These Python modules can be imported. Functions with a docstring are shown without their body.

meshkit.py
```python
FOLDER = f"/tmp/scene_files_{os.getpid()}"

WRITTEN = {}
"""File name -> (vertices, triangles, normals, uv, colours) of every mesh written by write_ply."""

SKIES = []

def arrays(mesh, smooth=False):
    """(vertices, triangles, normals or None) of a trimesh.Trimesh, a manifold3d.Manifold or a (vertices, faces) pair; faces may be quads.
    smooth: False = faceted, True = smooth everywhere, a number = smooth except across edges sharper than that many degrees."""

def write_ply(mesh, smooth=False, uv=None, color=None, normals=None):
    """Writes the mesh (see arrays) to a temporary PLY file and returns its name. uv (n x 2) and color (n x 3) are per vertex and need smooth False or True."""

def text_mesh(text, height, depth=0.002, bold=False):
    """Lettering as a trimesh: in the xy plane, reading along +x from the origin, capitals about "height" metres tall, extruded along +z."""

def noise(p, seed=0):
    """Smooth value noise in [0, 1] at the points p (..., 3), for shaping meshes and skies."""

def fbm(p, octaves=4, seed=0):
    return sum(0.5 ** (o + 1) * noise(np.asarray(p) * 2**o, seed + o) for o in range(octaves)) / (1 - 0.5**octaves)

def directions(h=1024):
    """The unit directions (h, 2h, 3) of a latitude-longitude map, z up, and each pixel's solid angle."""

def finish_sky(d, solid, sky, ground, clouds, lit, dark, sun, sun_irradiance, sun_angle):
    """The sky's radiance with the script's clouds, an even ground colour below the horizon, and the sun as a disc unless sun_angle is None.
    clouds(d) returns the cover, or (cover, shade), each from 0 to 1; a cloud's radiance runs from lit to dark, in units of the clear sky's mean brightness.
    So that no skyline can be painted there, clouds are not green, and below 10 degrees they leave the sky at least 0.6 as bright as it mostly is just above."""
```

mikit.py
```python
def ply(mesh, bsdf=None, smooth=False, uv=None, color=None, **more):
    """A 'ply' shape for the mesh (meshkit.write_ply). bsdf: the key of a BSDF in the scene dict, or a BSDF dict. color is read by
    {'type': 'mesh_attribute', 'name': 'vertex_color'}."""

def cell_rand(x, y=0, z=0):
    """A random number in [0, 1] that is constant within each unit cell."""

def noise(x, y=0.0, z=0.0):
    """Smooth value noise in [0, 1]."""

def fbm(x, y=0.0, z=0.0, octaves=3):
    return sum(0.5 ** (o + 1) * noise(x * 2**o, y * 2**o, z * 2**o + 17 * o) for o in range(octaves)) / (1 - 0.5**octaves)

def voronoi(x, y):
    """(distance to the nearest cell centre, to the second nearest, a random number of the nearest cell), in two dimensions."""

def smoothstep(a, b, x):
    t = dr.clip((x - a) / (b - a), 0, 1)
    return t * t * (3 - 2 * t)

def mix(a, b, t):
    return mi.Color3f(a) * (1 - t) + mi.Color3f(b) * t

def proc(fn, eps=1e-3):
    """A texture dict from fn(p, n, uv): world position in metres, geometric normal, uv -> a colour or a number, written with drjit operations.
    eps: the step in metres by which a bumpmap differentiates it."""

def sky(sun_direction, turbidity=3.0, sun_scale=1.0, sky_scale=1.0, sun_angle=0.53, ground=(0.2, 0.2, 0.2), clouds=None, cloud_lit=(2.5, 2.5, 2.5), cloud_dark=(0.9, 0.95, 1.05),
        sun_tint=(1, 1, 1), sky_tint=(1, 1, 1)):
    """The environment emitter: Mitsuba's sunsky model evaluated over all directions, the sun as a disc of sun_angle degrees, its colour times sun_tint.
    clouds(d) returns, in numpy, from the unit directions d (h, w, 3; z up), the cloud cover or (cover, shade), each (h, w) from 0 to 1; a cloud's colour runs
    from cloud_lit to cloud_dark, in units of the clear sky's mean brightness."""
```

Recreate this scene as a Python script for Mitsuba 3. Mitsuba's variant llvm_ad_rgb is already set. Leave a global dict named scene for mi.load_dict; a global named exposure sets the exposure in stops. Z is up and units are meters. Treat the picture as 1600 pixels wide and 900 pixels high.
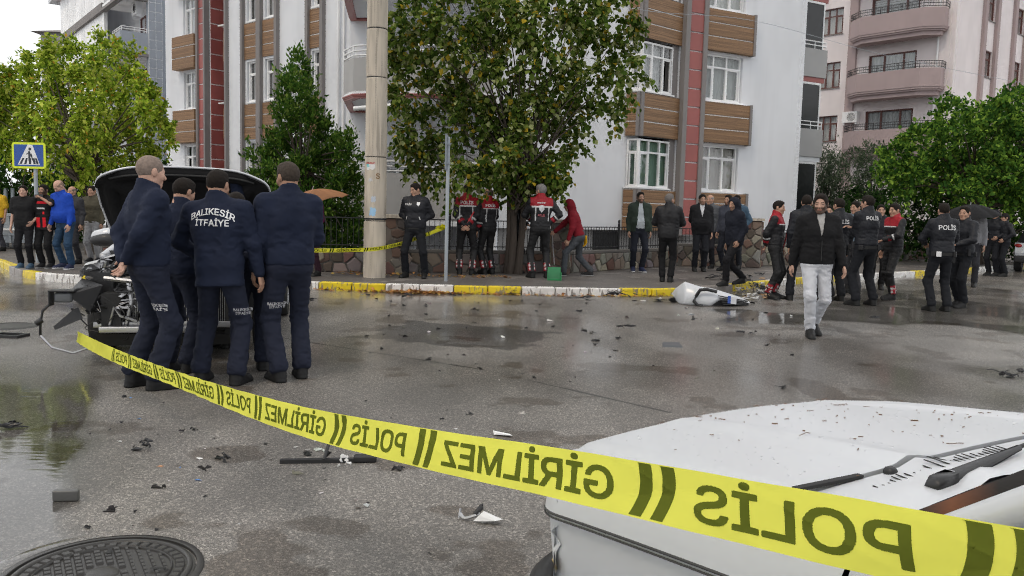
import math, numpy as np, trimesh, mitsuba as mi, mikit, meshkit, drjit as dr
import manifold3d as m3
from shapely.geometry import Polygon, Point, box as sbox
from shapely.ops import triangulate
from mikit import proc, noise, voronoi, cell_rand, smoothstep, mix
T = mi.ScalarTransform4f
rng = np.random.default_rng(7)
scene, labels = {}, {}

# ------------------------------------------------------------------ camera, sky, exposure
F_PX, PITCH, ROLL, CAM_H = 1300.0, 0.0905, 0.026, 1.455
_F = np.array([0, math.cos(PITCH), -math.sin(PITCH)])
_R0 = np.array([1.0, 0, 0]); _U0 = np.cross(_R0, _F)
_R = math.cos(ROLL) * _R0 + math.sin(ROLL) * _U0
_U = -math.sin(ROLL) * _R0 + math.cos(ROLL) * _U0
EYE = np.array([0, 0, CAM_H])
scene['camera'] = {'type': 'perspective', 'fov': math.degrees(2 * math.atan(800 / F_PX)), 'fov_axis': 'x', 'near_clip': 0.05, 'far_clip': 600.0,
                   'to_world': T().look_at(origin=EYE.tolist(), target=(EYE + _F).tolist(), up=_U.tolist())}
exposure = 2.28
def overcast(d):
    n = meshkit.fbm(d * np.array([3.0, 3.0, 6.0]), 4, 3)
    return np.ones(d.shape[:2]), np.clip(0.15 + 0.5 * (n - 0.35), 0, 1)
scene['sky_light'] = mikit.sky((-0.35, -0.45, 0.82), turbidity=4, sun_scale=0.12, sun_angle=14, clouds=overcast, cloud_lit=(2.35, 2.38, 2.42), cloud_dark=(1.5, 1.55, 1.62))

# ------------------------------------------------------------------ photograph pixel (1600 x 900) -> place in the world, used to measure positions
def ray(px, py): return _F + _R * (px - 800) / F_PX - _U * (py - 450) / F_PX
def G(px, py, z=0.0):
    d = ray(px, py); return EYE + d * ((z - CAM_H) / d[2])
def at(px, py, Y):
    d = ray(px, py); return EYE + d * (Y / d[1])
def SZ(px, py, p0, u):
    d = ray(px, py); t, s = np.linalg.solve(np.array([[d[0], -u[0]], [d[1], -u[1]]]), np.array(p0, float)); return s, CAM_H + t * d[2]
def PX(p):
    q = np.asarray(p, float) - EYE; d = q @ _F
    return 800 + F_PX * (q @ _R) / d, 450 - F_PX * (q @ _U) / d

# ------------------------------------------------------------------ materials
VC = {'type': 'mesh_attribute', 'name': 'vertex_color'}
def tex(c):
    if isinstance(c, dict): return c
    if callable(c): return proc(c)
    if isinstance(c, (int, float)): return float(c)
    return {'type': 'rgb', 'value': [float(x) for x in c]}
def mat(name, color, rough=0.6, spec=0.5, bump=None, bscale=1.0, eps=1e-3, **kw):
    b = {'type': 'principled', 'base_color': tex(color), 'roughness': tex(rough), 'specular': spec, **{k: tex(v) for k, v in kw.items()}}
    if bump is not None: b = {'type': 'bumpmap', 'relief': proc(bump, eps), 'scale': bscale, 'bsdf': b}
    scene[name] = {'type': 'twosided', 'bsdf': b}
def v3(*a): return np.array(a, float)

def loop_fbm(x, y, z, octaves=3):
    def body(i, f, a, s):
        return i + 1, f * 2, a * 0.5, s + a * noise(x * f, y * f, z * f + 17 * f)
    return dr.while_loop((mi.UInt32(0), mi.Float(1), mi.Float(0.5), mi.Float(0)), lambda i, f, a, s: i < octaves, body)[3] / (1 - 0.5 ** octaves)
def fbm(x, y=0.0, z=0.0, octaves=3): return loop_fbm(mi.Float(x), mi.Float(y), mi.Float(z), octaves)
def seg_d(p, x0, y0, x1, y1):
    dx, dy = x1 - x0, y1 - y0
    t = dr.clip(((p.x - x0) * dx + (p.y - y0) * dy) / (dx * dx + dy * dy), 0, 1)
    return dr.sqrt(dr.square(p.x - x0 - t * dx) + dr.square(p.y - y0 - t * dy))
def wet_left(p):      # standing water film in the sunken lane on the left
    e = p.x + 1.72 + (p.y - 3.3) * 0.50 + 0.9 * (fbm(p.x * 0.9, p.y * 0.6, 2.0, 3) - 0.5)
    a = smoothstep(0.06, -0.20, e) * smoothstep(9.5, 7.2, p.y + 1.5 * fbm(p.x, p.y * .7, 4.0, 2))
    return dr.maximum(a, smoothstep(0.60, 0.68, fbm(p.x * 0.55 + 9, p.y * 0.4, 1.0, 3)) * smoothstep(9, 12, p.y))
def patch_q(p):       # rectangular tar repair: coordinates along its two sides, 0..1 inside
    x, y = p.x + 0.62, p.y - 9.75
    c, s = 0.93, -0.36
    return (x * c + y * s) / 0.98, (-x * s + y * c) / 0.80
def wet_patch(p):
    u, v = patch_q(p)
    r = dr.sqrt(dr.square((u - 0.12) / 0.55) + dr.square((v + 0.05) / 0.6)) + 0.7 * (fbm(p.x * 2, p.y * 2, 5.0, 3) - 0.5)
    return smoothstep(1.0, 0.8, r)
def in_patch(p):
    u, v = patch_q(p)
    w = 0.55 * (fbm(p.x * 3, p.y * 3, 7.0, 3) - 0.5)
    return smoothstep(1.0, 0.96, dr.abs(u) + w) * smoothstep(1.0, 0.96, dr.abs(v) + w)
def old_seam(p):
    w = 0.25 * (fbm(p.x * 1.5, p.y * 1.5, 3.0, 3) - 0.5)
    a = seg_d(p, -3.2, 9.6, -0.25, 7.6); b = seg_d(p, -0.25, 7.6, 1.2, 6.1); c = seg_d(p, -7.5, 10.4, -4.2, 10.2)
    return smoothstep(0.035, 0.012, dr.minimum(dr.minimum(a, b), c) + dr.abs(w) * 0.35)
def road_color(p, n, uv):
    d1, d2, r = voronoi(p.x * 105, p.y * 105)
    d3, d4, r2 = voronoi(p.x * 41, p.y * 41)
    stone = 0.120 + 0.15 * dr.power(r, 2.0) + 0.06 * smoothstep(0.90, 0.97, r) + 0.07 * smoothstep(0.86, 0.95, r2) * smoothstep(0.5, 0.3, d3)
    gap = smoothstep(0.0, 0.22, d2 - d1)
    a = stone * (0.38 + 0.62 * gap)
    big = fbm(p.x * 0.45, p.y * 0.3, 0.0, 4)
    c = mix((0.92, 0.86, 0.79), (1.14, 1.05, 0.95), big) * a * (0.80 + 0.40 * smoothstep(0.3, 0.75, fbm(p.x * 1.7, p.y * 1.2, 6.0, 4)))
    c = c * (1 - 0.30 * damp(p))
    c = mix(c, mi.Color3f(0.020, 0.020, 0.021) * (0.7 + 0.6 * r), in_patch(p) * 0.62)
    c = mix(c, mi.Color3f(0.012, 0.012, 0.012), old_seam(p) * 0.85)
    c = mix(c, mi.Color3f(0.028, 0.027, 0.025) * (0.7 + 0.6 * r), 0.6 * wet_left(p))
    oil = smoothstep(0.655, 0.70, fbm(p.x * 1.9 + 3, p.y * 1.9, 8.0, 4))
    return mix(c, c * mi.Color3f(0.62, 0.58, 0.54), oil)
def damp(p): return (0.45 + 0.55 * smoothstep(0.38, 0.60, fbm(p.x * 0.42 + 1.7, p.y * 0.30, 3.0, 4))) * (0.10 + 0.90 * smoothstep(4.2, 8.5, p.y + p.x * 0.25))
def road_rough(p, n, uv):
    b = 0.46 - 0.345 * damp(p) + 0.10 * (cell_rand(dr.floor(p.x * 105), dr.floor(p.y * 105)) - 0.5)
    return dr.lerp(dr.lerp(b, 0.20, wet_patch(p)), 0.06, wet_left(p))
def road_relief(p, n, uv):
    d1, d2, r = voronoi(p.x * 105, p.y * 105)
    w = dr.maximum(wet_left(p), wet_patch(p))
    flat = dr.maximum(w, 0.93 * damp(p))
    far = smoothstep(22, 7, p.y)
    h = (0.0011 * r + 0.0016 * smoothstep(0.0, 0.25, d2 - d1)) * (1 - flat) * (0.25 + 0.75 * far)
    rip = 0.00038 * noise(p.x * 11 + 2 * noise(p.x * 3, p.y * 4), p.y * 34, 0.0) * wet_left(p)
    return h + rip + 0.004 * fbm(p.x * 1.2, p.y * 1.2, 0.0, 2)
mat('m_road', road_color, road_rough, 0.5, road_relief, 1.0, 0.0012)

def pave_color(p, n, uv):
    fx, fy = p.x * 2.5, p.y * 2.5
    g = fbm(p.x * 1.3, p.y * 1.3, 1.0, 4)
    c = mix((0.060, 0.055, 0.052), (0.125, 0.112, 0.102), g) * (0.75 + 0.5 * fbm(p.x * 28, p.y * 28, 2.0, 2))
    return mix(c, mi.Color3f(0.20, 0.185, 0.17), 0.5 * smoothstep(0.66, 0.75, fbm(p.x * 1.9 + 5, p.y * 1.9, 9.0, 4)))
mat('m_pavement', pave_color, lambda p, n, uv: 0.30 + 0.30 * fbm(p.x * 0.9, p.y * 0.9, 3.0, 3), 0.5)

# one weathered BSDF for walls, kerbs, trim, wood and concrete: a mesh's base colour and its kind of ageing travel in its uv
WEATHER = {}
def aged(name, color, k):
    r, g, b = (int(round(255 * math.sqrt(c))) for c in color); WEATHER[name] = (r + 256 * g, b + 256 * k)
def unpack(uv):
    x, y = dr.floor(uv.x + 0.5), dr.floor(uv.y + 0.5)
    g, k = dr.floor(x / 256), dr.floor(y / 256); r, b = x - 256 * g, y - 256 * k
    return mi.Color3f(dr.square(r / 255), dr.square(g / 255), dr.square(b / 255)), k
def weather_color(p, n, uv):
    c, k = unpack(uv)
    h = p.x * 0.77 + p.y * 0.64
    wood = dr.eq(k, 5) if hasattr(dr, 'eq') else (k == 5)
    pole, chips, plain = k == 3, k == 2, k == 1
    # frequencies by kind: stucco broad with streaks, concrete finer, wood stretched along the board
    fx = dr.select(wood, 0.9, dr.select(pole, 9.0, dr.select(chips, 8.0, 1.6))); fz = dr.select(wood, 48.0, dr.select(pole, 1.6, dr.select(chips, 11.0, 0.55)))
    a = loop_fbm(h * fx + 3, (p.x - p.y) * fx * dr.select(wood, 0.2, 1.0), p.z * fz)
    b = loop_fbm(h * fx * 3.1 + 9, (p.x - p.y) * fx * 2.7 * dr.select(wood, 0.3, 1.0), p.z * fz * dr.select(wood, 2.7, 0.45))
    c0 = c * (dr.select(wood, 0.70, dr.select(k == 0, 0.96, 0.90)) + dr.select(wood, 0.62, dr.select(k == 0, 0.07, 0.2)) * smoothstep(0.3, 0.7, a))
    dark = smoothstep(dr.select(chips, 0.585, 0.57), dr.select(chips, 0.62, 0.78), b) * dr.select(wood, 0.62, dr.select(pole, 0.60, dr.select(chips, 0.85, dr.select(plain, 0.12, 0.05))))
    return mix(c0, dr.select(chips, mi.Color3f(0.17, 0.15, 0.13), c0 * 0.42), dark)
def weather_rough(p, n, uv):
    k = unpack(uv)[1]
    return dr.select(k == 0, 0.85, dr.select(k == 3, 0.8, dr.select(k == 5, 0.6, 0.40)))
mat('m_weather', weather_color, weather_rough, 0.4)
for nm, c, k in (('m_tactile', (0.33, 0.215, 0.05), 2), ('m_kerb_yellow', (0.60, 0.46, 0.015), 2), ('m_kerb_white', (0.64, 0.63, 0.60), 2), ('m_kerb_bare', (0.22, 0.205, 0.19), 2), ('m_stucco', (0.66, 0.67, 0.70), 0),
                 ('m_stucco_grey', (0.35, 0.345, 0.34), 0), ('m_stucco_pink', (0.69, 0.635, 0.625), 0), ('m_stucco_mauve', (0.355, 0.28, 0.275), 0), ('m_stucco_blue', (0.30, 0.33, 0.37), 0), ('m_trim', (0.215, 0.20, 0.195), 0),
                 ('m_wood', (0.215, 0.125, 0.066), 5), ('m_red', (0.30, 0.092, 0.082), 1), ('m_white', (0.74, 0.74, 0.74), 1), ('m_concrete', (0.45, 0.40, 0.33), 3), ('m_galv', (0.33, 0.36, 0.39), 1),
                 ('m_bark', (0.075, 0.060, 0.048), 3), ('m_castiron', (0.036, 0.034, 0.033), 4), ('m_blackplastic', (0.022, 0.022, 0.023), 4)): aged(nm, c, k)
mat('m_frame_brown', (0.105, 0.038, 0.030), 0.4)
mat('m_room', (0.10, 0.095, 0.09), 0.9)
scene['m_pane'] = {'type': 'thindielectric', 'int_ior': 1.52}
mat('m_matt', VC, 0.82, 0.3)         # stones, curtains, dull plastics
mat('m_rubber', (0.018, 0.018, 0.018), 0.75)
mat('m_iron', (0.018, 0.018, 0.019), 0.42)
scene['m_leaf'] = {'type': 'principledthin', 'base_color': VC, 'roughness': 0.45, 'diff_trans': 0.7}
mat('m_cloth', VC, 0.88, 0.25, sheen=0.15)
mat('m_shell', VC, 0.58, 0.30)       # wet nylon and leather jackets, belts, shoes, skin, hair
mat('m_paint', (0.475, 0.49, 0.51), 0.30, 0.5, clearcoat=1.0, clearcoat_gloss=0.93)
mat('m_silver', (0.52, 0.53, 0.55), 0.32, 0.5, clearcoat=1.0, clearcoat_gloss=0.95, metallic=0.25)
mat('m_steel', (0.42, 0.42, 0.43), 0.32, metallic=0.85)
scene['m_film'] = {'type': 'principledthin', 'base_color': VC, 'roughness': 0.28, 'diff_trans': 0.75}
mat('m_gloss', VC, 0.28, 0.5)        # tape, glossy plastics, signs
for nm, to in (('m_stone', 'm_matt'), ('m_curtain', 'm_matt'), ('m_skin', 'm_shell'), ('m_hair', 'm_cloth'), ('m_plain', 'm_gloss'), ('m_tape', 'm_film')): WEATHER[nm] = to

# ------------------------------------------------------------------ building helpers
def key_for(name, parent=None):
    k = f'{parent}__{name}' if parent else name
    if k not in used_keys: used_keys[k] = 0; return k
    used_keys[k] += 1
    return key_for_n(k, used_keys[k])
used_keys = {}
def key_for_n(k, n):
    q = f'{k}_{n:03d}'; used_keys.setdefault(q, 0); return q
def cat(meshes):
    vs, fs, o = [], [], 0
    for m in meshes:
        v, f = (np.asarray(m.vertices), np.asarray(m.faces)) if hasattr(m, 'vertices') else m
        vs.append(v); fs.append(f + o); o += len(v)
    return np.vstack(vs), np.vstack(fs)
def put(name, mesh, bsdf, parent=None, color=None, smooth=False, label=None, category=None, group=None, kind=None, uv=None, to_world=None):
    k = key_for(name, parent)
    if isinstance(mesh, list): mesh = cat(mesh)
    if hasattr(mesh, 'to_mesh'):
        mm = mesh.to_mesh(); mesh = (np.array(mm.vert_properties[:, :3]), np.array(mm.tri_verts))
    if hasattr(mesh, 'vertices'): mesh = (np.array(mesh.vertices), np.array(mesh.faces))
    v, f = np.asarray(mesh[0], float), np.asarray(mesh[1], int)
    if color is not None:
        if f.shape[1] == 4: f = np.vstack([f[:, [0, 1, 2]], f[:, [0, 2, 3]]])
        color = np.asarray(color, float)
        if smooth not in (False, True):
            tm = trimesh.graph.smooth_shade(trimesh.Trimesh(v, f, process=False, vertex_colors=None), angle=np.radians(smooth), facet_minarea=None) if color.ndim == 1 else None
            if tm is not None: v, f = np.array(tm.vertices), np.array(tm.faces)
            smooth = True
        if color.ndim == 1: color = np.tile(color, (len(v), 1))
    if bsdf in WEATHER:
        if isinstance(WEATHER[bsdf], str): bsdf = WEATHER[bsdf]
        else: uv, bsdf, smooth = np.tile(np.array(WEATHER[bsdf], float), (len(v), 1)), 'm_weather', bool(smooth)
    more = {} if to_world is None else {'to_world': to_world}
    scene[k] = mikit.ply((v, f), bsdf, smooth=smooth, color=color, uv=uv, **more)
    say(k, label, category, group, kind)
    return k
def say(k, label=None, category=None, group=None, kind=None):
    d = {a: b for a, b in (('label', label), ('category', category), ('group', group), ('kind', kind)) if b}
    if d: labels[k] = {**labels.get(k, {}), **d}
def thing(name, label, category, group=None):
    k = key_for(name); say(k, label, category, group); return k

QB = np.array([[0, 2, 3, 1], [4, 5, 7, 6], [0, 1, 5, 4], [2, 6, 7, 3], [0, 4, 6, 2], [1, 3, 7, 5]])
TB = np.vstack([QB[:, [0, 1, 2]], QB[:, [0, 2, 3]]])
def box8(o, a, b, c):
    """box from corner o along the three edge vectors"""
    o, a, b, c = (np.asarray(x, float) for x in (o, a, b, c))
    v = np.array([o + i * a + j * b + k * c for i in (0, 1) for j in (0, 1) for k in (0, 1)])
    f = TB[:, ::-1] if np.dot(np.cross(a, b), c) < 0 else TB
    return v, f
def bx(x0, x1, y0, y1, z0, z1): return box8((x0, y0, z0), (x1 - x0, 0, 0), (0, y1 - y0, 0), (0, 0, z1 - z0))
def rbox(x0, x1, y0, y1, z0, z1, r=0.01):
    """box with rounded edges: hull of eight small spheres"""
    s = m3.Manifold.sphere(r, 8)
    return m3.Manifold.batch_hull([s.translate((x, y, z)) for x in (x0 + r, x1 - r) for y in (y0 + r, y1 - r) for z in (z0 + r, z1 - r)])
def hull(pts): return m3.Manifold.hull_points(np.asarray(pts, float))
def man(m):
    mm = m.to_mesh(); return np.array(mm.vert_properties[:, :3], float), np.array(mm.tri_verts, int)
def move(m, M):
    v, f = m; M = np.asarray(M); return v @ M[:3, :3].T + M[:3, 3], f
def frame_m(o, yaw=0.0, s=1.0):
    c, sn = math.cos(yaw), math.sin(yaw)
    return np.array([[c * s, -sn * s, 0, o[0]], [sn * s, c * s, 0, o[1]], [0, 0, s, o[2] if len(o) > 2 else 0], [0, 0, 0, 1.0]])
def TM(M): return T(np.asarray(M).tolist())
def tube(path, radii, sides=8, caps=True):
    path = np.asarray(path, float); n = len(path)
    radii = np.broadcast_to(radii, n)
    t = np.gradient(path, axis=0); t /= np.linalg.norm(t, axis=1, keepdims=True) + 1e-12
    ref = np.array([0, 0, 1.0]) if abs(t[0][2]) < 0.9 else np.array([1.0, 0, 0])
    a = np.cross(t, ref); a /= np.linalg.norm(a, axis=1, keepdims=True) + 1e-9
    b = np.cross(t, a)
    th = np.arange(sides) * 2 * np.pi / sides
    v = (path[:, None] + radii[:, None, None] * (np.cos(th)[None, :, None] * a[:, None] + np.sin(th)[None, :, None] * b[:, None])).reshape(-1, 3)
    i, j = np.meshgrid(np.arange(n - 1), np.arange(sides), indexing='ij'); i, j = i.ravel(), j.ravel(); k = (j + 1) % sides
    f = np.vstack([np.stack([i * sides + j, i * sides + k, (i + 1) * sides + k], 1), np.stack([i * sides + j, (i + 1) * sides + k, (i + 1) * sides + j], 1)])
    if caps:
        v = np.vstack([v, path[:1], path[-1:]]); j = np.arange(sides); k = (j + 1) % sides
        f = np.vstack([f, np.stack([k, j, j * 0 + n * sides], 1), np.stack([(n - 1) * sides + j, (n - 1) * sides + k, j * 0 + n * sides + 1], 1)])
    return v, f[:, ::-1]
def lathe(prof, sides=32):
    prof = np.asarray(prof, float); n = len(prof); th = np.arange(sides) * 2 * np.pi / sides
    v = np.stack([prof[:, None, 0] * np.cos(th), prof[:, None, 0] * np.sin(th), np.repeat(prof[:, 1:2], sides, 1)], -1).reshape(-1, 3)
    i, j = np.meshgrid(np.arange(n - 1), np.arange(sides), indexing='ij'); i, j = i.ravel(), j.ravel(); k = (j + 1) % sides
    return v, np.vstack([np.stack([i * sides + j, i * sides + k, (i + 1) * sides + k], 1), np.stack([i * sides + j, (i + 1) * sides + k, (i + 1) * sides + j], 1)])
def prism(poly, z0, z1):
    """vertical prism of a plan polygon"""
    m = trimesh.creation.extrude_polygon(poly if isinstance(poly, Polygon) else Polygon(poly), z1 - z0, engine='earcut')
    return np.array(m.vertices) + [0, 0, z0], np.array(m.faces)
def grid_mesh(P):
    """(rows, cols, 3) points -> quads as triangles"""
    P = np.asarray(P, float); r, c = P.shape[:2]
    i, j = np.meshgrid(np.arange(r - 1), np.arange(c - 1), indexing='ij'); a = (i * c + j).ravel()
    return P.reshape(-1, 3), np.vstack([np.stack([a, a + 1, a + c + 1], 1), np.stack([a, a + c + 1, a + c], 1)])
def catmull(pts, n):
    pts = np.asarray(pts, float); P = np.vstack([2 * pts[0] - pts[1], pts, 2 * pts[-1] - pts[-2]])
    out = []
    for t in np.linspace(0, len(pts) - 1 - 1e-9, n):
        i = int(t); t -= i; a, b, c, d = P[i:i + 4]
        out.append(0.5 * (2 * b + (c - a) * t + (2 * a - 5 * b + 4 * c - d) * t * t + (3 * b - a - 3 * c + d) * t ** 3))
    return np.array(out)
def subdiv(m, length):
    v, f = m
    v, f = trimesh.remesh.subdivide_to_size(v, f, length, max_iter=12); return v, f
def jitter(c, a=0.1): return np.clip(np.asarray(c) * (1 + rng.uniform(-a, a)) * (1 + rng.uniform(-a * .4, a * .4, 3)), 0, 1)

# smooth-union distance fields on a grid, meshed by surface nets
def cone_d(P, a, b, ra, rb):
    a, b = np.asarray(a, float), np.asarray(b, float); ab = b - a; L = ab @ ab
    h = np.clip((P - a) @ ab / max(L, 1e-12), 0, 1)
    return np.linalg.norm(P - a - h[..., None] * ab, axis=-1) - (ra + (rb - ra) * h)
class Field:
    """prims: (a, b, ra, rb[, squash (3,)]) joined with a smooth minimum"""
    def __init__(self, lo, hi, h):
        self.lo = np.asarray(lo, float); self.h = h
        self.n = np.ceil((np.asarray(hi) - self.lo) / h).astype(int) + 1
        self.D = np.full(self.n, 0.3)
    def sub(self, lo, hi):
        i0 = np.clip(np.floor((np.asarray(lo) - self.lo) / self.h).astype(int), 0, self.n)
        i1 = np.clip(np.ceil((np.asarray(hi) - self.lo) / self.h).astype(int) + 1, 0, self.n)
        ax = [self.lo[k] + self.h * np.arange(i0[k], i1[k]) for k in range(3)]
        return tuple(slice(i0[k], i1[k]) for k in range(3)), np.stack(np.meshgrid(*ax, indexing='ij'), -1)
    def add(self, a, b, ra, rb=None, k=0.03, op='add'):
        rb = ra if rb is None else rb; a, b = np.asarray(a, float), np.asarray(b, float); m = max(ra, rb) + k + 2 * self.h
        sl, P = self.sub(np.minimum(a, b) - m, np.maximum(a, b) + m)
        if P.size == 0: return self
        self.mixin(sl, cone_d(P, a, b, ra, rb), k, op); return self
    def ell(self, c, r, k=0.02, op='add', R=None):
        c, r = np.asarray(c, float), np.asarray(r, float); m = r.max() + k + 2 * self.h
        sl, P = self.sub(c - m, c + m)
        if P.size == 0: return self
        q = P - c
        if R is not None: q = q @ R
        k0 = np.linalg.norm(q / r, axis=-1); k1 = np.linalg.norm(q / (r * r), axis=-1)
        self.mixin(sl, k0 * (k0 - 1) / np.maximum(k1, 1e-9), k, op); return self
    def mixin(self, sl, d, k, op):
        D = self.D[sl]
        if op == 'add':
            h = np.maximum(k - np.abs(D - d), 0) / max(k, 1e-9); self.D[sl] = np.minimum(D, d) - h * h * k * 0.25
        else:
            h = np.maximum(k - np.abs(D + d), 0) / max(k, 1e-9); self.D[sl] = np.maximum(D, -d) + h * h * k * 0.25
    def points(self): return np.stack(np.meshgrid(*[self.lo[k] + self.h * np.arange(self.n[k]) for k in range(3)], indexing='ij'), -1)
    def mesh(self): return surface_nets(self.D, self.lo, self.h)
def surface_nets(D, lo, h):
    D = np.pad(D, 1, constant_values=0.05); lo = np.asarray(lo) - h
    S = D < 0; n = np.array(D.shape)
    cs = np.zeros(n - 1, int)
    for i, j, k in np.ndindex(2, 2, 2): cs += S[i:n[0] - 1 + i, j:n[1] - 1 + j, k:n[2] - 1 + k]
    cells = np.argwhere((cs > 0) & (cs < 8)); idx = -np.ones(n - 1, int); idx[tuple(cells.T)] = np.arange(len(cells))
    acc, cnt = np.zeros((len(cells), 3)), np.zeros(len(cells))
    corners = [np.array(c) for c in np.ndindex(2, 2, 2)]
    for a in corners:
        for ax in range(3):
            if a[ax]: continue
            b = a.copy(); b[ax] = 1
            da, db = D[tuple((cells + a).T)], D[tuple((cells + b).T)]
            m = (da < 0) != (db < 0); t = np.where(m, da / np.where(m, da - db, 1), 0)
            p = a + t[:, None] * (b - a); acc[m] += p[m]; cnt[m] += 1
    V = (cells + acc / np.maximum(cnt, 1)[:, None]) * h + lo
    F = []
    for ax in range(3):
        u, w = (ax + 1) % 3, (ax + 2) % 3
        A = [slice(1, -1)] * 3; A[ax] = slice(0, n[ax] - 1); B = list(A); B[ax] = slice(1, n[ax])
        sa, sb = S[tuple(A)], S[tuple(B)]
        e = np.argwhere(sa != sb); fl = sa[tuple(e.T)]
        off = np.array([1, 1, 1]); off[ax] = 0; e = e + off
        du, dw = np.zeros(3, int), np.zeros(3, int); du[u] = 1; dw[w] = 1
        q = np.stack([idx[tuple((e - du - dw).T)], idx[tuple((e - dw).T)], idx[tuple(e.T)], idx[tuple((e - du).T)]], 1)
        q[~fl] = q[~fl][:, ::-1]; F.append(q)
    q = np.vstack(F)
    return V, np.vstack([q[:, [0, 1, 2]], q[:, [0, 2, 3]]])
def normals(v, f):
    n = np.zeros_like(v); c = np.cross(v[f[:, 1]] - v[f[:, 0]], v[f[:, 2]] - v[f[:, 0]])
    for k in range(3): np.add.at(n, f[:, k], c)
    return n / (np.linalg.norm(n, axis=1, keepdims=True) + 1e-12)
def text(s, height, bold=True): 
    m = meshkit.text_mesh(s, height, 0.002, bold); return np.array(m.vertices), np.array(m.faces)
def unit(v): return v / (np.linalg.norm(v, axis=-1, keepdims=True) + 1e-9)

# ------------------------------------------------------------------ ground: road, kerb, pavement
KERB = [(-26, 36), (-15, 22.3), (-10.95, 17.75), (-9.85, 16.3), (-8.85, 15.25), (-7.7, 14.72), (-5.6, 14.75), (-3.7, 14.72), (-2.24, 14.6), (-0.9, 14.62), (0.0, 14.66), (1.73, 14.88), (2.85, 15.2),
        (4.0, 16.1), (5.25, 17.55), (6.6, 18.95), (8.4, 20.5), (11.0, 22.7), (14.4, 25.65), (17.7, 28.5), (40, 47)]
kc = catmull(np.array(KERB, float), 2400)
seg = np.linalg.norm(np.diff(kc, axis=0), axis=1); ks = np.concatenate([[0], np.cumsum(seg)])
def kerb_at(s): return np.array([np.interp(s, ks, kc[:, 0]), np.interp(s, ks, kc[:, 1])])
xs = np.concatenate([[-150, -60, -25], np.linspace(-14, 14, 29), [25, 60, 150]]); ys = np.concatenate([[-120, -40, -12], np.linspace(-4, 24, 29), [40, 90, 200]])
put('road', grid_mesh(np.stack(list(np.meshgrid(xs, ys, indexing='xy')) + [np.zeros((len(ys), len(xs)))], -1)), 'm_road', uv=np.stack(np.meshgrid(xs, ys, indexing='xy'), -1).reshape(-1, 2), kind='structure', label='wet dark asphalt road with puddles and scattered car debris')
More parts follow.
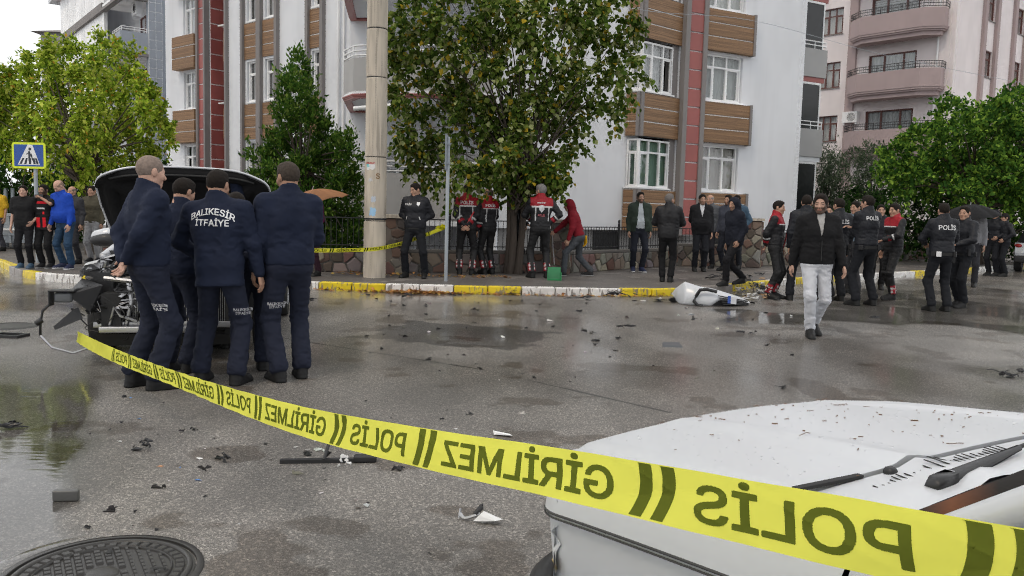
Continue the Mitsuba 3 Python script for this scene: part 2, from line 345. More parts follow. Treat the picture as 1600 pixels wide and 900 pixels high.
def offset_curve(d):
    t = np.gradient(kc, axis=0); t /= np.linalg.norm(t, axis=1, keepdims=True)
    return kc + d * np.stack([-t[:, 1], t[:, 0]], 1)
inner = offset_curve(0.15)[::6]
pv = np.vstack([inner, [(60, 160), (-60, 160)]])
pm = prism(Polygon(pv).buffer(0), -0.2, 0.128)
put('pavement', pm, 'm_pavement', kind='structure', label='wet concrete pavement behind the painted kerb')
def kerb_paint(px, s):
    for a, b, c in ((-999, 17, 'y'), (17, 36, 'b'), (36, 51, 'y'), (51, 105, 'w'), (105, 160, 'y'), (160, 300, 'w'), (300, 400, 'y'), (400, 494, 'w'), (494, 600, 'y'), (600, 709, 'w'), (709, 820, 'y'), (820, 953, 'w'),
                    (953, 1060, 'y'), (1060, 1137, 'b'), (1137, 1200, 'y'), (1200, 1250, 'w'), (1250, 1300, 'y'), (1300, 1424, 'w'), (1424, 1447, 'y'), (1447, 1506, 'w'), (1506, 1530, 'y'), (1530, 1580, 'w')):
        if a <= px < b: return c
    return 'yw'[int(s / 1.2) % 2]
say('kerb', 'kerb of stones painted yellow and white along the pavement', None, None, 'structure')
s0 = np.interp(14, kc[:, 0] * 0 + np.arange(len(kc)), ks)
# stones laid end to end; the joints fall where the photograph shows them on the straight
i_ref = np.argmin(np.abs(kc[:, 0] - G(601, 457)[0]) + 10 * (kc[:, 1] > 17)); s_ref = ks[i_ref]
for j in range(-24, 45):
    sa, sb = s_ref + j * 0.603, s_ref + (j + 1) * 0.603
    if 7 <= j <= 12: pass
    a, b = kerb_at(sa + 0.008), kerb_at(sb - 0.008); t = (b - a) / np.linalg.norm(b - a); n = np.array([-t[1], t[0]])
    h = 0.142 + rng.uniform(-0.006, 0.006); dz = rng.uniform(-0.004, 0.004)
    L = np.linalg.norm(b - a)
    m = man(rbox(0, L, 0, 0.16, -0.1, h, 0.018))
    M = np.eye(4); M[:2, 0] = t; M[:2, 1] = n; M[:2, 3] = a + n * rng.uniform(-0.008, 0.008)
    mid = (a + b) / 2
    c = kerb_paint(PX((mid[0], mid[1], 0.1))[0], sa)
    put('stone', move(m, M), {'y': 'm_kerb_yellow', 'w': 'm_kerb_white', 'b': 'm_kerb_bare'}[c], 'kerb', smooth=30)
# yellow tactile strip on the left pavement
tp = [G(195, 385, .13)[:2], G(250, 388, .13)[:2]]
a = np.array([-9.3, 19.2]); b = np.array([-6.0, 20.6]); t = (b - a) / np.linalg.norm(b - a); n = np.array([-t[1], t[0]])
say('tactile_strip', 'yellow tactile paving strip on the pavement behind the left bystanders', None, None, 'structure')
for i in range(9):
    for r in range(2):
        o = a + t * 0.4 * i + n * 0.4 * r
        tiles = [box8((*(o + t * .005), 0.10), (*(t * .39), 0), (*(n * .39), 0), (0, 0, 0.032))] + [box8((*(o + t * .03 + n * (0.04 + .085 * q)), 0.131), (*(t * .34), 0), (*(n * .04), 0), (0, 0, 0.006)) for q in range(4)]
        put('tile', tiles, 'm_tactile', 'tactile_strip')

# ------------------------------------------------------------------ rubble garden wall with iron fence
def stone_color():
    base = [(0.27, 0.125, 0.095), (0.40, 0.335, 0.26), (0.25, 0.225, 0.20), (0.15, 0.115, 0.095), (0.32, 0.22, 0.16), (0.34, 0.31, 0.27)][rng.choice(6, p=[.22, .2, .2, .12, .14, .12])]
    base = np.array(base); return jitter((base * .65 + base.mean() * np.array([1.06, 1.0, .92]) * .35) * 0.58, 0.22)
def voronoi_cells(w, h, size):
    nx, ny = max(1, int(round(w / size))), max(1, int(round(h / (size * 0.78))))
    pts = np.array([((i + 0.5 + 0.5 * (j % 2) - 0.25 + rng.uniform(-.42, .42)) * w / nx, (j + 0.5 + rng.uniform(-.40, .40)) * h / ny) for i in range(nx) for j in range(ny)])
    from scipy.spatial import Voronoi
    mir = np.vstack([pts, pts * [-1, 1], pts * [1, -1], [2 * w, 0] + pts * [-1, 1], [0, 2 * h] + pts * [1, -1]])
    V = Voronoi(mir)
    for i in range(len(pts)):
        r = V.regions[V.point_region[i]]
        if -1 in r or not r: continue
        yield Polygon(V.vertices[r])
def clad(parent, o, t, n, w, h, size, proud=0.035):
    """rubble stones on the face from o along t (unit) and up, facing n"""
    for c in voronoi_cells(w, h, size):
        c = c.buffer(-0.010).simplify(0.01)
        if c.is_empty or c.area < 0.002: continue
        d = proud * rng.uniform(0.5, 1.3); p = np.array(c.exterior.coords)[:-1]; m = p.mean(0)
        tilt = rng.uniform(-.03, .03, 2)
        pts = [(*q, -0.02) for q in p] + [(*(m + (q - m) * 0.93), d * .6 + (q - m) @ tilt) for q in p] + [(*(m + (q - m) * 0.75), d + (q - m) @ tilt) for q in p]
        v, f = man(hull(pts))
        put('stone', (np.asarray(o) + v[:, :1] * np.asarray(t) + v[:, 1:2] * [0, 0, 1] + v[:, 2:] * np.asarray(n), f), 'm_stone', parent, color=stone_color(), smooth=25)
WALL = [(-8.2, 16.6), (-4.1, 17.15), (-1.4, 17.9), (1.35, 18.75), (2.98, 20.8), (4.4, 22.4), (6.6, 23.2), (8.3, 24.6), (14.5, 30.2), (20.5, 35.3)]
WTOP = 0.56
def wall_run(a, b, top, cell, stones=True):
    a, b = np.array(a, float), np.array(b, float); L = np.linalg.norm(b - a); t = (b - a) / L; n = np.array([t[1], -t[0]])
    w = thing('garden_wall', WALL_LABELS.pop(0), 'wall')
    core = box8((*a, 0.0), (*(t * L), 0), (*(-n * 0.28), 0), (0, 0, top))
    put('mortar_core', core, 'm_stone', w, color=(0.10, 0.092, 0.083))
    put('coping', box8((*(a + n * 0.02), top), (*(t * L), 0), (*(-n * 0.32), 0), (0, 0, 0.05)), 'm_stone', w, color=(0.12, 0.11, 0.10))
    clad(w, (*a, 0.12), (*t, 0), (*n, 0), L, top - 0.125, cell * .85)
    return w
WALL_LABELS = ['rubble stone wall under the fence, left of the concrete pole', 'rubble stone wall section behind the concrete pole and the single policeman', 'rubble stone wall section behind the signpost and the tree',
               'short rubble stone wall turning back beside the bent man in the red hood', 'rubble stone wall section behind the man in the leather jacket', 'rubble stone wall section behind the men in dark jackets',
               'rubble stone wall section just right of the stone pillar', 'rubble stone wall at the far right behind the police group', 'far rubble stone wall under the green trees on the right']
FENCE_LABELS = [w.replace('rubble stone wall', 'black iron fence').replace(' under the fence', '') for w in WALL_LABELS]
def fence_run(a, b, z0, z1, dense=0.115, gap=0.15):
    a, b = np.array(a, float), np.array(b, float); L = np.linalg.norm(b - a); t = (b - a) / L; n = np.array([t[1], -t[0]])
    a = a - n * 0.13; f = thing('iron_fence', FENCE_LABELS.pop(0), 'fence')
    for z in (z0 + 0.07, z1 - 0.05): put('rail', box8((*(a - n * .015), z), (*(t * L), 0), (*(n * 0.03), 0), (0, 0, 0.022)), 'm_iron', f)
    k = 0
    for s in np.arange(0.06, L, 2.1): 
        q = a + t * s
        m = [box8((*(q - n * .02 - t * .02), z0), (*(t * .04), 0), (*(n * .04), 0), (0, 0, z1 - z0 + 0.06)), move(lathe([(0.0, 0), (.028, .012), (.034, .04), (.022, .07), (0, .09)], 8), frame_m((*q, z1 + 0.06)))]
        put('post', m, 'm_iron', f)
    for s in np.arange(dense, L, dense):
        q = a + t * s
        put('bar', box8((*(q - n * .006 - t * .006), z0 + 0.02), (*(t * .012), 0), (*(n * .012), 0), (0, 0, z1 - z0 - 0.06)), 'm_iron', f)
for i in range(len(WALL) - 1):
    wall_run(WALL[i], WALL[i + 1], WTOP if i < 5 else WTOP + 0.12, 0.30)
    if i < 8: fence_run(WALL[i], WALL[i + 1], (WTOP if i < 5 else WTOP + 0.12) + 0.05, 1.30 if i < 3 else 1.20 if i < 5 else 1.18)
def pillar(label, px, Y, z1, w=0.5):
    k = thing('stone_pillar', label, 'pillar'); c = at(px, 400, Y)
    d = np.array([c[0], c[1]]) / np.hypot(c[0], c[1]); t = np.array([d[1], -d[0]])
    o = c[:2] - t * w / 2
    put('core', box8((*(o + d * 0.0), 0), (*(t * w), 0), (*(d * w), 0), (0, 0, z1)), 'm_stone', k, color=(0.14, 0.12, 0.105))
    put('cap', box8((*(o - d * .06 - t * .06), z1), (*(t * (w + .12)), 0), (*(d * (w + .12)), 0), (0, 0, 0.07)), 'm_concrete', k)
    clad(k, (*o, 0.12), (*t, 0), (*(-d), 0), w, z1 - 0.125, 0.24)
    clad(k, (*(o + d * w), 0.12), (*(-d), 0), (*(-t), 0), w, z1 - 0.125, 0.24)
    clad(k, (*(o + t * w), 0.12), (*d, 0), (*t, 0), w, z1 - 0.125, 0.24)
pillar('rubble stone pillar just right of the concrete pole', 617, 17.05, 1.28, 0.46)
pillar('rubble stone pillar beside the bent man in the red hood', 875, 18.25, 1.26, 0.40)
pillar('rubble stone pillar with flat cap behind the man in the denim jacket', 1172, 22.6, 1.40, 0.55)

# ------------------------------------------------------------------ buildings
class Facade:
    """a vertical wall plane: s along it, z up, d outwards"""
    def __init__(self, p0, ang, flip=False):
        a = math.radians(ang); self.u = np.array([math.sin(a), math.cos(a), 0]); self.p0 = np.array([*p0, 0.0])
        self.n = np.array([self.u[1], -self.u[0], 0])
        if self.n @ self.p0 > 0: self.n = -self.n
    def p(self, s, z=0.0, d=0.0): return self.p0 + self.u * s + self.n * d + np.array([0, 0, z])
    def box(self, s0, s1, z0, z1, d0, d1): return box8(self.p(s0, z0, d0), self.u * (s1 - s0), self.n * (d1 - d0), (0, 0, z1 - z0))
    def sz(self, px, py): return SZ(px, py, self.p0[:2], self.u[:2])
    def wall(self, s0, s1, z0, z1, holes, thick=0.22, d=0.0):
        poly = Polygon([(s0, z0), (s1, z0), (s1, z1), (s0, z1)])
        for h in holes:
            poly = poly.difference(sbox(h[0], h[1], h[2], h[3]))
        ms = []
        for g in getattr(poly, 'geoms', [poly]):
            if g.area < 1e-4: continue
            m = trimesh.creation.extrude_polygon(g, thick, engine='earcut'); v = np.array(m.vertices)
            ms.append((self.p0 + v[:, :1] * self.u + v[:, 1:2] * [0, 0, 1] + (v[:, 2:] - thick + d) * self.n, np.array(m.faces)))
        return cat(ms)
def window(parent, F, s0, s1, z0, z1, cols=3, trans=0.28, frame='m_white', d=-0.10, curtain=(0.55, 0.55, 0.52), fw=0.05, opened=None, blinds=False, widths=None, label=None):
    """PVC window: frame with mullions and transom > panes, curtain, dark reveal"""
    fr = [F.box(s0, s0 + fw, z0, z1, d - .05, d + .03), F.box(s1 - fw, s1, z0, z1, d - .05, d + .03), F.box(s0 + fw, s1 - fw, z0, z0 + fw, d - .05, d + .03), F.box(s0 + fw, s1 - fw, z1 - fw, z1, d - .05, d + .03)]
    ws = np.cumsum([0] + list(widths or [1] * cols)); xs = s0 + fw + (s1 - s0 - 2 * fw) * ws / ws[-1]
    zt = z1 - trans * (z1 - z0) if trans else None
    for x in xs[1:-1]: fr.append(F.box(x - fw * .5, x + fw * .5, z0 + fw, z1 - fw, d - .045, d + .026))
    if zt: fr.append(F.box(s0 + fw, s1 - fw, zt - fw * .5, zt + fw * .5, d - .04, d + .022))
    for q, (a, b) in enumerate(zip(xs[:-1], xs[1:])):          # sash frames
        if q % 2 == (cols > 2) * 1 and cols > 1 : continue
        z_t = (zt or z1) - fw * .5; c, e = a + fw * .5, b - fw * .5; w = 0.034
        fr += [F.box(c, c + w, z0 + fw, z_t, d - .03, d + .016), F.box(e - w, e, z0 + fw, z_t, d - .03, d + .016), F.box(c + w, e - w, z0 + fw, z0 + fw + w, d - .03, d + .016), F.box(c + w, e - w, z_t - w, z_t, d - .03, d + .016)]
    k = put('window', fr, frame, parent, label=label)
    for q, (a, b) in enumerate(zip(xs[:-1], xs[1:])):
        for (y0, y1) in ([(z0 + fw, zt), (zt, z1 - fw)] if zt else [(z0 + fw, z1 - fw)]):
            if opened is not None and q == opened and y0 < zt: continue
            v = np.array([F.p(a, y0, d - .01), F.p(b, y0, d - .01), F.p(b, y1, d - .01), F.p(a, y1, d - .01)])
            put('pane', (v, np.array([[0, 1, 2], [0, 2, 3]])), 'm_pane', k)
    put('sill', F.box(s0 - .04, s1 + .04, z0 - .045, z0 - .003, d - .05, 0.05), frame if frame == 'm_white' else 'm_trim', k)
    if curtain is not None:
        n = max(8, int((s1 - s0) * 26)); t = np.linspace(0, 1, n); ph = rng.uniform(0, 6)
        rows = [z0 + .06, z1 - .05]
        w = 0.022 * np.sin(t * (s1 - s0) * 34 + ph + 1.5 * np.sin(t * 9)) + 0.012 * np.sin(t * (s1 - s0) * 61)
        lo, hi = 0.0, 1.0
        if opened is not None: hi = (xs[opened] - s0) / (s1 - s0)
        P_ = np.array([[F.p(s0 + (s1 - s0) * (lo + (hi - lo) * tt), z, d - .13 + ww) for tt, ww in zip(t, w)] for z in rows])
        if blinds:
            sl = []
            for z in np.arange(z0 + .08, z1 - .05, 0.11): sl.append(box8(F.p(s0 + .04, z, d - .10), F.u * (s1 - s0 - .08), F.n * .03 + np.array([0, 0, .075]), (0, 0, .006)))
            put('blind_slats', sl, 'm_curtain', k, color=curtain, kind='stuff')
        else: put('curtain', grid_mesh(P_), 'm_curtain', k, color=np.clip(np.array(curtain) * (1 + 0.12 * rng.standard_normal(1)), 0, 1), smooth=True)
    return k
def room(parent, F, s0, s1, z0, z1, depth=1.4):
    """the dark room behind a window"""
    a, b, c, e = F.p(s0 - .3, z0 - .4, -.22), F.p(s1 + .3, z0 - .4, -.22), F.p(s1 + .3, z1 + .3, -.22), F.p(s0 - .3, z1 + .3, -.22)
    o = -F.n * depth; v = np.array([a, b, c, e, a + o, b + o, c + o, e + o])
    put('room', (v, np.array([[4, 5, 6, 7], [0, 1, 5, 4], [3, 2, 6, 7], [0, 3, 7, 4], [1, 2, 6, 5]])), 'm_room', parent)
def planks(parent, F, s0, s1, z0, z1, d0, d1, n=3, gap=0.032, ends=(True, True), holder=None):
    """projecting parapet clad with wood boards, white joints between them"""
    k = put('cladding', F.box(s0, s1, z0 + .012, z1 - .01, d0, d1 - .02), 'm_white', parent)
    hz = (z1 - z0) / n
    for i in range(n):
        a = z0 + i * hz + (gap / 2 if i else 0); b = z0 + (i + 1) * hz - gap / 2
        put('plank', F.box(s0 - .008, s1 + .008, a, b, d0 - .0, d1 + rng.uniform(-.004, .004)), 'm_wood', k)
    return k
def rail_set(parent, pts, zs, r=0.022, posts=1.1, bsdf='m_white', zbase=None, bars=None):
    pts = [np.array(p, float) for p in pts]; m = []
    for a, b in zip(pts[:-1], pts[1:]):
        for z in zs: m.append(tube([(*a, z), (*b, z)], r, 6))
        L = np.linalg.norm(b - a); k = max(1, int(round(L / posts)))
        for i in range(k + 1):
            q = a + (b - a) * i / k; m.append(tube([(*q, zbase if zbase is not None else zs[-1] - .25), (*q, zs[0])], r * .9, 6))
        if bars:
            for i in range(1, int(L / bars)):
                q = a + (b - a) * i * bars / L; m.append(tube([(*q, zs[-1]), (*q, zs[0])], 0.008, 4, False))
    put('railing', m, bsdf, parent, smooth=40)

SILL, HEAD, ST = 2.28, 3.66, 2.74
B = thing('apartment_building', 'white corner apartment building with brown wood panels, red tile strip and rounded grey balconies', 'building')
FR, FL = Facade((5.4, 25.5), 61.5), Facade((-6.2, 26.8), -50)
TOP = 11.6
# right face
rw = [(0.08, SILL + i * ST, 1.80, HEAD + i * ST) for i in range(3)]
put('wall', FR.wall(-6.9, 4.45, 1.03, TOP, rw + [(-2.1, SILL + i * ST - .1, -0.7, HEAD + i * ST + .1) for i in range(3)]), 'm_stucco', B)
put('plinth', [FR.box(-6.9, 4.4, -0.1, 1.03, -.45, -.25)], 'm_stucco_grey', B)
for s in (-4.9, -3.4, 1.2, 2.6): 
    k = put('basement_window', [FR.box(s, s + .9, 0.45, .50, -.25, -.20), FR.box(s, s + .9, .93, .98, -.25, -.20), FR.box(s, s + .05, .5, .93, -.25, -.20), FR.box(s + .85, s + .9, .5, .93, -.25, -.20)], 'm_iron', B)
    put('pane', FR.box(s + .05, s + .85, .5, .93, -.248, -.235), 'm_blackplastic', k)
for i, (a, z0, b, z1) in enumerate(rw):
    window(B, FR, a + .02, b - .02, z0, z1, 3, 0.27, curtain=[(0.30, 0.295, 0.28), (0.36, 0.40, 0.39), (0.36, 0.38, 0.36)][i])
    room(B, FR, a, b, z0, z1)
    planks(B, FR, 0.16, 2.02, z0 - 1.28 if i else SILL - 1.05, z0 - .06, 0.003, 0.17)
    put('cladding_trim', FR.box(2.03, 2.12, (z0 - 1.30 if i else SILL - 1.08), z0 - .05, 0.003, 0.20), 'm_trim', B)
planks(B, FR, 0.16, 2.02, SILL + 3 * ST - 1.28, SILL + 3 * ST - .06, 0.003, 0.17)
put('cladding_trim', FR.box(2.03, 2.12, SILL + 3 * ST - 1.3, SILL + 3 * ST - .05, 0.003, 0.20), 'm_trim', B)
put('pilaster', FR.box(0.0, 0.155, 0.9, TOP, 0.003, 0.24), 'm_trim', B)
put('pilaster', FR.box(-0.68, -0.52, 0.9, TOP, 0.003, 0.24), 'm_trim', B)
ts = put('tile_strip', FR.box(-0.52, 0.0, 0.9, TOP, 0.003, 0.15), 'm_white', B)
z = 0.93
while z < TOP - .5:
    put('tile', FR.box(-0.515, -0.005, z, z + 0.50, 0.12, 0.20 + rng.uniform(-.004, .004)), 'm_red', ts); z += 0.545
# angled bay left of the strip: a wedge whose short side faces the street
c0 = FR.p(-0.68)[:2]; c1 = np.array(at(997, 250, 24.05)[:2]); c2 = np.array(at(977, 250, 24.25)[:2])
ang = math.degrees(math.atan2(*(c0 - c1))); FB = Facade(c1, ang); LB = np.linalg.norm(c0 - c1)
ang2 = math.degrees(math.atan2(*(c1 - c2))); FS = Facade(c2, ang2); LS = np.linalg.norm(c1 - c2)
for i in range(4):
    z0, z1 = SILL + i * ST, HEAD + i * ST
    zb = z0 - 1.28 if i else 1.03
    put('bay', prism([c0, c1, c2, FR.p(-2.6, 0, -.3)[:2], c0 + (FR.n * -.3)[:2]], zb + .02, z0 - .05), 'm_trim', B)
    planks(B, FB, 0.10, LB - .02, zb, z0 - .06, 0.003, 0.06)
    planks(B, FS, 0.0, LS - .10, zb, z0 - .06, 0.003, 0.05)
    put('cladding_trim', cat([FB.box(-.02, .095, zb - .01, z0 - .05, 0.002, 0.075), FS.box(LS - .095, LS + .0, zb - .01, z0 - .05, 0.002, 0.06)]), 'm_trim', B)
    if i == 3: break
    put('bay_jamb', FB.box(LB - .30, LB - .0, z0 - .05, z1 + .25, -.30, -.06), 'm_trim', B)
    window(B, FB, 0.05, LB - .29, z0, z1, 3, 0.27, d=-.06, curtain=[(0.12, 0.19, 0.155), (0.36, 0.38, 0.38), (0.3, 0.32, 0.32)][i], opened=2 if i == 1 else None, widths=[1, 1.25, 1])
    window(B, FS, 0.02, LS - .02, z0, z1, 1, 0.27, d=-.06, curtain=[(0.12, 0.19, 0.155), (0.36, 0.38, 0.38), (0.3, 0.32, 0.32)][i])
    room(B, FR, -2.1, -.75, z0, z1, 1.6)
put('bay', prism([c0, c1, c2, FR.p(-2.6, 0, -.3)[:2], c0 + (FR.n * -.3)[:2]], SILL + 3 * ST, TOP), 'm_trim', B)
# left face
holes = []
for i in range(3):
    z0, z1 = SILL + i * ST + .02, HEAD + i * ST + .02
    holes += [(7.22, z0, 8.5, z1), (3.5, z0 - 1.3, 4.2, z1 + .1) if False else (3.55, z0, 4.2, z1), (2.42, z0, 3.12, z1), (-0.05, z0, 0.5, z1)]
put('wall', FL.wall(-1.41, 9.86, 0.0, TOP, holes + [(5.45, 0.5, 6.62, TOP - .3)]), 'm_stucco', B)
for i in range(4):
    z0, z1 = SILL + i * ST + .02, HEAD + i * ST + .02
    zb = z0 - 1.28 if i else 0.95
    planks(B, FL, 7.24, 8.80, zb, z0 - .06, 0.003, 0.30)
    for a, b in ((3.5, 4.28), (2.44, 3.18), (0.0, 0.56)): planks(B, FL, a, b, zb, z0 - .06, 0.003, 0.05)
    planks(B, FL, 5.47, 5.80, zb + .1, z0 - .1, -.75, -.05, 2)
    if i == 3: break
    window(B, FL, 7.26, 8.48, z0, z1, 3, 0.3, curtain=(0.38, 0.40, 0.41))
    for a, b in ((3.57, 4.18), (2.44, 3.10), (-0.03, 0.48)): window(B, FL, a, b, z0, z1, 1, 0.3, curtain=(0.25, 0.25, 0.245))
    window(B, FL, 5.52, 5.95, z0 + .1, z1, 1, 0.3, d=-.80, curtain=(0.34, 0.34, 0.33))
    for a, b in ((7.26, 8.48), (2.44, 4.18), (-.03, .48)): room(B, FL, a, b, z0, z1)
for a, b, d in ((7.10, 7.22, .24), (6.62, 6.72, .22), (5.35, 5.45, .14), (4.30, 4.42, .14), (3.22, 3.46, .14), (2.26, 2.40, .14), (0.56, 0.70, .14), (-.20, -.06, .14)):
    put('pilaster', FL.box(a, b, 0.3, TOP, 0.003, d), 'm_trim', B)
ts = put('tile_strip', FL.box(6.72, 7.10, 0.4, TOP, 0.003, .14), 'm_white', B)
for z in np.arange(0.43, TOP - .5, 0.545): put('tile', FL.box(6.73, 7.095, z, z + .5, .1, .17), 'm_red', ts)
ts = put('tile_recess', [FL.box(5.45, 6.62, 0.4, TOP, -.95, -.86), FL.box(6.60, 6.62, .4, TOP, -.86, -.01)], 'm_white', B)
for z in np.arange(0.43, TOP - .5, 0.545):
    for a, b in ((5.47, 6.03), (6.06, 6.59)): put('tile', FL.box(a, b, z, z + .5, -.88, -.825), 'm_red', ts)
    put('tile', FL.box(6.575, 6.60, z, z + .5, -.82, -.02), 'm_red', ts)
put('downpipe', [tube([FL.p(6.35, .3, -.72), FL.p(6.35, TOP, -.72)], .055, 8)], 'm_red', B, smooth=True)
put('downpipe', [tube([FL.p(-.95, .3, .09), FL.p(-.95, TOP, .09)], .05, 8), tube([FL.p(-1.2, .3, .07), FL.p(-1.2, TOP, .07)], .035, 8)], 'm_white', B, smooth=True)
# air conditioner on the left face
def aircon(parent, F, s, z, d=0.05, w=.8, h=.55):
    a = put('air_conditioner', [F.box(s, s + w, z, z + h, d, d + .28), F.box(s + .05, s + .1, z - .12, z, d - .05, d + .25), F.box(s + w - .1, s + w - .05, z - .12, z, d - .05, d + .25)], 'm_white', parent)
    M = np.eye(4); M[:3, 0] = F.u; M[:3, 1] = (0, 0, 1); M[:3, 2] = F.n; M[:3, 3] = F.p(s + w * .40, z + h * .5, d + .281)
    put('fan_grille', cat([move(lathe([(r, 0), (r + .012, .012), (r + .024, 0)], 24), M) for r in (.04, .09, .14, .19)]), 'm_iron', a)
aircon(B, FL, 8.75, 2.15, .05)
# balconies on the chamfered corner
CA, CB_, CC = FL.p(-1.41)[:2], np.array([-0.3, 25.2]), FR.p(-6.9)[:2]
BP = [CA + (FL.n * .0)[:2], np.array([-4.75, 23.2]), np.array([-4.35, 22.45]), np.array([-3.6, 22.12]), np.array([-1.5, 22.0]), CC + np.array([-.05, -.06])]
FK = Facade(CA, math.degrees(math.atan2(*(CB_ - CA)))); kh_ = []
def z_at(py, px=690, Y=22.1): return float(at(px, py, Y)[2])
zr0, zp0, zb0 = z_at(254), z_at(272), z_at(352, 690)
for i in range(4):
    up_ = i * ST + (.27 if i else 0); rt, pt = zr0 + up_, zp0 + up_; pb = zb0 if i == 0 else pt - .98
    slab = Polygon(BP + [CB_])
    bal = put('balcony', prism(slab, pb - .02, pb + .12), 'm_stucco', B)
    line = Polygon(BP + [CB_]); ring = line.difference(line.buffer(-.12)).intersection(Polygon([CA + [-2, 0]] + BP[1:5] + [CC + [0, -.6], CC + [-.5, .35], np.array([-1.5, 22.3]), np.array([-3.5, 22.4]), np.array([-4.1, 22.7]), CA + [.35, 0]]).buffer(.3))
    for g in getattr(ring, 'geoms', [ring]): put('parapet', prism(g, pb + .1, pt), 'm_stucco_grey', bal)
    if i:
        for q, (e, h) in enumerate(((-.01, .035), (.015, .035), (.04, .035))):
            rg = line.buffer(e).difference(line.buffer(-.2)).intersection(Polygon([CA + [-3, 0], (-5, 20), (0, 20), CC + [0, .1], CA + [.8, 0]]))
            for g in getattr(rg, 'geoms', [rg]): put('red_moulding', prism(g, pb - .07 + q * .036, pb - .036 + q * .036), 'm_red', bal)
    rail_set(bal, [np.array(q) for q in BP[:]], (rt, (rt + pt) / 2 + .02, pt + .05), zbase=pt)
    zf = pb + .12
    if i < 3:
        window(B, FK, 1.0, 2.0, zf, zf + 2.1, 2, 0, d=-.08, curtain=(0.2, 0.2, 0.2), blinds=True)
        window(B, FK, 2.3, 4.3, zf + .7, zf + 2.1, 3, 0.3, d=-.08, curtain=(.3, .28, .25))
        kh_ += [(1.0, zf, 2.0, zf + 2.1), (2.3, zf + .7, 4.3, zf + 2.1)]; room(B, FK, 1.0, 4.3, zf, zf + 2.1)
put('balcony_back_wall', cat([FK.wall(0, float(np.linalg.norm(CB_ - CA)), 0, TOP, kh_), box8((*CB_, 0), (*(CC - CB_), 0), (.2, .05, 0), (0, 0, TOP))]), 'm_stucco', B)
# clothes and boxes on the first balcony, as in the photograph
k = put('storage_box', [bx(*( -4.72, -4.5), 23.3, 23.8, zp0 - .1, zp0 + .12)], 'm_plain', color=(0.05, 0.33, 0.42), label='small teal box on the lowest balcony of the white building, left of the concrete pole', category='box')
put('awning_roller', tube([(-4.3, 22.3, zp0 + ST + .27 - 1.35), (-2.9, 22.1, zp0 + ST + .27 - 1.22)], .06, 10), 'm_white', B, smooth=True)
# balconies at the far end of the right face
e0 = FR.p(4.45)[:2]
put('wall', box8((*e0, 1.0), (*(-FR.n[:2] * 9), 0), (*(-FR.u[:2] * .2), 0), (0, 0, TOP - 1)), 'm_stucco', B)
put('wall', box8((*FL.p(9.86)[:2], 0), (*(-FL.n[:2] * 7), 0), (*(-FL.u[:2] * .2), 0), (0, 0, TOP)), 'm_stucco', B)
FE = Facade(e0 + (-FR.n[:2] * 1.0), 61.5)
for i in range(3):
    pa = at(1250, (70, 205, 205)[0], 30.0); 
    pt = float(at(1270, 205, 30)[2]) + i * 2.72
    bal = put('balcony', FE.box(0.0, 2.18, pt - .95, pt, -2.2, 0.0), 'm_stucco_grey', B)
    put('slab', FE.box(0.0, 2.14, pt - 1.12, pt - .95, -2.2, -.05), 'm_stucco' if i == 0 else 'm_red', bal)
    rail_set(bal, [FE.p(0.0, 0, -.06)[:2], FE.p(2.14, 0, -.06)[:2], FE.p(2.14, 0, -2.2)[:2]], (pt + .26, pt + .13), .02, .5, zbase=pt)
    put('glazing_frame', [FE.box(.02, .07, pt - 3.2, pt - 1.13, -.1, -.05), FE.box(1.95, 2.0, pt - 3.2, pt - 1.13, -.1, -.05), FE.box(.07, 1.95, pt - 1.2, pt - 1.13, -.1, -.05)], 'm_white', bal)
    put('pane', FE.box(.07, 1.95, pt - 3.2, pt - 1.2, -.09, -.07), 'm_gloss', bal, color=(.010, .011, .012))
put('roof_slab', [prism([FR.p(4.9, 0, .5)[:2], FR.p(-7.2, 0, .5)[:2], FL.p(-1.6, 0, .5)[:2], FL.p(10.2, 0, .5)[:2], FL.p(10.2, 0, -9)[:2], FR.p(4.9, 0, -10)[:2]], TOP, TOP + .25)], 'm_trim', B)

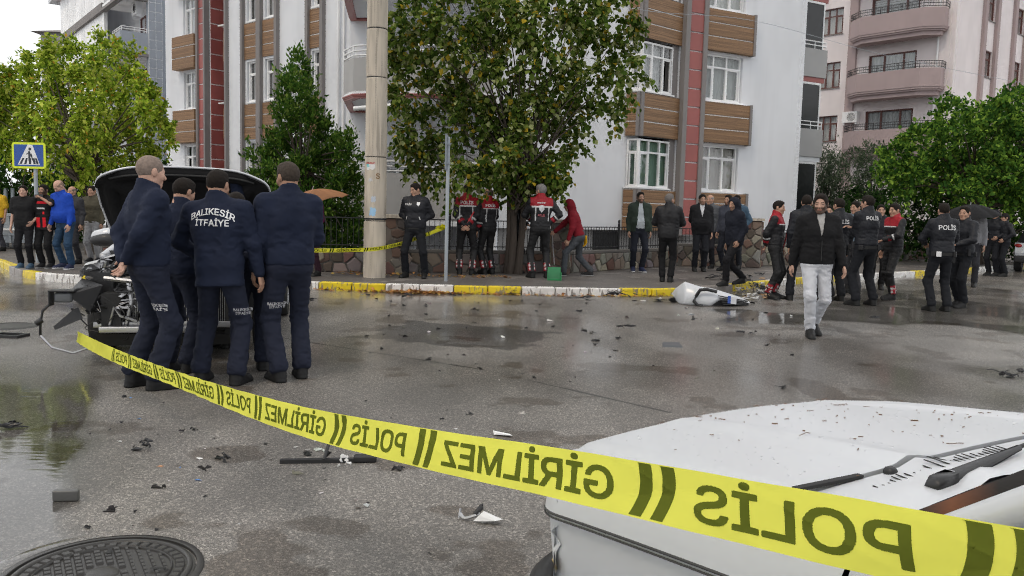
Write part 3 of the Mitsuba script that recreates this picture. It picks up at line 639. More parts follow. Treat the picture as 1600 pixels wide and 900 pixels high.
# pink building on the right
PB = thing('apartment_building', 'pale pink apartment building with mauve curved balconies behind the right-hand trees', 'building')
cx = at(1490, 100, 40.0)[:2]; FP, FQ = Facade(cx, -40), Facade(cx, 48.5)
PT = 15.5
wl = []          # left face: window columns measured from the photograph
S = lambda px, py: FP.sz(px, py)
sA, sB = FP.sz(1316, 60)[0], FP.sz(1281, 60)[0]
sC, sD = FP.sz(1437, 20)[0], FP.sz(1362, 20)[0]
zA = FP.sz(1300, 187)[1]; PST = 2.78
hol = []
for i in range(4):
    za = FP.sz(1300, 221)[1] + i * PST; hol.append((sA, za, sB, za + 1.35)); hol.append((sC, za - .55, sD, za + 1.42))
put('wall', FP.wall(0.0, 16.0, 0, PT, hol), 'm_stucco_pink', PB)
for i in range(4):
    za = hol[2 * i][1]
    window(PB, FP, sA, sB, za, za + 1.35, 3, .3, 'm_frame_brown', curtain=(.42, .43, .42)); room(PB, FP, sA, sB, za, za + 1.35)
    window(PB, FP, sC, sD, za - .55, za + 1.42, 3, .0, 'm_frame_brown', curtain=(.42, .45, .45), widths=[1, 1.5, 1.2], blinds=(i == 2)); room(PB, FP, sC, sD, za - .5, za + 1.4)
    # curved balcony
    s0, s1 = FP.sz(1484, 40)[0], FP.sz(1338, 40)[0]
    pt = za - .55 + .88 + .02; zf = pt - .95
    pl = [FP.p(s, 0, d)[:2] for s, d in ((s0 + .05, 0), (s0 + .0, .55), (s0 + .75, 1.15), (s1 - .8, 1.15), (s1, .55), (s1 - .02, 0))]
    ply = Polygon(pl)
    bal = put('balcony', prism(ply, zf - .02, zf + .1), 'm_stucco_mauve', PB)
    rg = ply.difference(ply.buffer(-.1)).intersection(Polygon([FP.p(s, 0, d)[:2] for s, d in ((s0 - .5, .101), (s0 - .5, 2), (s1 + .5, 2), (s1 + .5, .101))]))
    for g in getattr(rg, 'geoms', [rg]): put('parapet', prism(g, zf + .1, pt), 'm_stucco_mauve', bal)
    for e, a, b in ((-.06, -.10, -.021), (-.02, -.0, .06), (.03, .075, .13), (-.16, -.30, -.10)):
        q = ply.buffer(e)
        put('moulding', prism(q, zf + a, zf + b), 'm_stucco_mauve', bal)
    rail_set(bal, pl, (pt + .32, pt + .2, pt + .06), .017, .9, 'm_iron', zbase=pt, bars=.11)
for px in (1332, 1258): s = FP.sz(px, 100)[0]; put('pilaster', FP.box(s - .22, s + .22, 0, PT, .003, .16), 'm_stucco_mauve', PB)
aircon(PB, FP, FP.sz(1341, 180)[0] - .1, FP.sz(1335, 192)[1], .05)
put('downpipe', tube([FP.p(.75, 0, .08), FP.p(.75, PT, .08)], .05, 8), 'm_white', PB, smooth=True)
q0, q1, q2, q3 = (FQ.sz(px, 60)[0] for px in (1537, 1552, 1584, 1598))
hol = [(q0, FQ.sz(1545, 122)[1] + i * PST, q1, FQ.sz(1545, 122)[1] + i * PST + 1.3) for i in range(-1, 3)] + [(q2, FQ.sz(1545, 122)[1] + i * PST, q3, FQ.sz(1545, 122)[1] + i * PST + 1.3) for i in range(-1, 3)]
put('wall', FQ.wall(0.0, 18.0, 0, PT, hol), 'm_stucco_pink', PB)
for h in hol: window(PB, FQ, h[0], h[2], h[1], h[3], 2, .3, 'm_frame_brown', curtain=(.34, .32, .31)); room(PB, FQ, h[0], h[2], h[1], h[3])
for a in (q0 - .2, q1 + .2, q2 - .2, q3 + .2): put('pilaster', FQ.box(a - .17, a + .17, 0, PT, .003, .16), 'm_stucco_mauve', PB)
put('roof_slab', prism([FP.p(-.6, 0, .6)[:2], FP.p(16, 0, .6)[:2], FP.p(16, 0, -14)[:2], FQ.p(18, 0, .6)[:2], FQ.p(-.6, 0, .6)[:2]], PT, PT + .3), 'm_stucco_mauve', PB)

# grey-blue building on the left street
GB = thing('apartment_building', 'grey blue apartment building with deep balconies behind the yellow green tree', 'building')
cg = at(190, 100, 38.0)[:2]; FG, FH = Facade(cg, 52), Facade(cg, -38)
GT = 13.6
cw = FG.p(1.15, 0, 0)[:2]
FW = Facade(cw, -38)
gz = [float(at(215, py, 38.6)[2]) for py in (84, 170)]; GST = gz[0] - gz[1]
put('wall', [box8((*cw, 0), (*(FG.u[:2] * 9), 0), (*(-FG.n[:2] * .3), 0), (0, 0, GT))], 'm_stucco_blue', GB)
stl = put('stone_cladding', FG.box(1.15, 1.75, 0, GT, .003, .05), 'm_white', GB)
for z in np.arange(.05, GT - .4, .42): 
    put('tile', FG.box(1.17, 1.45, z, z + .39, .03, .07), 'm_stucco_blue', stl); put('tile', FG.box(1.48, 1.73, z, z + .39, .03, .07), 'm_stucco_blue', stl)
put('wall', FH.wall(1.5, 16, 0, GT, [], .3, -1.6), 'm_stucco', GB)
for i in range(-1, 3):
    z = gz[0] + i * GST
    if i < 2:
        put('balcony', [prism([FH.p(0)[:2], FH.p(3.6)[:2], FH.p(3.6, 0, -2.2)[:2], FG.p(1.15, 0, -.1)[:2], FG.p(1.15)[:2]], z, z + .18)], 'm_white', GB)
        bal = f'{GB}__balcony' + ('' if i == -1 else f'_{i + 1:03d}')
        put('parapet', [FG.box(0, 1.14, z + .0, z + .92, -.12, .02), FH.box(.02, 1.9, z + .0, z + .92, -.12, .02)], 'm_stucco_blue', bal)
        put('slab_edge', [FG.box(-.03, 1.14, z - .12, z + .003, -.2, .06), FH.box(.0, 6, z - .12, z + .003, -.2, .06)], 'm_trim', bal)
        rail_set(bal, [FG.p(1.1, 0, -.05)[:2], FG.p(.03, 0, -.05)[:2], FH.p(1.8, 0, -.05)[:2]], (z + 1.12, z + 1.02), .02, .45, zbase=z + .92)
    # enclosed part of the left face: white shutters
    zz = z if i < 2 else z
    for j in range(5):
        k = put('shutter', FH.box(3.7 + j * 2.2, 5.85 + j * 2.2, z + .25 if i == 2 else z + .2, z + 2.65, -.25, -.1), 'm_white', GB)
    put('parapet_band', FH.box(3.6, 15, z - .1, z + .28, -.25, .04), 'm_red' if i == 2 else 'm_trim', GB)
    window(GB, Facade(FH.p(3.2, 0, -1.6)[:2], -38), -2.2, -.4, z + .2, z + 2.1, 2, .3, 'm_frame_brown', d=.05, curtain=None)
put('slab', prism([FG.p(1.15, 0, .3)[:2], FH.p(0, 0, .3)[:2] + (FG.n * .3)[:2], FH.p(16, 0, .3)[:2], FH.p(16, 0, -8)[:2], FG.p(9, 0, -8)[:2]], gz[0] + 2 * GST - .1, gz[0] + 2 * GST + .08), 'm_stucco', GB)
aircon(GB, Facade(FG.p(1.15, 0, -.6)[:2], -38), .1, gz[0] + 1.9, .05)
put('roof', prism([FG.p(1.2, 0, .5)[:2], FH.p(0, 0, .6)[:2], FH.p(16, 0, .6)[:2], FH.p(16, 0, -8)[:2], FG.p(9, 0, -8)[:2]], GT, GT + .3), 'm_trim', GB)
fh = thing('house', 'small grey house far behind the yellow green tree on the left', 'building')
a = at(96, 78, 62); put('wall', bx(a[0] - 1.5, a[0] + 6, 62, 70, 0, a[2] + 1.2), 'm_stucco_grey', fh)
put('roof', hull([(a[0] - 2, 61.5, a[2] + 1.2), (a[0] + 6.5, 61.5, a[2] + 1.2), (a[0] - 2, 70.5, a[2] + 1.2), (a[0] + 6.5, 70.5, a[2] + 1.2), (a[0] + .5, 66, a[2] + 2.4), (a[0] + 4, 66, a[2] + 2.4)]), 'm_trim', fh)

# ------------------------------------------------------------------ trees and shrubs
def leaves_mesh(C, A, N, size, aspect, cols, r):
    """folded ovate leaves: base, two shoulders, mid rib, tip"""
    n = len(C); A = unit(A); B = unit(np.cross(N, A)); N = np.cross(A, B)
    L = size * r.uniform(0.6, 1.25, n)[:, None]; W = L * aspect * r.uniform(.85, 1.15, n)[:, None]
    fold = r.uniform(.02, .30, n)[:, None] * W; curl = r.uniform(-.05, .25, n)[:, None] * L
    v = np.stack([C, C + A * L * .42 + B * W * .5 + N * fold, C + A * L * .42 - B * W * .5 + N * fold, C + A * L * .50, C + A * L - N * curl, C + A * L * .78 + B * W * .30 + N * (fold * .5 - curl * .4), C + A * L * .78 - B * W * .30 + N * (fold * .5 - curl * .4)], 1)
    f0 = np.array([[0, 3, 1], [0, 2, 3], [1, 3, 5], [3, 4, 5], [2, 6, 3], [3, 6, 4]])
    f = (np.arange(n)[:, None, None] * 7 + f0).reshape(-1, 3)
    return v.reshape(-1, 3), f, np.repeat(cols, 7, 0)
def in_poly(poly, n, r):
    p = Polygon(poly); x0, y0, x1, y1 = p.bounds; out = []
    from shapely.geometry import Point
    while len(out) < n:
        q = r.uniform((x0, y0), (x1, y1))
        if p.contains(Point(*q)): out.append(q)
    return np.array(out)
def spread(pts, n, r):
    """n well-spread points of many"""
    keep = [0]; d = np.linalg.norm(pts - pts[0], axis=1)
    for _ in range(n - 1):
        i = int(np.argmax(d)); keep.append(i); d = np.minimum(d, np.linalg.norm(pts - pts[i], axis=1))
    return pts[keep]
def tree(name, label, sil, Y, depth, n_clump, rad, base, trunk_r, fork, twigs, per, size, aspect, palette, weights, seed, droop=.25, up=0.0, category='tree', limb_r=.05, stretch=(1, 1, 1), stems=1, core=0.35, group=None, accent=None):
    r = np.random.default_rng(seed); k = thing(name, label, category, group)
    q = spread(in_poly(sil, n_clump * 14, r), n_clump, r)
    cl = []
    zc = np.mean([at(x, y, Y)[2] for x, y in q]); hx = (max(p[0] for p in sil) - min(p[0] for p in sil)) / 2; cxm = np.mean([p[0] for p in sil])
    for x, y in q:
        e = math.sqrt(max(.15, 1 - min(1, abs(x - cxm) / hx) ** 2)); cl.append(at(x, y, Y + depth * e * r.uniform(-1, 1)))
    cl = np.array(cl); base = np.asarray(base, float); fork = np.asarray(fork, float)
    if trunk_r:
        tr = []
        for s in range(stems):
            o = np.array([r.uniform(-.18, .18), r.uniform(-.12, .12), 0]) * (stems > 1)
            pth = catmull([base + o, base + o + (fork - base) * .35 + np.array([r.uniform(-.05, .05), 0, 0]), base + o * 1.5 + (fork - base) * .7, fork + o * 2], 14)
            tr.append(tube(pth, np.linspace(trunk_r * 1.15, trunk_r * .68, 14) * r.uniform(.75, 1.0) * (1 + .25 * np.exp(-np.arange(14) / 1.2)), 12))
        put('trunk', tr, 'm_bark', k, smooth=True)
        br = []
        for c in cl:
            a = fork + r.uniform(-.5, .5, 3) * [.5, .5, 1.5] * (stems > 1) - np.array([0, 0, r.uniform(0, .35) * (fork[2] - base[2])])
            m = (a + c) / 2 + np.array([0, 0, .12 * np.linalg.norm(c - a) * (1 - up)]) * r.uniform(.2, 1.2); br.append(tube(catmull([a, m, c], 9), np.linspace(limb_r, limb_r * .18, 9), 6, False))
        put('limb', br, 'm_bark', k, smooth=True, kind='stuff')
    C, A, N, K, tw = [], [], [], [], []
    for c in cl:
        rr = rad * r.uniform(.7, 1.25); bright = r.uniform(0, 1)
        for _ in range(twigs):
            d = unit(r.standard_normal(3)); d[2] += up * 1.4; d = unit(d)
            p0 = c + d * rr * core * r.uniform(.2, 1) * np.array(stretch); p1 = c + d * rr * r.uniform(.75, 1.15) * np.array(stretch)
            t = np.linspace(.1, 1, per) + r.uniform(-.05, .05, per)
            sag = np.array([0, 0, -droop * rr]) * t[:, None] ** 2
            P_ = p0 + (p1 - p0) * t[:, None] + sag
            C.append(P_ + r.normal(0, size * .35, (per, 3)))
            out = unit((p1 - p0) + r.normal(0, 1, (per, 3)) * .8 * np.linalg.norm(p1 - p0))
            A.append(unit(out + np.array([0, 0, -droop * 1.6 + up * 1.1]))); N.append(unit(r.standard_normal((per, 3)) * .7 + np.array([0, 0, 1.0]) + out * .25))
            w = np.array(weights, float); cols = np.array(palette)[r.choice(len(palette), per, p=w / w.sum())]
            K.append(cols * r.uniform(.75, 1.25, (per, 1)) * (.85 + .3 * bright))
            tw.append((p0, p1 + sag[-1]))
    v, f, col = leaves_mesh(np.vstack(C), np.vstack(A), np.vstack(N), size, aspect, np.clip(np.vstack(K), 0, 1), r)
    put('crown', (v, f), 'm_leaf', k, color=col, kind='stuff')
    return k
GRN = [(0.048, 0.088, 0.016), (0.100, 0.155, 0.028), (0.175, 0.225, 0.050), (0.33, 0.36, 0.16), (0.38, 0.28, 0.03)]
fk = at(815, 230, 17.9)
tree('linden_tree', 'large green linden tree with some yellow leaves in front of the grey balconies', [(612, 60), (618, 180), (650, 255), (700, 275), (745, 275), (830, 275), (880, 235), (905, 200), (955, 170), (985, 110), (985, 40), (960, -60), (700, -70), (640, -20)],
     17.9, 1.4, 70, .48, (*at(803, 427, 18.0)[:2], .1), .08, fk, 17, 17, .12, .84, GRN, [.28, .29, .20, .17, .06], 11, droop=.45, stems=3, limb_r=.024)
tree('linden_tree', 'low hanging linden branches beside the trunk above the policeman with grey hair', [(755, 245), (775, 275), (800, 300), (850, 300), (885, 280), (870, 240)], 17.7, .6, 12, .36, (*at(800, 427, 18.0)[:2], .1), .045, at(806, 290, 17.9), 16, 14, .11, .82, GRN, [.40, .30, .14, .08, .08], 12, droop=.5, limb_r=.03)
LAU = [(0.032, 0.080, 0.014), (0.062, 0.130, 0.020), (0.110, 0.190, 0.030), (0.18, 0.25, 0.055)]
tree('laurel_tree', 'conical dark green laurel tree behind the fence, left of the concrete pole', [(468, 95), (488, 165), (520, 225), (545, 235), (556, 300), (550, 390), (480, 400), (415, 330), (398, 250), (425, 215), (440, 150)],
     18.6, .95, 70, .38, (*at(475, 420, 18.6)[:2], .1), .06, at(472, 250, 18.6), 20, 18, .10, .45, LAU, [.36, .32, .22, .10], 13, droop=0, up=.45, limb_r=.03, stretch=(.85, .85, 1.25))
MAP = [(0.12, 0.21, 0.025), (0.28, 0.40, 0.038), (0.44, 0.54, 0.07), (0.56, 0.60, 0.12), (0.58, 0.33, 0.05)]
f2 = at(128, 240, 21)
MT = tree('maple_tree', 'bright yellow green maple tree with upright shoots behind the crossing sign', [(-25, 130), (30, 115), (60, 85), (115, 90), (150, 75), (205, 85), (225, 130), (245, 165), (268, 215), (240, 250), (150, 262), (60, 250), (-25, 225)],
     21, 1.7, 56, .40, (*at(140, 400, 21)[:2], .1), .10, f2, 22, 20, .115, .60, MAP, [.20, .32, .31, .145, .025], 14, droop=.35, up=.25, limb_r=.035, stretch=(.66, .66, 1.75))
DRK = [(0.018, 0.045, 0.012), (0.035, 0.080, 0.018), (0.070, 0.130, 0.030)]
tree('shrub', 'dark green shrub below the crossing sign on the left', [(-30, 255), (60, 250), (110, 270), (120, 320), (-30, 320)], 24, 1.0, 24, .5, (*at(30, 380, 24)[:2], .1), .05, at(30, 330, 24), 14, 13, .12, .55, DRK, [.4, .4, .2], 15, category='shrub', limb_r=.03)
tree('shrub', 'dark shrub behind the raised hood of the wrecked car', [(120, 260), (190, 250), (262, 262), (262, 330), (150, 335), (110, 320)], 24.5, 1.0, 28, .5, (*at(190, 380, 24.5)[:2], .1), .05, at(190, 330, 24.5), 14, 13, .12, .55, DRK, [.45, .4, .15], 16, category='shrub', limb_r=.03)
tree('tree', 'dark tree at the left edge of the picture, far behind the maple', [(-80, 130), (5, 115), (25, 170), (20, 240), (-80, 250)], 34, 1.5, 22, .9, (*at(-20, 360, 34)[:2], 0), .15, at(-20, 250, 34), 14, 13, .2, .6, DRK, [.4, .45, .15], 17)
RGT = [(0.034, 0.088, 0.018), (0.078, 0.170, 0.030), (0.16, 0.29, 0.042), (0.32, 0.48, 0.075)]
tree('mulberry_tree', 'fresh green broad tree with long sprays above the police at the right edge', [(1375, 262), (1420, 225), (1450, 205), (1485, 170), (1530, 185), (1600, 155), (1660, 150), (1670, 330), (1560, 320), (1470, 300), (1400, 300)],
     26.5, 2.2, 84, .58, (*at(1530, 400, 28)[:2], .1), .16, at(1525, 290, 27), 18, 17, .145, .66, RGT, [.32, .32, .23, .13], 18, droop=.25, up=.35, limb_r=.045, stretch=(.85, .85, 1.35))
OLV = [(0.085, 0.115, 0.068), (0.15, 0.185, 0.118), (0.052, 0.080, 0.042)]
tree('olive_tree', 'small grey green olive tree beside the end of the white building', [(1278, 245), (1300, 240), (1318, 270), (1318, 330), (1268, 330)], 31, .8, 30, .5, (*at(1292, 390, 31)[:2], .1), .06, at(1292, 320, 31), 14, 13, .14, .25, OLV, [.4, .3, .3], 19, up=.3, droop=0, limb_r=.03)
tree('olive_tree', 'wider grey green olive tree under the mauve balconies', [(1330, 245), (1372, 232), (1400, 255), (1395, 330), (1325, 330)], 31.5, .9, 30, .55, (*at(1362, 390, 31.5)[:2], .1), .07, at(1362, 320, 31.5), 14, 13, .15, .27, OLV, [.35, .25, .4], 20, up=.2, droop=0, limb_r=.03)
tree('shrub', 'dark hedge shrub behind the talking police group', [(1270, 325), (1400, 300), (1480, 300), (1490, 385), (1270, 385)], 29, .8, 44, .65, (*at(1380, 400, 29)[:2], .1), .06, at(1380, 370, 29), 14, 13, .16, .5, DRK, [.5, .35, .15], 21, category='shrub', limb_r=.03)
tree('shrub', 'dark hedge shrub behind the black umbrella on the right', [(1480, 310), (1620, 300), (1660, 390), (1500, 388)], 30.5, .8, 34, .65, (*at(1560, 400, 30.5)[:2], .1), .06, at(1560, 370, 30.5), 14, 13, .16, .5, DRK, [.5, .35, .15], 22, category='shrub', limb_r=.03)
tree('shrub', 'low dark shrub behind the fence beside the woman with the umbrella', [(490, 350), (570, 345), (575, 395), (485, 395)], 18.9, .45, 20, .32, (*at(530, 420, 18.9)[:2], .1), .03, at(530, 390, 18.9), 14, 12, .09, .45, LAU, [.5, .35, .1, .05], 23, category='shrub', limb_r=.02)

tree('hedge_shrub', 'long dark hedge behind the left bystanders and the steel posts', [(-40, 296), (60, 290), (132, 300), (132, 384), (-40, 384)], 27, .8, 44, .55, (*at(40, 392, 27)[:2], .1), .05, at(40, 360, 27), 15, 14, .15, .55, DRK, [.45, .4, .15], 24, category='hedge', limb_r=.03)

# ------------------------------------------------------------------ poles, signs, containers
k = thing('concrete_pole', 'tall cylindrical concrete utility pole with paper scraps stuck on it', 'pole')
pc = G(585.5, 433, .13); pr = 30 / 1300 * pc[1] * .5 * 1.06
cuts = [0.10, 1.255, 2.95 - .0, 4.55, 5.55, 7.2, 9.5]
zs_ = [0.1] + [float(at(585, py, pc[1])[2]) for py in (345, 246, 122, 46)] + [8.6, 10.5]
for i in range(len(zs_) - 1):
    a, b = zs_[i] + .008, zs_[i + 1] - .008; ra, rb = pr * (1.10 - .022 * a), pr * (1.10 - .022 * b)
    v, f = lathe([(ra - .012, a), (ra, a + .012), (rb, b - .012), (rb - .012, b)], 40)
    v = v + [*pc[:2], 0]; v[:, :2] += rng.normal(0, .004, 2)
    put('segment', (v, f), 'm_concrete', k, smooth=50)
put('core', move(lathe([(pr * .95, .1), (pr * .85, 10.4)], 24), frame_m(pc * [1, 1, 0])), 'm_iron', k)
put('steel_band', move(lathe([(pr * 1.085, 1.245), (pr * 1.10, 1.25), (pr * 1.10, 1.275), (pr * 1.085, 1.28)], 40), frame_m(pc * [1, 1, 0])), 'm_iron', k)
def pole_paper(px, py, w, h, col, rot=0.0, torn=True, text_=None):
    z = float(at(px, py, pc[1] - pr)[2]); rr = pr * (1.10 - .022 * z) + .004
    d = ray(px, py)[:2]; t = np.array([d[1], -d[0]]) / np.linalg.norm(d); off = ((px - 585.5) / F_PX * pc[1])
    th0 = math.asin(np.clip(off / rr, -.95, .95)); n = 8
    pts = []
    for a in np.linspace(-.5, .5, n):
        row = []
        for b in np.linspace(-.5, .5, n):
            x, y = a * w, b * h
            if torn: x += .012 * math.sin(b * 17 + px); y += .014 * math.sin(a * 13 + py)
            x, y = x * math.cos(rot) - y * math.sin(rot), x * math.sin(rot) + y * math.cos(rot)
            th = th0 + x / rr; dn = d / np.linalg.norm(d)
            q = pc[:2] + t * rr * math.sin(th) - dn * rr * math.cos(th); row.append((*q, z + y))
        pts.append(row)
    g = grid_mesh(pts); g = (g[0], g[1][:, ::-1])
    return g
for px, py, w, h, c in ((577, 260, .19, .11, (.60, .60, .58)), (582, 311, .09, .10, (.42, .46, .52)), (581, 331, .12, .15, (.30, .48, .66)), (577, 281, .07, .05, (.5, .5, .5)), (573, 258, .06, .06, (.1, .45, .5))):
    put('paper_scrap', pole_paper(px, py, w, h, c, rng.uniform(-.2, .4)), 'm_matt', k, color=jitter(c, .05))
def on_pole(m, px, py, col):
    v, f = m; z = float(at(px, py, pc[1] - pr)[2]); rr = pr * (1.10 - .022 * z) + .006; d = ray(px, py)[:2]; d /= np.linalg.norm(d); t = np.array([d[1], -d[0]])
    th = math.asin(np.clip((px - 585.5) / F_PX * pc[1] / rr, -.95, .95)) + v[:, 0] / rr
    q = pc[:2] + t * (rr + v[:, 2:] ) * np.sin(th)[:, None] - d * (rr + v[:, 2:]) * np.cos(th)[:, None]
    put('lettering', (np.column_stack([q, z + v[:, 1]]), f), 'm_matt', k, color=col)
on_pole(text('KİRALIK', .035), 571, 256, (.45, .06, .06))
on_pole(text('S', .10), 585, 279, (.24, .15, .08))

k = thing('sign_post', 'grey galvanized sign post with no visible plate, by the kerb between the police', 'post')
sp = G(696.5, 439, .13); zt = float(at(700, 214, sp[1])[2])
put('post', tube([(sp[0], sp[1], .1), (sp[0] + .0, sp[1], zt)], .034, 12), 'm_galv', k, smooth=40)
put('plate_edge', [box8((sp[0] - .035, sp[1] - .30, zt - .62), (.012, .05, 0), (0, .6, 0), (0, 0, .66)), bx(sp[0] - .02, sp[0] + .04, sp[1] - .06, sp[1] + .06, zt - .5, zt - .46), bx(sp[0] - .02, sp[0] + .04, sp[1] - .06, sp[1] + .06, zt - .15, zt - .11)], 'm_galv', k)

# pedestrian crossing sign
k = thing('crossing_sign', 'blue pedestrian crossing sign with yellow border in front of the maple', 'sign')
Ys = 17.6; sw = 52 / 1300 * Ys; o = at(45.5, 243, Ys); sh = 40 / 1300 * Ys
def sgn(a, b, c, d_, y0, y1): return bx(o[0] + a * sw, o[0] + b * sw, o[1] + y0, o[1] + y1, o[2] + c * sh, o[2] + d_ * sh)
put('post', tube([(o[0] + .1, o[1] + .05, .1), (o[0] + .1, o[1] + .05, o[2] + sh * .45)], .04, 10), 'm_galv', k, smooth=40)
bd = sbox(-.5 * sw, -.5 * sh, .5 * sw, .5 * sh).buffer(-.06).buffer(.06)
def plate(poly, d0, d1):
    v, f = prism(poly, d0, d1); return np.column_stack([o[0] + v[:, 0], o[1] - v[:, 2], o[2] + v[:, 1]]), f[:, ::-1]
put('border', plate(bd, 0, .012), 'm_gloss', k, color=(.62, .72, .02))
put('blue_field', plate(bd.buffer(-.045), .012, .016), 'm_gloss', k, color=(.015, .07, .30))
tri = Polygon([(-.33 * sw, -.36 * sh), (.33 * sw, -.36 * sh), (.12 * sw, .40 * sh), (-.02 * sw, .42 * sh)])
put('white_triangle', plate(tri, .016, .019), 'm_gloss', k, color=(.70, .70, .70))
st = [Polygon([(x * sw, -.33 * sh), ((x + .07) * sw, -.33 * sh), ((x * .72 + .075) * sw, -.10 * sh), ((x * .72 + .02) * sw, -.10 * sh)]) for x in (-.28, -.14, 0, .14, .23)]
put('zebra_stripes', cat([plate(s_, .019, .022) for s_ in st]), 'm_gloss', k, color=(.015, .02, .03))
fig = [Polygon([(-.005 * sw, -.22 * sh), (.03 * sw, -.22 * sh), (.07 * sw, .05 * sh), (.03 * sw, .18 * sh), (-.01 * sw, .15 * sh)]), Polygon([(.06 * sw, .02 * sh), (.11 * sw, -.2 * sh), (.14 * sw, -.2 * sh), (.09 * sw, .08 * sh)]), Polygon([(-.06 * sw, .02 * sh), (.03 * sw, .14 * sh), (.05 * sw, .17 * sh), (-.07 * sw, .06 * sh)])]
from shapely.geometry import Point
fig.append(Point(.04 * sw, .25 * sh).buffer(.055 * sh))
put('walking_figure', cat([plate(s_, .019, .0225) for s_ in fig]), 'm_gloss', k, color=(.015, .02, .03))

# steel waste container at the left edge
k = thing('waste_container', 'grey steel waste container on castors at the left edge of the pavement', 'container')
c0_ = G(4, 389, .13); c0_ = np.array([c0_[0] - .95, c0_[1] - .1]); W_, D_, H_ = 1.95, 1.0, .0
zt = float(at(15, 334, c0_[1])[2]); zb = .30
M = frame_m((c0_[0], c0_[1], 0), .06)
body = hull([(x * s, y * s2, z) for x in (0, 1) for y in (0, 1) for z, s, s2 in ((zb, 1, 1), (zt, 1, 1))] and [(.10, .10, zb), (W_ - .10, .10, zb), (.10, D_ - .1, zb), (W_ - .1, D_ - .1, zb), (0, 0, zt - .06), (W_, 0, zt - .06), (0, D_, zt - .06), (W_, D_, zt - .06)])
put('body', move(man(body), M), 'm_galv', k)
put('rim', move(bx(-.04, W_ + .04, -.04, D_ + .04, zt - .06, zt), M), 'm_galv', k)
put('handle_bar', [move(tube([(.45, -.07, zt - .42), (W_ - .15, -.07, zt - .42)], .028, 8), M)], 'm_white', k)
for x in (.12, .62, 1.12, 1.62): put('rib', move(box8((x, .085, zb), (.06, 0, 0), (0, -.03, 0), (0, -.085, zt - .06 - zb)), M), 'm_galv', k)
put('panel_frame', [move(box8((.75, .055, .5), (.55, 0, 0), (0, -.03, 0), (0, -.03, .25)), M)], 'm_galv', k)
for x in (.2, W_ - .2):
    for y in (.2, D_ - .2): put('castor', [move(tube([(x - .03, y, .20), (x + .03, y, .20)], .075, 12), M), move(bx(x - .045, x + .045, y - .02, y + .02, .2, zb), M)], 'm_iron', k)
# second container, thin metal posts and railing behind the left bystanders
k = thing('steel_posts', 'pale steel posts of a shelter frame behind the left bystanders', 'post')
for px in (11, 22, 109): 
    q = G(px, 385, .13); put('post', tube([(q[0], q[1], .1), (q[0], q[1], float(at(px, 294, q[1])[2]))], .05, 8), 'm_galv', k, smooth=40)
# overhead cable
k = put('overhead_cable', [tube(catmull([at(800, -40, 20), at(1000, 15, 22), at(1180, 33, 23.5), at(1400, 90, 27), at(1700, 150, 31)], 40), .006, 5)], 'm_galv', label='thin overhead cable crossing in front of the white and pink buildings', category='cable')

# ------------------------------------------------------------------ people
def rotz(a): c, s = math.cos(a), math.sin(a); return np.array([[c, -s, 0], [s, c, 0], [0, 0, 1.0]])
def rotx(a): c, s = math.cos(a), math.sin(a); return np.array([[1, 0, 0], [0, c, -s], [0, s, c]])
def roty(a): c, s = math.cos(a), math.sin(a); return np.array([[c, 0, s], [0, 1, 0], [-s, 0, c]])
def mani(m): return m3.Manifold(m3.Mesh(np.asarray(m[0], np.float32), np.asarray(m[1], np.uint32)))
def plates(r, w, d, h, n):
    """broken plastic: thin crooked plates and ribs hanging together"""
    ms = []
    for i in range(n):
        c = np.array([r.uniform(-.32, .32) * w, r.uniform(-.3, .3) * d, r.uniform(.1, .6) * h]) * (i > 0); k = r.integers(3, 6); a = np.sort(r.uniform(0, 2 * np.pi, k)); rad = r.uniform(.5, 1.0, k) * (.5 if i == 0 else r.uniform(.18, .36))
        p = np.column_stack([np.cos(a) * rad * w, np.sin(a) * rad * d, r.uniform(-.12, .12, k) * h])
        R = rotx(r.uniform(-.5, .5) if i else 0) @ roty(r.uniform(-.5, .5) if i else 0); t = min(w, d, .05) * .10 + .0015
        p = p @ R.T + c; nn = R @ np.array([0, 0, t]); ms.append(man(hull(np.vstack([p, p + nn, p.mean(0) + nn * (1 + 3 * r.random())]))))
        if i and i % 2 == 0: q = p[0] + r.normal(0, .25, 3) * [w, d, h]; ms.append(tube([p[0], (p[0] + q) / 2 + [0, 0, h * .2], q], t * .6, 4))
    return cat(ms)
def head_mesh():
    F = Field((-.12, -.15, -.21), (.12, .15, .15), .0075)
    F.ell((0, -.012, .022), (.077, .096, .090), .01).ell((0, .022, -.045), (.060, .068, .068), .03).add((0, .066, -.098), (0, .066, -.098), .020, k=.03)
    for s in (-1, 1):
        F.ell((s * .042, .055, -.028), (.026, .03, .03), .025).add((s * .012, .083, .016), (s * .042, .074, .014), .012, .010, .015).add((s * .05, .0, -.075), (s * .02, .062, -.10), .018, .016, .03)
        F.ell((s * .080, -.006, -.010), (.010, .020, .032), .008)
        F.ell((s * .033, .098, -.004), (.017, .020, .011), .012, 'sub').ell((s * .033, .078, -.004), (.013, .013, .011), .004)
    F.add((0, .086, .002), (0, .106, -.034), .009, .0135, .012).ell((0, .104, -.038), (.018, .012, .009), .010)
    F.add((-.016, .083, -.064), (.016, .083, -.064), .0085, .0085, .010).add((-.013, .082, -.074), (.013, .082, -.074), .009, .009, .008)
    F.add((0, -.020, -.06), (0, -.028, -.135), .056, .050, .03)
    return F.mesh()
HEAD_M = mani(head_mesh())
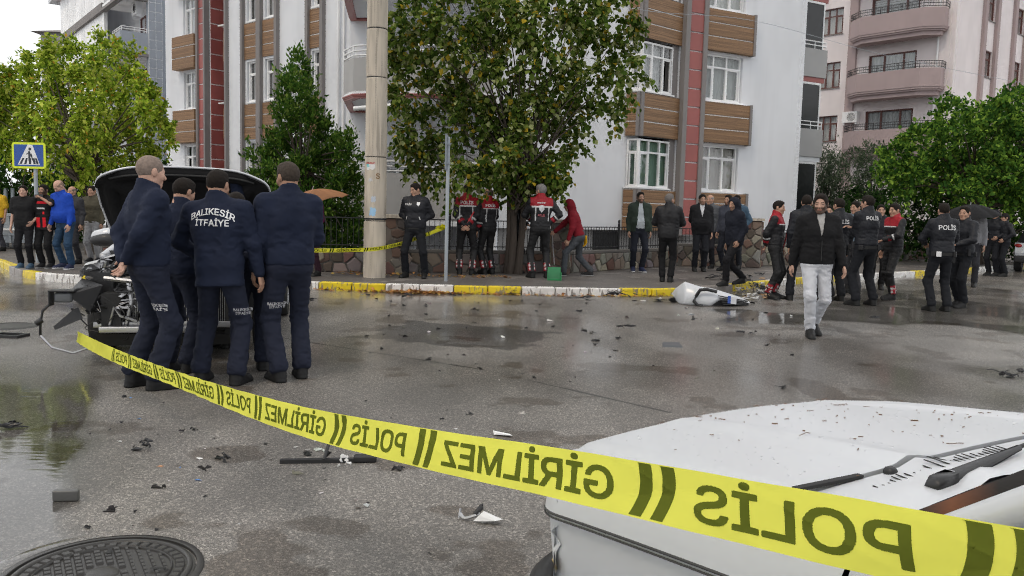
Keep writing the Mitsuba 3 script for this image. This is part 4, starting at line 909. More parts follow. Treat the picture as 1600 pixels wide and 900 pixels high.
def hair_mesh(kind):
    F = Field((-.14, -.16, -.15), (.14, .16, .16), .008)
    t = {'short': .0065, 'buzz': .0035, 'full': .011, 'fringe': .004, 'long': .014}[kind]
    F.ell((0, -.014, .022), (.077 + t, .096 + t, .090 + t * 1.3), .01)
    if kind == 'long': F.add((0, -.09, -.02), (0, -.11, -.11), .045, .03, .04)
    if kind in ('short', 'full', 'long'): F.ell((0, .022, .085), (.058, .058, .030), .03)
    F.ell((0, .128, -.022), (.094, .090, .108), .008, 'sub').ell((0, .02, -.12), (.12, .065, .085), .01, 'sub').ell((0, -.02, -.155), (.13, .14, .085), .01, 'sub')
    if kind == 'fringe': F.ell((0, .01, .10), (.085, .11, .075), .01, 'sub')
    for s in (-1, 1): F.ell((s * .085, -.004, -.018), (.02, .026, .036), .006, 'sub')
    v, f = F.mesh(); n = normals(v, f)
    a = .004 if kind in ('short', 'full', 'long') else .001
    return v + n * (meshkit.fbm(v * [70, 40, 70], 3, 5)[:, None] - .5) * 2 * a, f
HAIR = {k: hair_mesh(k) for k in ('short', 'buzz', 'full', 'fringe', 'long')}
def hood_mesh():
    F = Field((-.16, -.19, -.24), (.16, .17, .17), .010).ell((0, -.015, .02), (.102, .120, .118), .01).add((0, -.05, -.06), (0, -.045, -.18), .095, .105, .05)
    F.ell((0, .125, -.02), (.075, .10, .105), .02, 'sub').add((0, .03, -.10), (0, .05, -.30), .055, .08, .02, 'sub'); v, f = F.mesh()
    return v + normals(v, f) * (meshkit.fbm(v * 22, 3, 8)[:, None] - .5) * .016, f
def cap_mesh():
    F = Field((-.12, -.14, .0), (.12, .22, .16), .008).ell((0, -.010, .030), (.090, .108, .095), .01)
    F.D = np.maximum(F.D, .035 - F.points()[..., 2]); F.ell((0, .11, .040), (.072, .075, .009), .01); return F.mesh()
EXTRA = {'hood': hood_mesh(), 'cap': cap_mesh()}
BALL = m3.Manifold.sphere(1, 10)
def bone(a, b, ra, rb): return m3.Manifold.batch_hull([BALL.scale((ra,) * 3).translate(tuple(a)), BALL.scale((rb,) * 3).translate(tuple(b))])
def hand_mesh(curl, thumb):
    P_ = [m3.Manifold.batch_hull([BALL.scale((.013, .013, .013)).translate(p) for p in ((0, .022, -.005), (0, -.020, -.005), (0, .029, -.088), (0, -.028, -.082), (-.005, .033, -.04))])]
    for y, L, dz in ((.030, .072, -.088), (.010, .080, -.092), (-.010, .074, -.090), (-.028, .058, -.082)):
        p = np.array([0, y, dz]); a = 0.0
        for seg, r0, r1, c in ((.46, .0095, .0085, curl[0]), (.30, .0085, .0078, curl[1]), (.24, .0078, .0068, curl[2])):
            a += math.radians(c + (2 - 20 * (y + .03)) * 2); q = p + L * seg * np.array([-math.sin(a), 0, -math.cos(a)]); P_.append(bone(p, q, r0, r1)); p = q
    t = [np.array(x) for x in thumb]
    for a, b, r0, r1 in zip(t[:-1], t[1:], (.013, .011, .0095), (.011, .0095, .008)): P_.append(bone(a, b, r0, r1))
    P_.append(bone((0, 0, .03), (0, 0, -.01), .026, .024))
    return m3.Manifold.batch_boolean(P_, m3.OpType.Add)
HANDS = {'relaxed': hand_mesh((14, 22, 18), [(-.004, .028, -.020), (-.014, .052, -.050), (-.018, .060, -.078), (-.022, .060, -.098)]),
         'grip': hand_mesh((55, 80, 55), [(-.004, .028, -.020), (-.022, .046, -.050), (-.040, .036, -.070), (-.052, .022, -.078)])}
def shoe_mesh(boot):
    F = Field((-.08, -.13, -.02), (.08, .20, .24 if boot else .13), .0085)
    F.add((0, -.055, .040), (.006, .135, .026), .046, .040, .03).add((0, -.045, .05), (0, -.045, .13 if boot else .085), .046, .048 if boot else .044, .03).add((0, .05, .05), (0, -.04, .10), .038, .04, .04)
    F.D = np.maximum(F.D, -F.points()[..., 2]); F.add((0, -.06, .008), (.004, .14, .008), .049, .046, .004); F.D = np.maximum(F.D, -F.points()[..., 2])
    v, f = F.mesh(); return v, f
SHOE = {'boot': shoe_mesh(True), 'shoe': shoe_mesh(False)}
def ik(a, b, l1, l2, hint):
    a, b, hint = (np.asarray(x, float) for x in (a, b, hint)); d = b - a; L = np.linalg.norm(d); L2 = min(L, (l1 + l2) * .999); d /= L
    x = (l1 * l1 - l2 * l2 + L2 * L2) / (2 * L2); h = math.sqrt(max(l1 * l1 - x * x, 0)); n = hint - (hint @ d) * d; n /= np.linalg.norm(n) + 1e-9
    return a + d * x + n * h, a + d * L2
NAVY, BLACK, DPOL = (.010, .0145, .032), (.010, .010, .011), (.010, .011, .015)
SKIN, PALE, TAN = (.40, .235, .165), (.47, .29, .22), (.33, .19, .13)
HB, HG, HGR = (.012, .009, .007), (.10, .09, .085), (.045, .035, .028)
PEOPLE = {}
def person(label, top, feet, z0=0.0, yaw=0, gait=((-.10, 0, 0), (.10, 0, 0)), lean=(0, 0), head=(0, 0), arms=('side', 'side'), jacket=NAVY, jstuff='m_cloth', trousers=BLACK, tstuff='m_cloth', shoes=('boot', (.010, .010, .010), (.008, .008, .008)),
           skin=SKIN, hair=('short', HB), beard=None, open_=0, shirt=None, hem=.90, belly=0.0, wide=1.0, short=False, extra=None, paint=None, tpaint=None, fine=.015, Hfix=None, group=None, hands=('relaxed', 'relaxed'), puff=0.0, flare=0.0, dy=0.0, twist=0.0, collar=None, cuff=1.0, drop=0.0):
    """top: pixel of the crown, feet: pixel of the shoes' contact; the height follows from both. yaw 0 looks away from the camera, 180 at it, 90 to the left."""
    o = G(feet[0], feet[1], z0); o = o + [0, dy, 0]
    zt = float(at(top[0], top[1], o[1])[2]) - z0
    H = Hfix or min(max(zt, 1.58), 1.93)
    k = key_for('person'); say(k, label, 'person', group)
    s = H / 1.748; yw = math.radians(yaw); M = frame_m((o[0], o[1], z0), yw, s); W = TM(M)
    # joints in the figure's own space (facing +y)
    lx, ly = lean; u1 = unit(np.array([lx * .7, ly * .7, 1.0])); u2 = unit(np.array([lx, ly, 1.0])); u3 = unit(np.array([lx * .5, ly * .5, 1.0]))
    drop = drop + max(0, max(abs(gait[0][1] - gait[1][1]) - .2, 0) * .18 + abs(gait[0][0] - gait[1][0] + .2) * .03)
    pel = np.array([(gait[0][0] + gait[1][0]) / 2, (gait[0][1] + gait[1][1]) / 2 - ly * .16, .925 - drop])
    waist, chest, neck = pel + u1 * .16, pel + u1 * .16 + u2 * .20, pel + u1 * .16 + u2 * .40
    hc = neck + u2 * .048 + u3 * .090 + np.array([0, .024, 0])
    sx = unit(np.cross(u2, np.array([math.sin(twist), -math.cos(twist), 0]))) * -1.0
    sx = sx if sx[0] > 0 else -sx
    sh = [neck - u2 * .070 - sx * .178 * wide, neck - u2 * .070 + sx * .178 * wide]
    fw = np.cross(u2, sx); fw = fw if fw[1] > 0 else -fw
    hips = [pel + [-.085, 0, -.02], pel + [.085, 0, -.02]]
    legs = []
    for i in (0, 1):
        fx, fy, *r = gait[i]; lift = r[1] if len(r) > 1 else 0; ta = math.radians(r[0] if r else 0)
        ank = np.array([fx, fy - .045 * math.cos(ta), .09 + lift]); kn, an = ik(hips[i], ank, .435, .42, (math.sin(-ta) + (i * 2 - 1) * .12, 1, 0)); legs.append((hips[i], kn, ank, fx, fy, ta, lift))
    def pose(i, a):
        sg = i * 2 - 1
        if not isinstance(a, str): return np.asarray(a[0], float), np.asarray(a[1], float)
        S = sh[i]
        return {'side': (S + sx * sg * .06 + np.array([0, .05, -.525]), (sg * .3, -1, 0)), 'pocket': (pel + np.array([sg * .19, .07, .06]), (sg * .8, -1, 0)), 'jpocket': (pel + fw * .035 + np.array([sg * .10, 0, .12]), (sg * 1, -.9, -.2)),
                'behind': (pel + np.array([sg * .035, -.165, .045]), (sg * 1, -.35, 0)), 'front': (pel + fw * .19 + np.array([sg * .05, 0, .10]), (sg * 1, -.4, -.3)), 'belt': (pel + np.array([sg * .17, .12, .10]), (sg * 1, -.6, 0)),
                'cross': (chest + fw * .20 + sx * -sg * .10 - u2 * .06, (sg * 1, -.1, -1)), 'hip': (pel + np.array([sg * .17, -.02, .10]), (sg * 1, -.5, 0)), 'reach': (chest + fw * .42 + sx * sg * .10 - u2 * .02, (sg * .8, 0, -1)), 'fwd': (waist + fw * .30 + sx * sg * .12, (sg * .8, -.2, -.6))}[a]
    A = []
    for i in (0, 1):
        w, hint = pose(i, arms[i]); el, w = ik(sh[i], w, .285, .255, hint); A.append((sh[i], el, w))
    # body: one continuous skin mesh: trunk and limbs under the clothes, head, hands with fingers
    B_ = [bone(pel, chest, .085, .09), bone(chest, neck, .09, .05), bone(neck - u2 * .03, hc - u3 * .06, .052, .050), bone(sh[0], sh[1], .045, .045), bone(hips[0], hips[1], .07, .07)]
    for h_, kn, an, *_ in legs: B_ += [bone(h_, kn, .062, .045), bone(kn, an, .042, .03), bone(an, an + [0, .04, -.04], .03, .03)]
    for S, el, w in A: B_ += [bone(S, el, .046, .038), bone(el, w, .036, .025)]
    Rh = rotz(math.radians(head[0])) @ rotx(math.radians(-head[1])) 
    HM = np.eye(4); HM[:3, :3] = Rh; HM[:3, 3] = hc
    B_.append(HEAD_M.transform(HM[:3]))
    for i in (0, 1):
        S, el, w = A[i]; dz = -unit(w - el); sg = i * 2 - 1
        hint = np.array([sg, 0, 0]) if not (isinstance(arms[i], str) and arms[i] in ('front', 'cross', 'reach', 'fwd')) else np.array([0, 0, 1.0])
        if isinstance(arms[i], str) and arms[i] == 'behind': hint = np.array([0, 1.0, 0])
        X = unit(hint - (hint @ dz) * dz); Y = np.cross(dz, X)
        hm = HANDS[hands[i]]
        if sg < 0: X = -X if False else X
        R = np.stack([X, Y if (Y @ np.array([0, 1, .2])) > 0 or abs(hint[2]) > .5 else -Y, dz], 1)
        if isinstance(arms[i], str) and arms[i] in ('front', 'cross', 'reach', 'fwd'): R[:, 1] = np.cross(dz, X) * (1 if (np.cross(dz, X) @ -sx * sg) > 0 else -1)
        HT = np.eye(4); HT[:3, :3] = R; HT[:3, 3] = w
        q = hm.transform(HT[:3]); B_.append(q)
    try:
        bm = man(m3.Manifold.batch_boolean(B_, m3.OpType.Add))
    except Exception: bm = cat([man(b) for b in B_])
    v = bm[0]; lh = (v - hc) @ Rh; col = np.tile(np.array(skin), (len(v), 1)) * (.94 + .12 * meshkit.noise(v * 30, 2))[:, None]
    near = np.abs(lh).max(1) < .16
    lip = near & (np.abs(lh[:, 0]) < .024) & (np.abs(lh[:, 2] + .069) < .009) & (lh[:, 1] > .075); col[lip] = np.array(skin) * [.85, .62, .60]
    if beard is not None:
        d, amt = beard
        bd = near & (lh[:, 2] < -.040 - .25 * np.clip(.06 - lh[:, 1], 0, .2)*0 + .05 * (np.abs(lh[:, 0]) > .052)) & (lh[:, 1] > .0) & (lh[:, 2] > -.14) & ~lip & ~((np.abs(lh[:, 0]) < .018) & (lh[:, 2] > -.055))
        col[bd] = col[bd] * (1 - amt) + np.array(d) * amt
    eye = near & (np.abs(np.abs(lh[:, 0]) - .033) < .013) & (np.abs(lh[:, 2] + .004) < .007) & (lh[:, 1] > .07); col[eye] = (.045, .03, .025)
    brow = near & (np.abs(np.abs(lh[:, 0]) - .032) < .018) & (np.abs(lh[:, 2] - .019) < .006) & (lh[:, 1] > .06); col[brow] = np.array(hair[1] if hair else HB) * .7 + np.array(skin) * .12
    scene[k] = mikit.ply((v, bm[1]), WEATHER['m_skin'], smooth=True, color=col, to_world=W)
    def part(nm, mesh, bs, c, smooth=True, label=None, w=W):
        c = np.asarray(c, float); c = np.tile(c, (len(mesh[0]), 1)) if c.ndim == 1 else c
        return put(nm, mesh, bs, k, color=c, smooth=smooth, to_world=w, label=label)
    if hair: part('hair', HAIR[hair[0]], 'm_hair', np.array(hair[1]) * (.7 + .6 * meshkit.noise(HAIR[hair[0]][0] * 90, 1))[:, None], w=TM(M @ HM))
    for e in (extra or []):
        if e[0] in EXTRA: part(e[0], EXTRA[e[0]], e[2] if len(e) > 2 else 'm_cloth', e[1], w=TM(M @ HM))
    # trousers
    F = Field(np.min([l[i] for l in legs for i in (0, 1, 2)], 0) - .16, np.max([l[i] for l in legs for i in (0, 1, 2)], 0) + [.16, .16, .20], fine)
    F.add(pel + [-.06, .0, .0], pel + [.06, .0, 0], .118, k=.05).add(pel + [-.055, .0, .08], pel + [.055, 0, .08], .105 + belly * .3, k=.05)
    for h_, kn, an, *_ in legs: F.add(h_, kn, .094, .066 + flare * .4, .05).add(kn, an + [0, 0, .03], .066 + flare * .4, .062 + flare, .03)
    pts = F.points(); F.D = np.maximum(F.D, pts[..., 2] - (pel[2] + .14))
    for h_, kn, an, *_ in legs:
        d_ = unit(an - kn); F.D = np.maximum(F.D, np.where(np.linalg.norm(pts - an, axis=-1) < .2, (pts - an) @ d_ - .015, -1))
    v, f = F.mesh(); n = normals(v, f)
    kd = np.min([np.linalg.norm(v - q, axis=1) for l in legs for q in (l[1], l[2] + [0, 0, .08], l[0] + [0, .05, -.06])], 0)
    fold = 1 - np.abs(2 * meshkit.fbm(v * [11, 11, 19] + [o[0] * 7, 3, 1], 3, 4) - 1); v = v + n * ((fold - .75) * (.014 + .026 * np.exp(-(kd / .10) ** 2)))[:, None]
    tc = np.array(trousers) * (.85 + .3 * meshkit.fbm(v * 14, 2, 2))[:, None]
    if tpaint: tc = tpaint(v, n, tc, legs)
    part('trousers', (v, f), tstuff, tc); v_tr, f_tr = v, f
    # jacket or shirt
    sw = 1.0
    def top_mesh(r_add, hem_z, opening, arm_to, collar, h=fine, sleeve=1.0, zadd=0.0):
        P_ = [pel, waist, chest, neck] + [x for a in A for x in a]
        F = Field(np.min(P_, 0) - .18, np.max(P_, 0) + .18, h)
        a = r_add
        F.add(neck - u2 * .095 - sx * .12 * wide, neck - u2 * .095 + sx * .12 * wide, .066 + a, k=.06).add(neck - u2 * .005, sh[0] + u2 * .005, .060 + a, .050 + a, .05).add(neck - u2 * .005, sh[1] + u2 * .005, .060 + a, .050 + a, .05).add(chest - sx * .075 * wide + fw * .01, chest + sx * .075 * wide + fw * .01, .122 + a + puff * .5, k=.08)
        F.add(chest - u2 * .05 - sx * .085 * wide - fw * .015, chest + u2 * .10 + sx * .0 - fw * .02, .09, .09, .06).add(chest - u2 * .05 + sx * .085 * wide - fw * .015, chest + u2 * .10 - fw * .02, .09, .09, .06)
        F.add(waist - sx * .065 + fw * (.01 + belly * .6), waist + sx * .065 + fw * (.01 + belly * .6), .112 + a + belly * .5 + puff, k=.09).add(pel + u1 * .03 - sx * .07, pel + u1 * .03 + sx * .07, .118 + a + puff * .6, k=.07)
        F.add(pel - u1 * .12 - sx * .07, pel - u1 * .12 + sx * .07, .122 + a, k=.05)
        if collar: F.add(neck - u2 * .02 - fw * .008, neck + u2 * (.06 + collar) + fw * .004, .082 + a * .5, .076 + a * .5, .03)
        pts = F.points(); hz = pts @ u1 - pel @ u1; F.D = np.maximum(F.D, (hem_z - .925) - hz)
        if opening:
            rel = pts - neck; hh = -(rel @ u2); wd = opening * np.clip(.45 + hh * 1.3, .3, 1.15) if opening > .06 else opening * 1.5 * np.clip(1.05 - hh / .26, 0, 1)
            F.D = np.maximum(F.D, -np.maximum(np.abs(rel @ sx) - wd, .045 - (rel @ fw)))
        top_n = unit(u2 + fw * .35); F.D = np.maximum(F.D, np.where(np.linalg.norm(pts - neck, axis=-1) < .19, (pts - neck) @ top_n - (.035 + collar), -1))
        for S, el, w in A:
            wr = el + (w - el) * (sleeve - 1 if sleeve < 1.5 else 1) if sleeve > 1 else el; wr = el + (w - el) * min(1, max(0, sleeve - 1) / .93) if sleeve < 1.93 else w - unit(w - el) * .012
            if sleeve > 1.2: F.add(S, el, .066 + a * .7 + puff * .4, .056 + a * .5 + puff * .3, .045).add(el, wr, .056 + a * .5 + puff * .3, .043 * cuff + a * .4, .025)
            else: F.add(S, S + (el - S) * .72, .066 + a, .068 + a, .045)
        v, f = F.mesh(); n = normals(v, f)
        jd = np.min([np.linalg.norm(v - q, axis=1) for S, el, w in A for q in (el, S * .8 + el * .2 - np.array([0, 0, .05]))] + [np.linalg.norm((v - waist - [0, 0, .02]) * [.3, .3, 1], axis=1)], 0)
        fold = 1 - np.abs(2 * meshkit.fbm(v * [10, 10, 15] + [o[0] * 5, 1, 2], 3, 6) - 1)
        v = v + n * ((fold - .75) * (.012 + .026 * np.exp(-(jd / .09) ** 2)))[:, None]
        return v, f
    if shirt is not None:
        sv = top_mesh(-.004, .90, 0, 0, .012); part('shirt', sv, 'm_cloth', np.array(shirt) * (.9 + .2 * meshkit.fbm(sv[0] * 9, 2, 1))[:, None])
    jv = top_mesh(.014 if shirt is not None else .012 if short else .006, hem, open_, 0, (collar if collar is not None else .035) if not short else 0, sleeve=1.1 if short else 1.93)
    n = normals(*jv); jc = np.array(jacket) * (.85 + .3 * meshkit.fbm(jv[0] * 12, 2, 3))[:, None]
    if paint: jc = paint(jv[0], n, jc, dict(neck=neck, chest=chest, pel=pel, A=A, sx=sx, fw=fw, u=u2))
    part('shirt' if short else 'jacket', jv, jstuff, jc)
    kind, c1, c2 = shoes
    for h_, kn, an, fx, fy, ta, lift in legs:
        m = SHOE[kind]; c = np.where((m[0][:, 2] < .022)[:, None], np.array(c2), np.array(c1))
        SM = np.eye(4); SM[:3, :3] = rotz(ta) @ (rotx(-lift * 3.2) if lift else np.eye(3)); SM[:3, 3] = (fx, fy, lift * .75)
        part('shoe', m, 'm_shell', c, w=TM(M @ SM))
    PEOPLE[k] = dict(M=M, W=W, jv=jv, n=n, pel=pel, chest=chest, neck=neck, A=A, hc=hc, Rh=Rh, u=u2, sx=sx, fw=fw, legs=legs, s=s, tv=(v_tr, f_tr))
    return k
def print_on(k, s, height, x, z, phi=0.0, col=(.62, .62, .62), arch=0.0, bold=True, nm='lettering', shape=None, tilt=0.0, on='jv', within=.24, lift=.003):
    """lettering laid on a garment, seen from behind (phi 0), from the front (180) or from any side; x, z in the figure's own space"""
    from scipy.interpolate import LinearNDInterpolator, NearestNDInterpolator
    p = PEOPLE[k]; v, f = shape if shape is not None else text(s, height, bold)
    v, f = subdiv((v, f), max(.012, height * .35)); v, f = np.array(v), np.array(f)
    if shape is None: v[:, 0] -= v[:, 0].max() / 2
    if tilt: v[:, :2] = v[:, :2] @ np.array([[math.cos(tilt), math.sin(tilt)], [-math.sin(tilt), math.cos(tilt)]])
    v[:, 1] -= arch * v[:, 0] ** 2
    R = rotz(math.radians(phi)); gv, gf = p[on]; n = normals(gv, gf) @ R; gv = gv @ R
    q = np.column_stack([v[:, 0] + x, v[:, 1] + z]); m = (n[:, 1] < -.12) & (np.abs(gv[:, 0] - x) < within) & (np.abs(gv[:, 2] - z) < .25)
    t = gv[m]
    front = t[:, 1] < np.min(t[np.hypot(t[:, 0] - x, t[:, 2] - z) < .06, 1]) + .16; t = t[front]
    y = LinearNDInterpolator(t[:, [0, 2]], t[:, 1])(q); bad = np.isnan(y)
    if bad.any(): y[bad] = NearestNDInterpolator(t[:, [0, 2]], t[:, 1])(q[bad])
    out = np.column_stack([q[:, 0], y - lift - v[:, 2] * .6, q[:, 1]]) @ R.T
    return put(nm, (out, f), 'm_gloss', k, color=col, to_world=p['W'])
def strap(k, z, r, h, col, nm='belt', bs='m_shell', off=.0):
    """belt round the waist of a figure"""
    p = PEOPLE[k]; c = p['pel'] + np.array([0, 0, z]); th = np.arange(36) * 2 * np.pi / 36
    R = lambda q, zz: np.column_stack([c[0] + np.sign(np.cos(th)) * .055 + q * np.cos(th), c[1] + q * np.sin(th), np.full(36, c[2] + zz)])
    rings = np.stack([R(r - .01, -h / 2), R(r, -h / 2), R(r, h / 2), R(r - .01, h / 2)]); rings = np.concatenate([rings, rings[:, :1]], 1)
    return put(nm, grid_mesh(rings), bs, k, color=col, to_world=p['W'], smooth=30)
def gear(k, items):
    """small boxes on the belt: (name, angle, z, w, h, d, colour)"""
    p = PEOPLE[k]
    for nm, a, z, w, h, d, c in items:
        a = math.radians(a); c0 = p['pel'] + np.array([math.copysign(.055, math.cos(a)) * min(1, abs(math.cos(a)) * 3) + .135 * math.cos(a), .135 * math.sin(a), z]); R = np.eye(4); R[:3, :3] = rotz(a - math.pi / 2); R[:3, 3] = c0
        put(nm, move(man(rbox(-w / 2, w / 2, -.01, d, -h / 2, h / 2, min(w, h, d) * .22)), R), 'm_shell', k, color=c, to_world=p['W'], smooth=30)

FIRE = dict(jacket=NAVY, trousers=(.013, .016, .030), shoes=('boot', (.012, .012, .013), (.008, .008, .008)), fine=.0125, collar=.026, flare=.012, puff=.008)
GF = 'firefighters around the wrecked car'
f1 = person('bald firefighter in navy with his hands clasped behind his back, beside the wrecked car', (246, 241), (232, 606), yaw=-46, lean=(0, .02), head=(2, 8), arms=('behind', 'behind'), skin=PALE, hair=('buzz', (.20, .155, .13)), hem=.93, gait=((-.12, -.03, 8), (.11, .05, -8)), wide=1.04, group=GF, **FIRE)
print_on(f1, 'BALIKESİR', .021, .14, .63, -12, (.42, .42, .44), on='tv', within=.2); print_on(f1, 'İTFAİYE', .021, .14, .60, -12, (.42, .42, .44), on='tv', within=.2)
f2 = person('firefighter with white lettering across his navy back, in the middle of the group', (328, 262), (347, 598), yaw=-4, lean=(-.06, .06), head=(-4, 14), arms=(((-.25, .22, 1.0), (-1, -.5, -.1)), ((.30, .10, .82), (1, -.9, 0))), hair=('short', HB), hem=.80, gait=((-.17, .02, 8), (.15, -.02, -6)), wide=1.2, group=GF, **FIRE)
c = PEOPLE[f2]['chest']
print_on(f2, 'BALIKESİR', .050, c[0] - .005, 1.375, 0, (.66, .67, .68), arch=1.6); print_on(f2, 'İTFAİYE', .050, c[0], 1.285, 0, (.66, .67, .68))
print_on(f2, 'BALIKESİR', .02, .17, .60, 14, (.42, .42, .44), on='tv', within=.2); print_on(f2, 'İTFAİYE', .02, .17, .57, 14, (.42, .42, .44), on='tv', within=.2)
f3 = person('dark haired firefighter in navy at the right of the group, one hand hanging behind him', (424, 251), (450, 592), yaw=30, lean=(0, .03), head=(18, 12), arms=('side', 'front'), hair=('short', HGR), hem=.93, beard=(HB, .3), gait=((-.10, -.05, 12), (.11, .04, -4)), wide=1.1, skin=TAN, group=GF, **FIRE)
print_on(f3, 'BALIKESİR', .02, -.08, .61, -22, (.42, .42, .44), on='tv', within=.2); print_on(f3, 'İTFAİYE', .02, -.08, .585, -22, (.42, .42, .44), on='tv', within=.2)
f4 = person('dark haired firefighter mostly hidden between the bald one and the lettered one', (268, 276), (283, 580), yaw=-15, lean=(0, .10), head=(-15, 20), arms=('fwd', 'fwd'), hair=('short', HB), hem=.88, group=GF, **FIRE)
f5 = person('firefighter bending over the engine, hidden behind the lettered one', (372, 300), (392, 578), yaw=24, lean=(-.2, .95), head=(5, 25), arms=('fwd', 'side'), hair=('short', HB), Hfix=1.74, hem=.88, group=GF, **FIRE)

# paint: dyed panels and printed stripes of the garments
def side_of(v, sk): return (v - sk['neck']) @ sk['sx'], (v - sk['neck']) @ sk['u'], (v - sk['neck']) @ sk['fw']
def rider(v, n, c, sk):          # motorcycle police jacket: black with a red yoke and white piping
    x, h, d = side_of(v, sk); c = np.array(c); yoke = (h > -.150) & (np.abs(x) < .215); c[yoke] = np.array((.27, .010, .018)); low = (h > -.172) & (h <= -.150) & (np.abs(x) < .19); c[low] = .55
    pip = (np.abs(np.abs(x) - .125) < .009) & (h < -.17) & (h > -.42) & (d < 0); c[pip] = .55
    for S, el, w in sk['A']:
        t = ((v - el) @ (w - el)) / ((w - el) @ (w - el)); near = np.linalg.norm(v - el - np.clip(t, 0, 1)[:, None] * (w - el), axis=1) < .08
        c[near & (np.abs(t - .35) < .05)] = .50; c[near & (np.abs(t - .62) < .10) & (n[:, 1] < .4)] = (.27, .012, .02)
    return c
def rider_legs(v, n, c, legs):
    c = np.array(c)
    for h_, kn, an, *_ in legs:
        t = ((v - kn) @ (an - kn)) / ((an - kn) @ (an - kn)); near = np.linalg.norm(v - kn - np.clip(t, 0, 1)[:, None] * (an - kn), axis=1) < .11
        m = near & (t > .55) & (t < .92); q_ = v[:, 0] - (kn[0] + (an[0] - kn[0]) * t); st = (np.sin(t * 40) > -.35) & (np.abs(np.abs(q_) - .045) < .012); lat = np.abs(q_) > .034
        c[m & lat & ~st] = (.27, .012, .02); c[m & lat & st] = .50
    return c
def jersey(v, n, c, sk):
    x, h, d = side_of(v, sk); c = np.array(c); R_ = np.array((.55, .015, .025))
    c[(h < -.09) & (h > -.145) & (np.abs(x) < .14) & (d > 0)] = R_
    for a, b, e, f in ((-.10, -.035, -.62, -.42), (.03, .10, -.62, -.42), (-.075, -.03, -.36, -.30)): c[(x > a) & (x < b) & (h > e) & (h < f) & (d > 0)] = R_
    c[(np.abs(x) < .085) & (np.abs(h + .235) < .016) & (d > 0)] = .62
    return c
POL = dict(jacket=DPOL, jstuff='m_shell', trousers=(.010, .011, .014), fine=.016, flare=.006)
RID = dict(jacket=(.012, .012, .014), jstuff='m_shell', trousers=(.011, .011, .012), tstuff='m_shell', paint=rider, tpaint=rider_legs, fine=.0145, hem=.96)
SN = ('shoe', (.015, .015, .017), (.30, .30, .30)); SB = ('shoe', (.012, .012, .012), (.010, .010, .010)); SW = ('shoe', (.02, .025, .06), (.62, .62, .62))
KIT = [('holster', 8, -.06, .055, .17, .045, (.012, .012, .012)), ('radio', 150, .03, .05, .12, .04, (.02, .02, .022)), ('pouch', 215, .0, .07, .08, .035, (.015, .015, .016)), ('pouch', 320, .0, .06, .09, .035, (.015, .015, .016))]
def kit(k, cuffs=False): strap(k, .0, .128, .05, (.012, .012, .012)); gear(k, KIT + ([('handcuff_case', 245, -.0, .075, .085, .04, (.62, .62, .62))] if cuffs else []))
# police by the concrete pole and round the linden
p1 = person('policeman standing alone beside the concrete pole with his hands in his jacket pockets', (637, 285), (647, 434), .13, yaw=172, head=(-38, 14), arms=('jpocket', 'jpocket'), gait=((-.19, 0, 14), (.17, .02, -12)), hem=.92, puff=.012, **POL); strap(p1, -.0, .128, .045, (.012, .012, .012))
print_on(p1, 'POLİS', .032, -.10 - .0, 1.335, 180, (.62, .62, .62)); print_on(p1, '', 0, .095, 1.36, 180, (.60, .61, .62), nm='badge', shape=prism(Polygon([(-.028, .035), (.028, .035), (.030, -.01), (0, -.045), (-.030, -.01)]), 0, .004))
for sx_ in (-1, 1): print_on(p1, '', 0, sx_ * .125, 1.10, 180, (.62, .62, .62), nm='pocket_trim', shape=prism(sbox(-.006, -.03, .006, .03), 0, .004), tilt=.4 * sx_)
GR = 'motorcycle police in black and red'
r1 = person('motorcycle policeman with hands clasped behind his back, just right of the sign post', (726, 287), (728, 429), .13, yaw=-3, head=(14, 10), arms=('behind', 'behind'), hair=('short', HB), gait=((-.13, 0, 10), (.12, 0, -10)), group=GR, **RID)
print_on(r1, 'POLİS', .060, 0, PEOPLE[r1]['neck'][2] - .125, 0, (.66, .66, .66))
r2 = person('bald motorcycle policeman with red yoke, turned to the one beside the sign post', (757, 293), (760, 428), .13, yaw=38, head=(30, 6), arms=('side', 'fwd'), hair=('fringe', (.10, .085, .075)), gait=((-.09, 0, 6), (.10, -.02, -6)), group=GR, **RID)
print_on(r2, 'POLİS', .055, 0, PEOPLE[r2]['neck'][2] - .125, -12, (.66, .66, .66))
r3 = person('motorcycle policeman half hidden behind the grey haired one, close to the linden trunk', (814, 303), (806, 428), .13, yaw=-70, head=(-12, 10), arms=('fwd', 'belt'), hair=('short', HB), gait=((-.10, 0, 6), (.10, -.02, -6)), dy=.35, group=GR, **RID)
r4 = person('grey haired motorcycle policeman under the linden with an emblem on his black back', (841, 287), (842, 434), .13, yaw=14, head=(36, 6), arms=('fwd', 'hip'), hair=('full', (.17, .165, .165)), gait=((-.15, 0, 14), (.15, .02, -10)), wide=1.06, group=GR, **RID)
q = PEOPLE[r4]['neck'][2]
print_on(r4, '', 0, .0, q - .20, -8, (.60, .60, .62), nm='badge', shape=prism(Polygon([(-.045, .06), (0, .075), (.045, .06), (.050, -.01), (0, -.07), (-.050, -.01)]), 0, .004)); print_on(r4, 'POLİS', .034, 0, q - .335, -8, (.60, .16, .18)); print_on(r4, 'EMNİYET', .026, 0, q - .10, -8, (.62, .62, .62))
rh = person('bent person in a dark red hooded sweatshirt holding a dustpan, beside the linden', (884, 304), (893, 431), .13, yaw=82, lean=(0, .40), head=(4, 12), arms=('side', ((-.03 + .12, .50, .84), (.8, -.3, -.4))), jacket=(.175, .010, .018), trousers=(.060, .066, .074), shoes=SN, gait=((-.16, .20, 10), (.14, -.36, -8)), hair=None, extra=[('hood', (.175, .010, .018))], Hfix=1.74, hands=('relaxed', 'grip'), hem=.93, fine=.016)
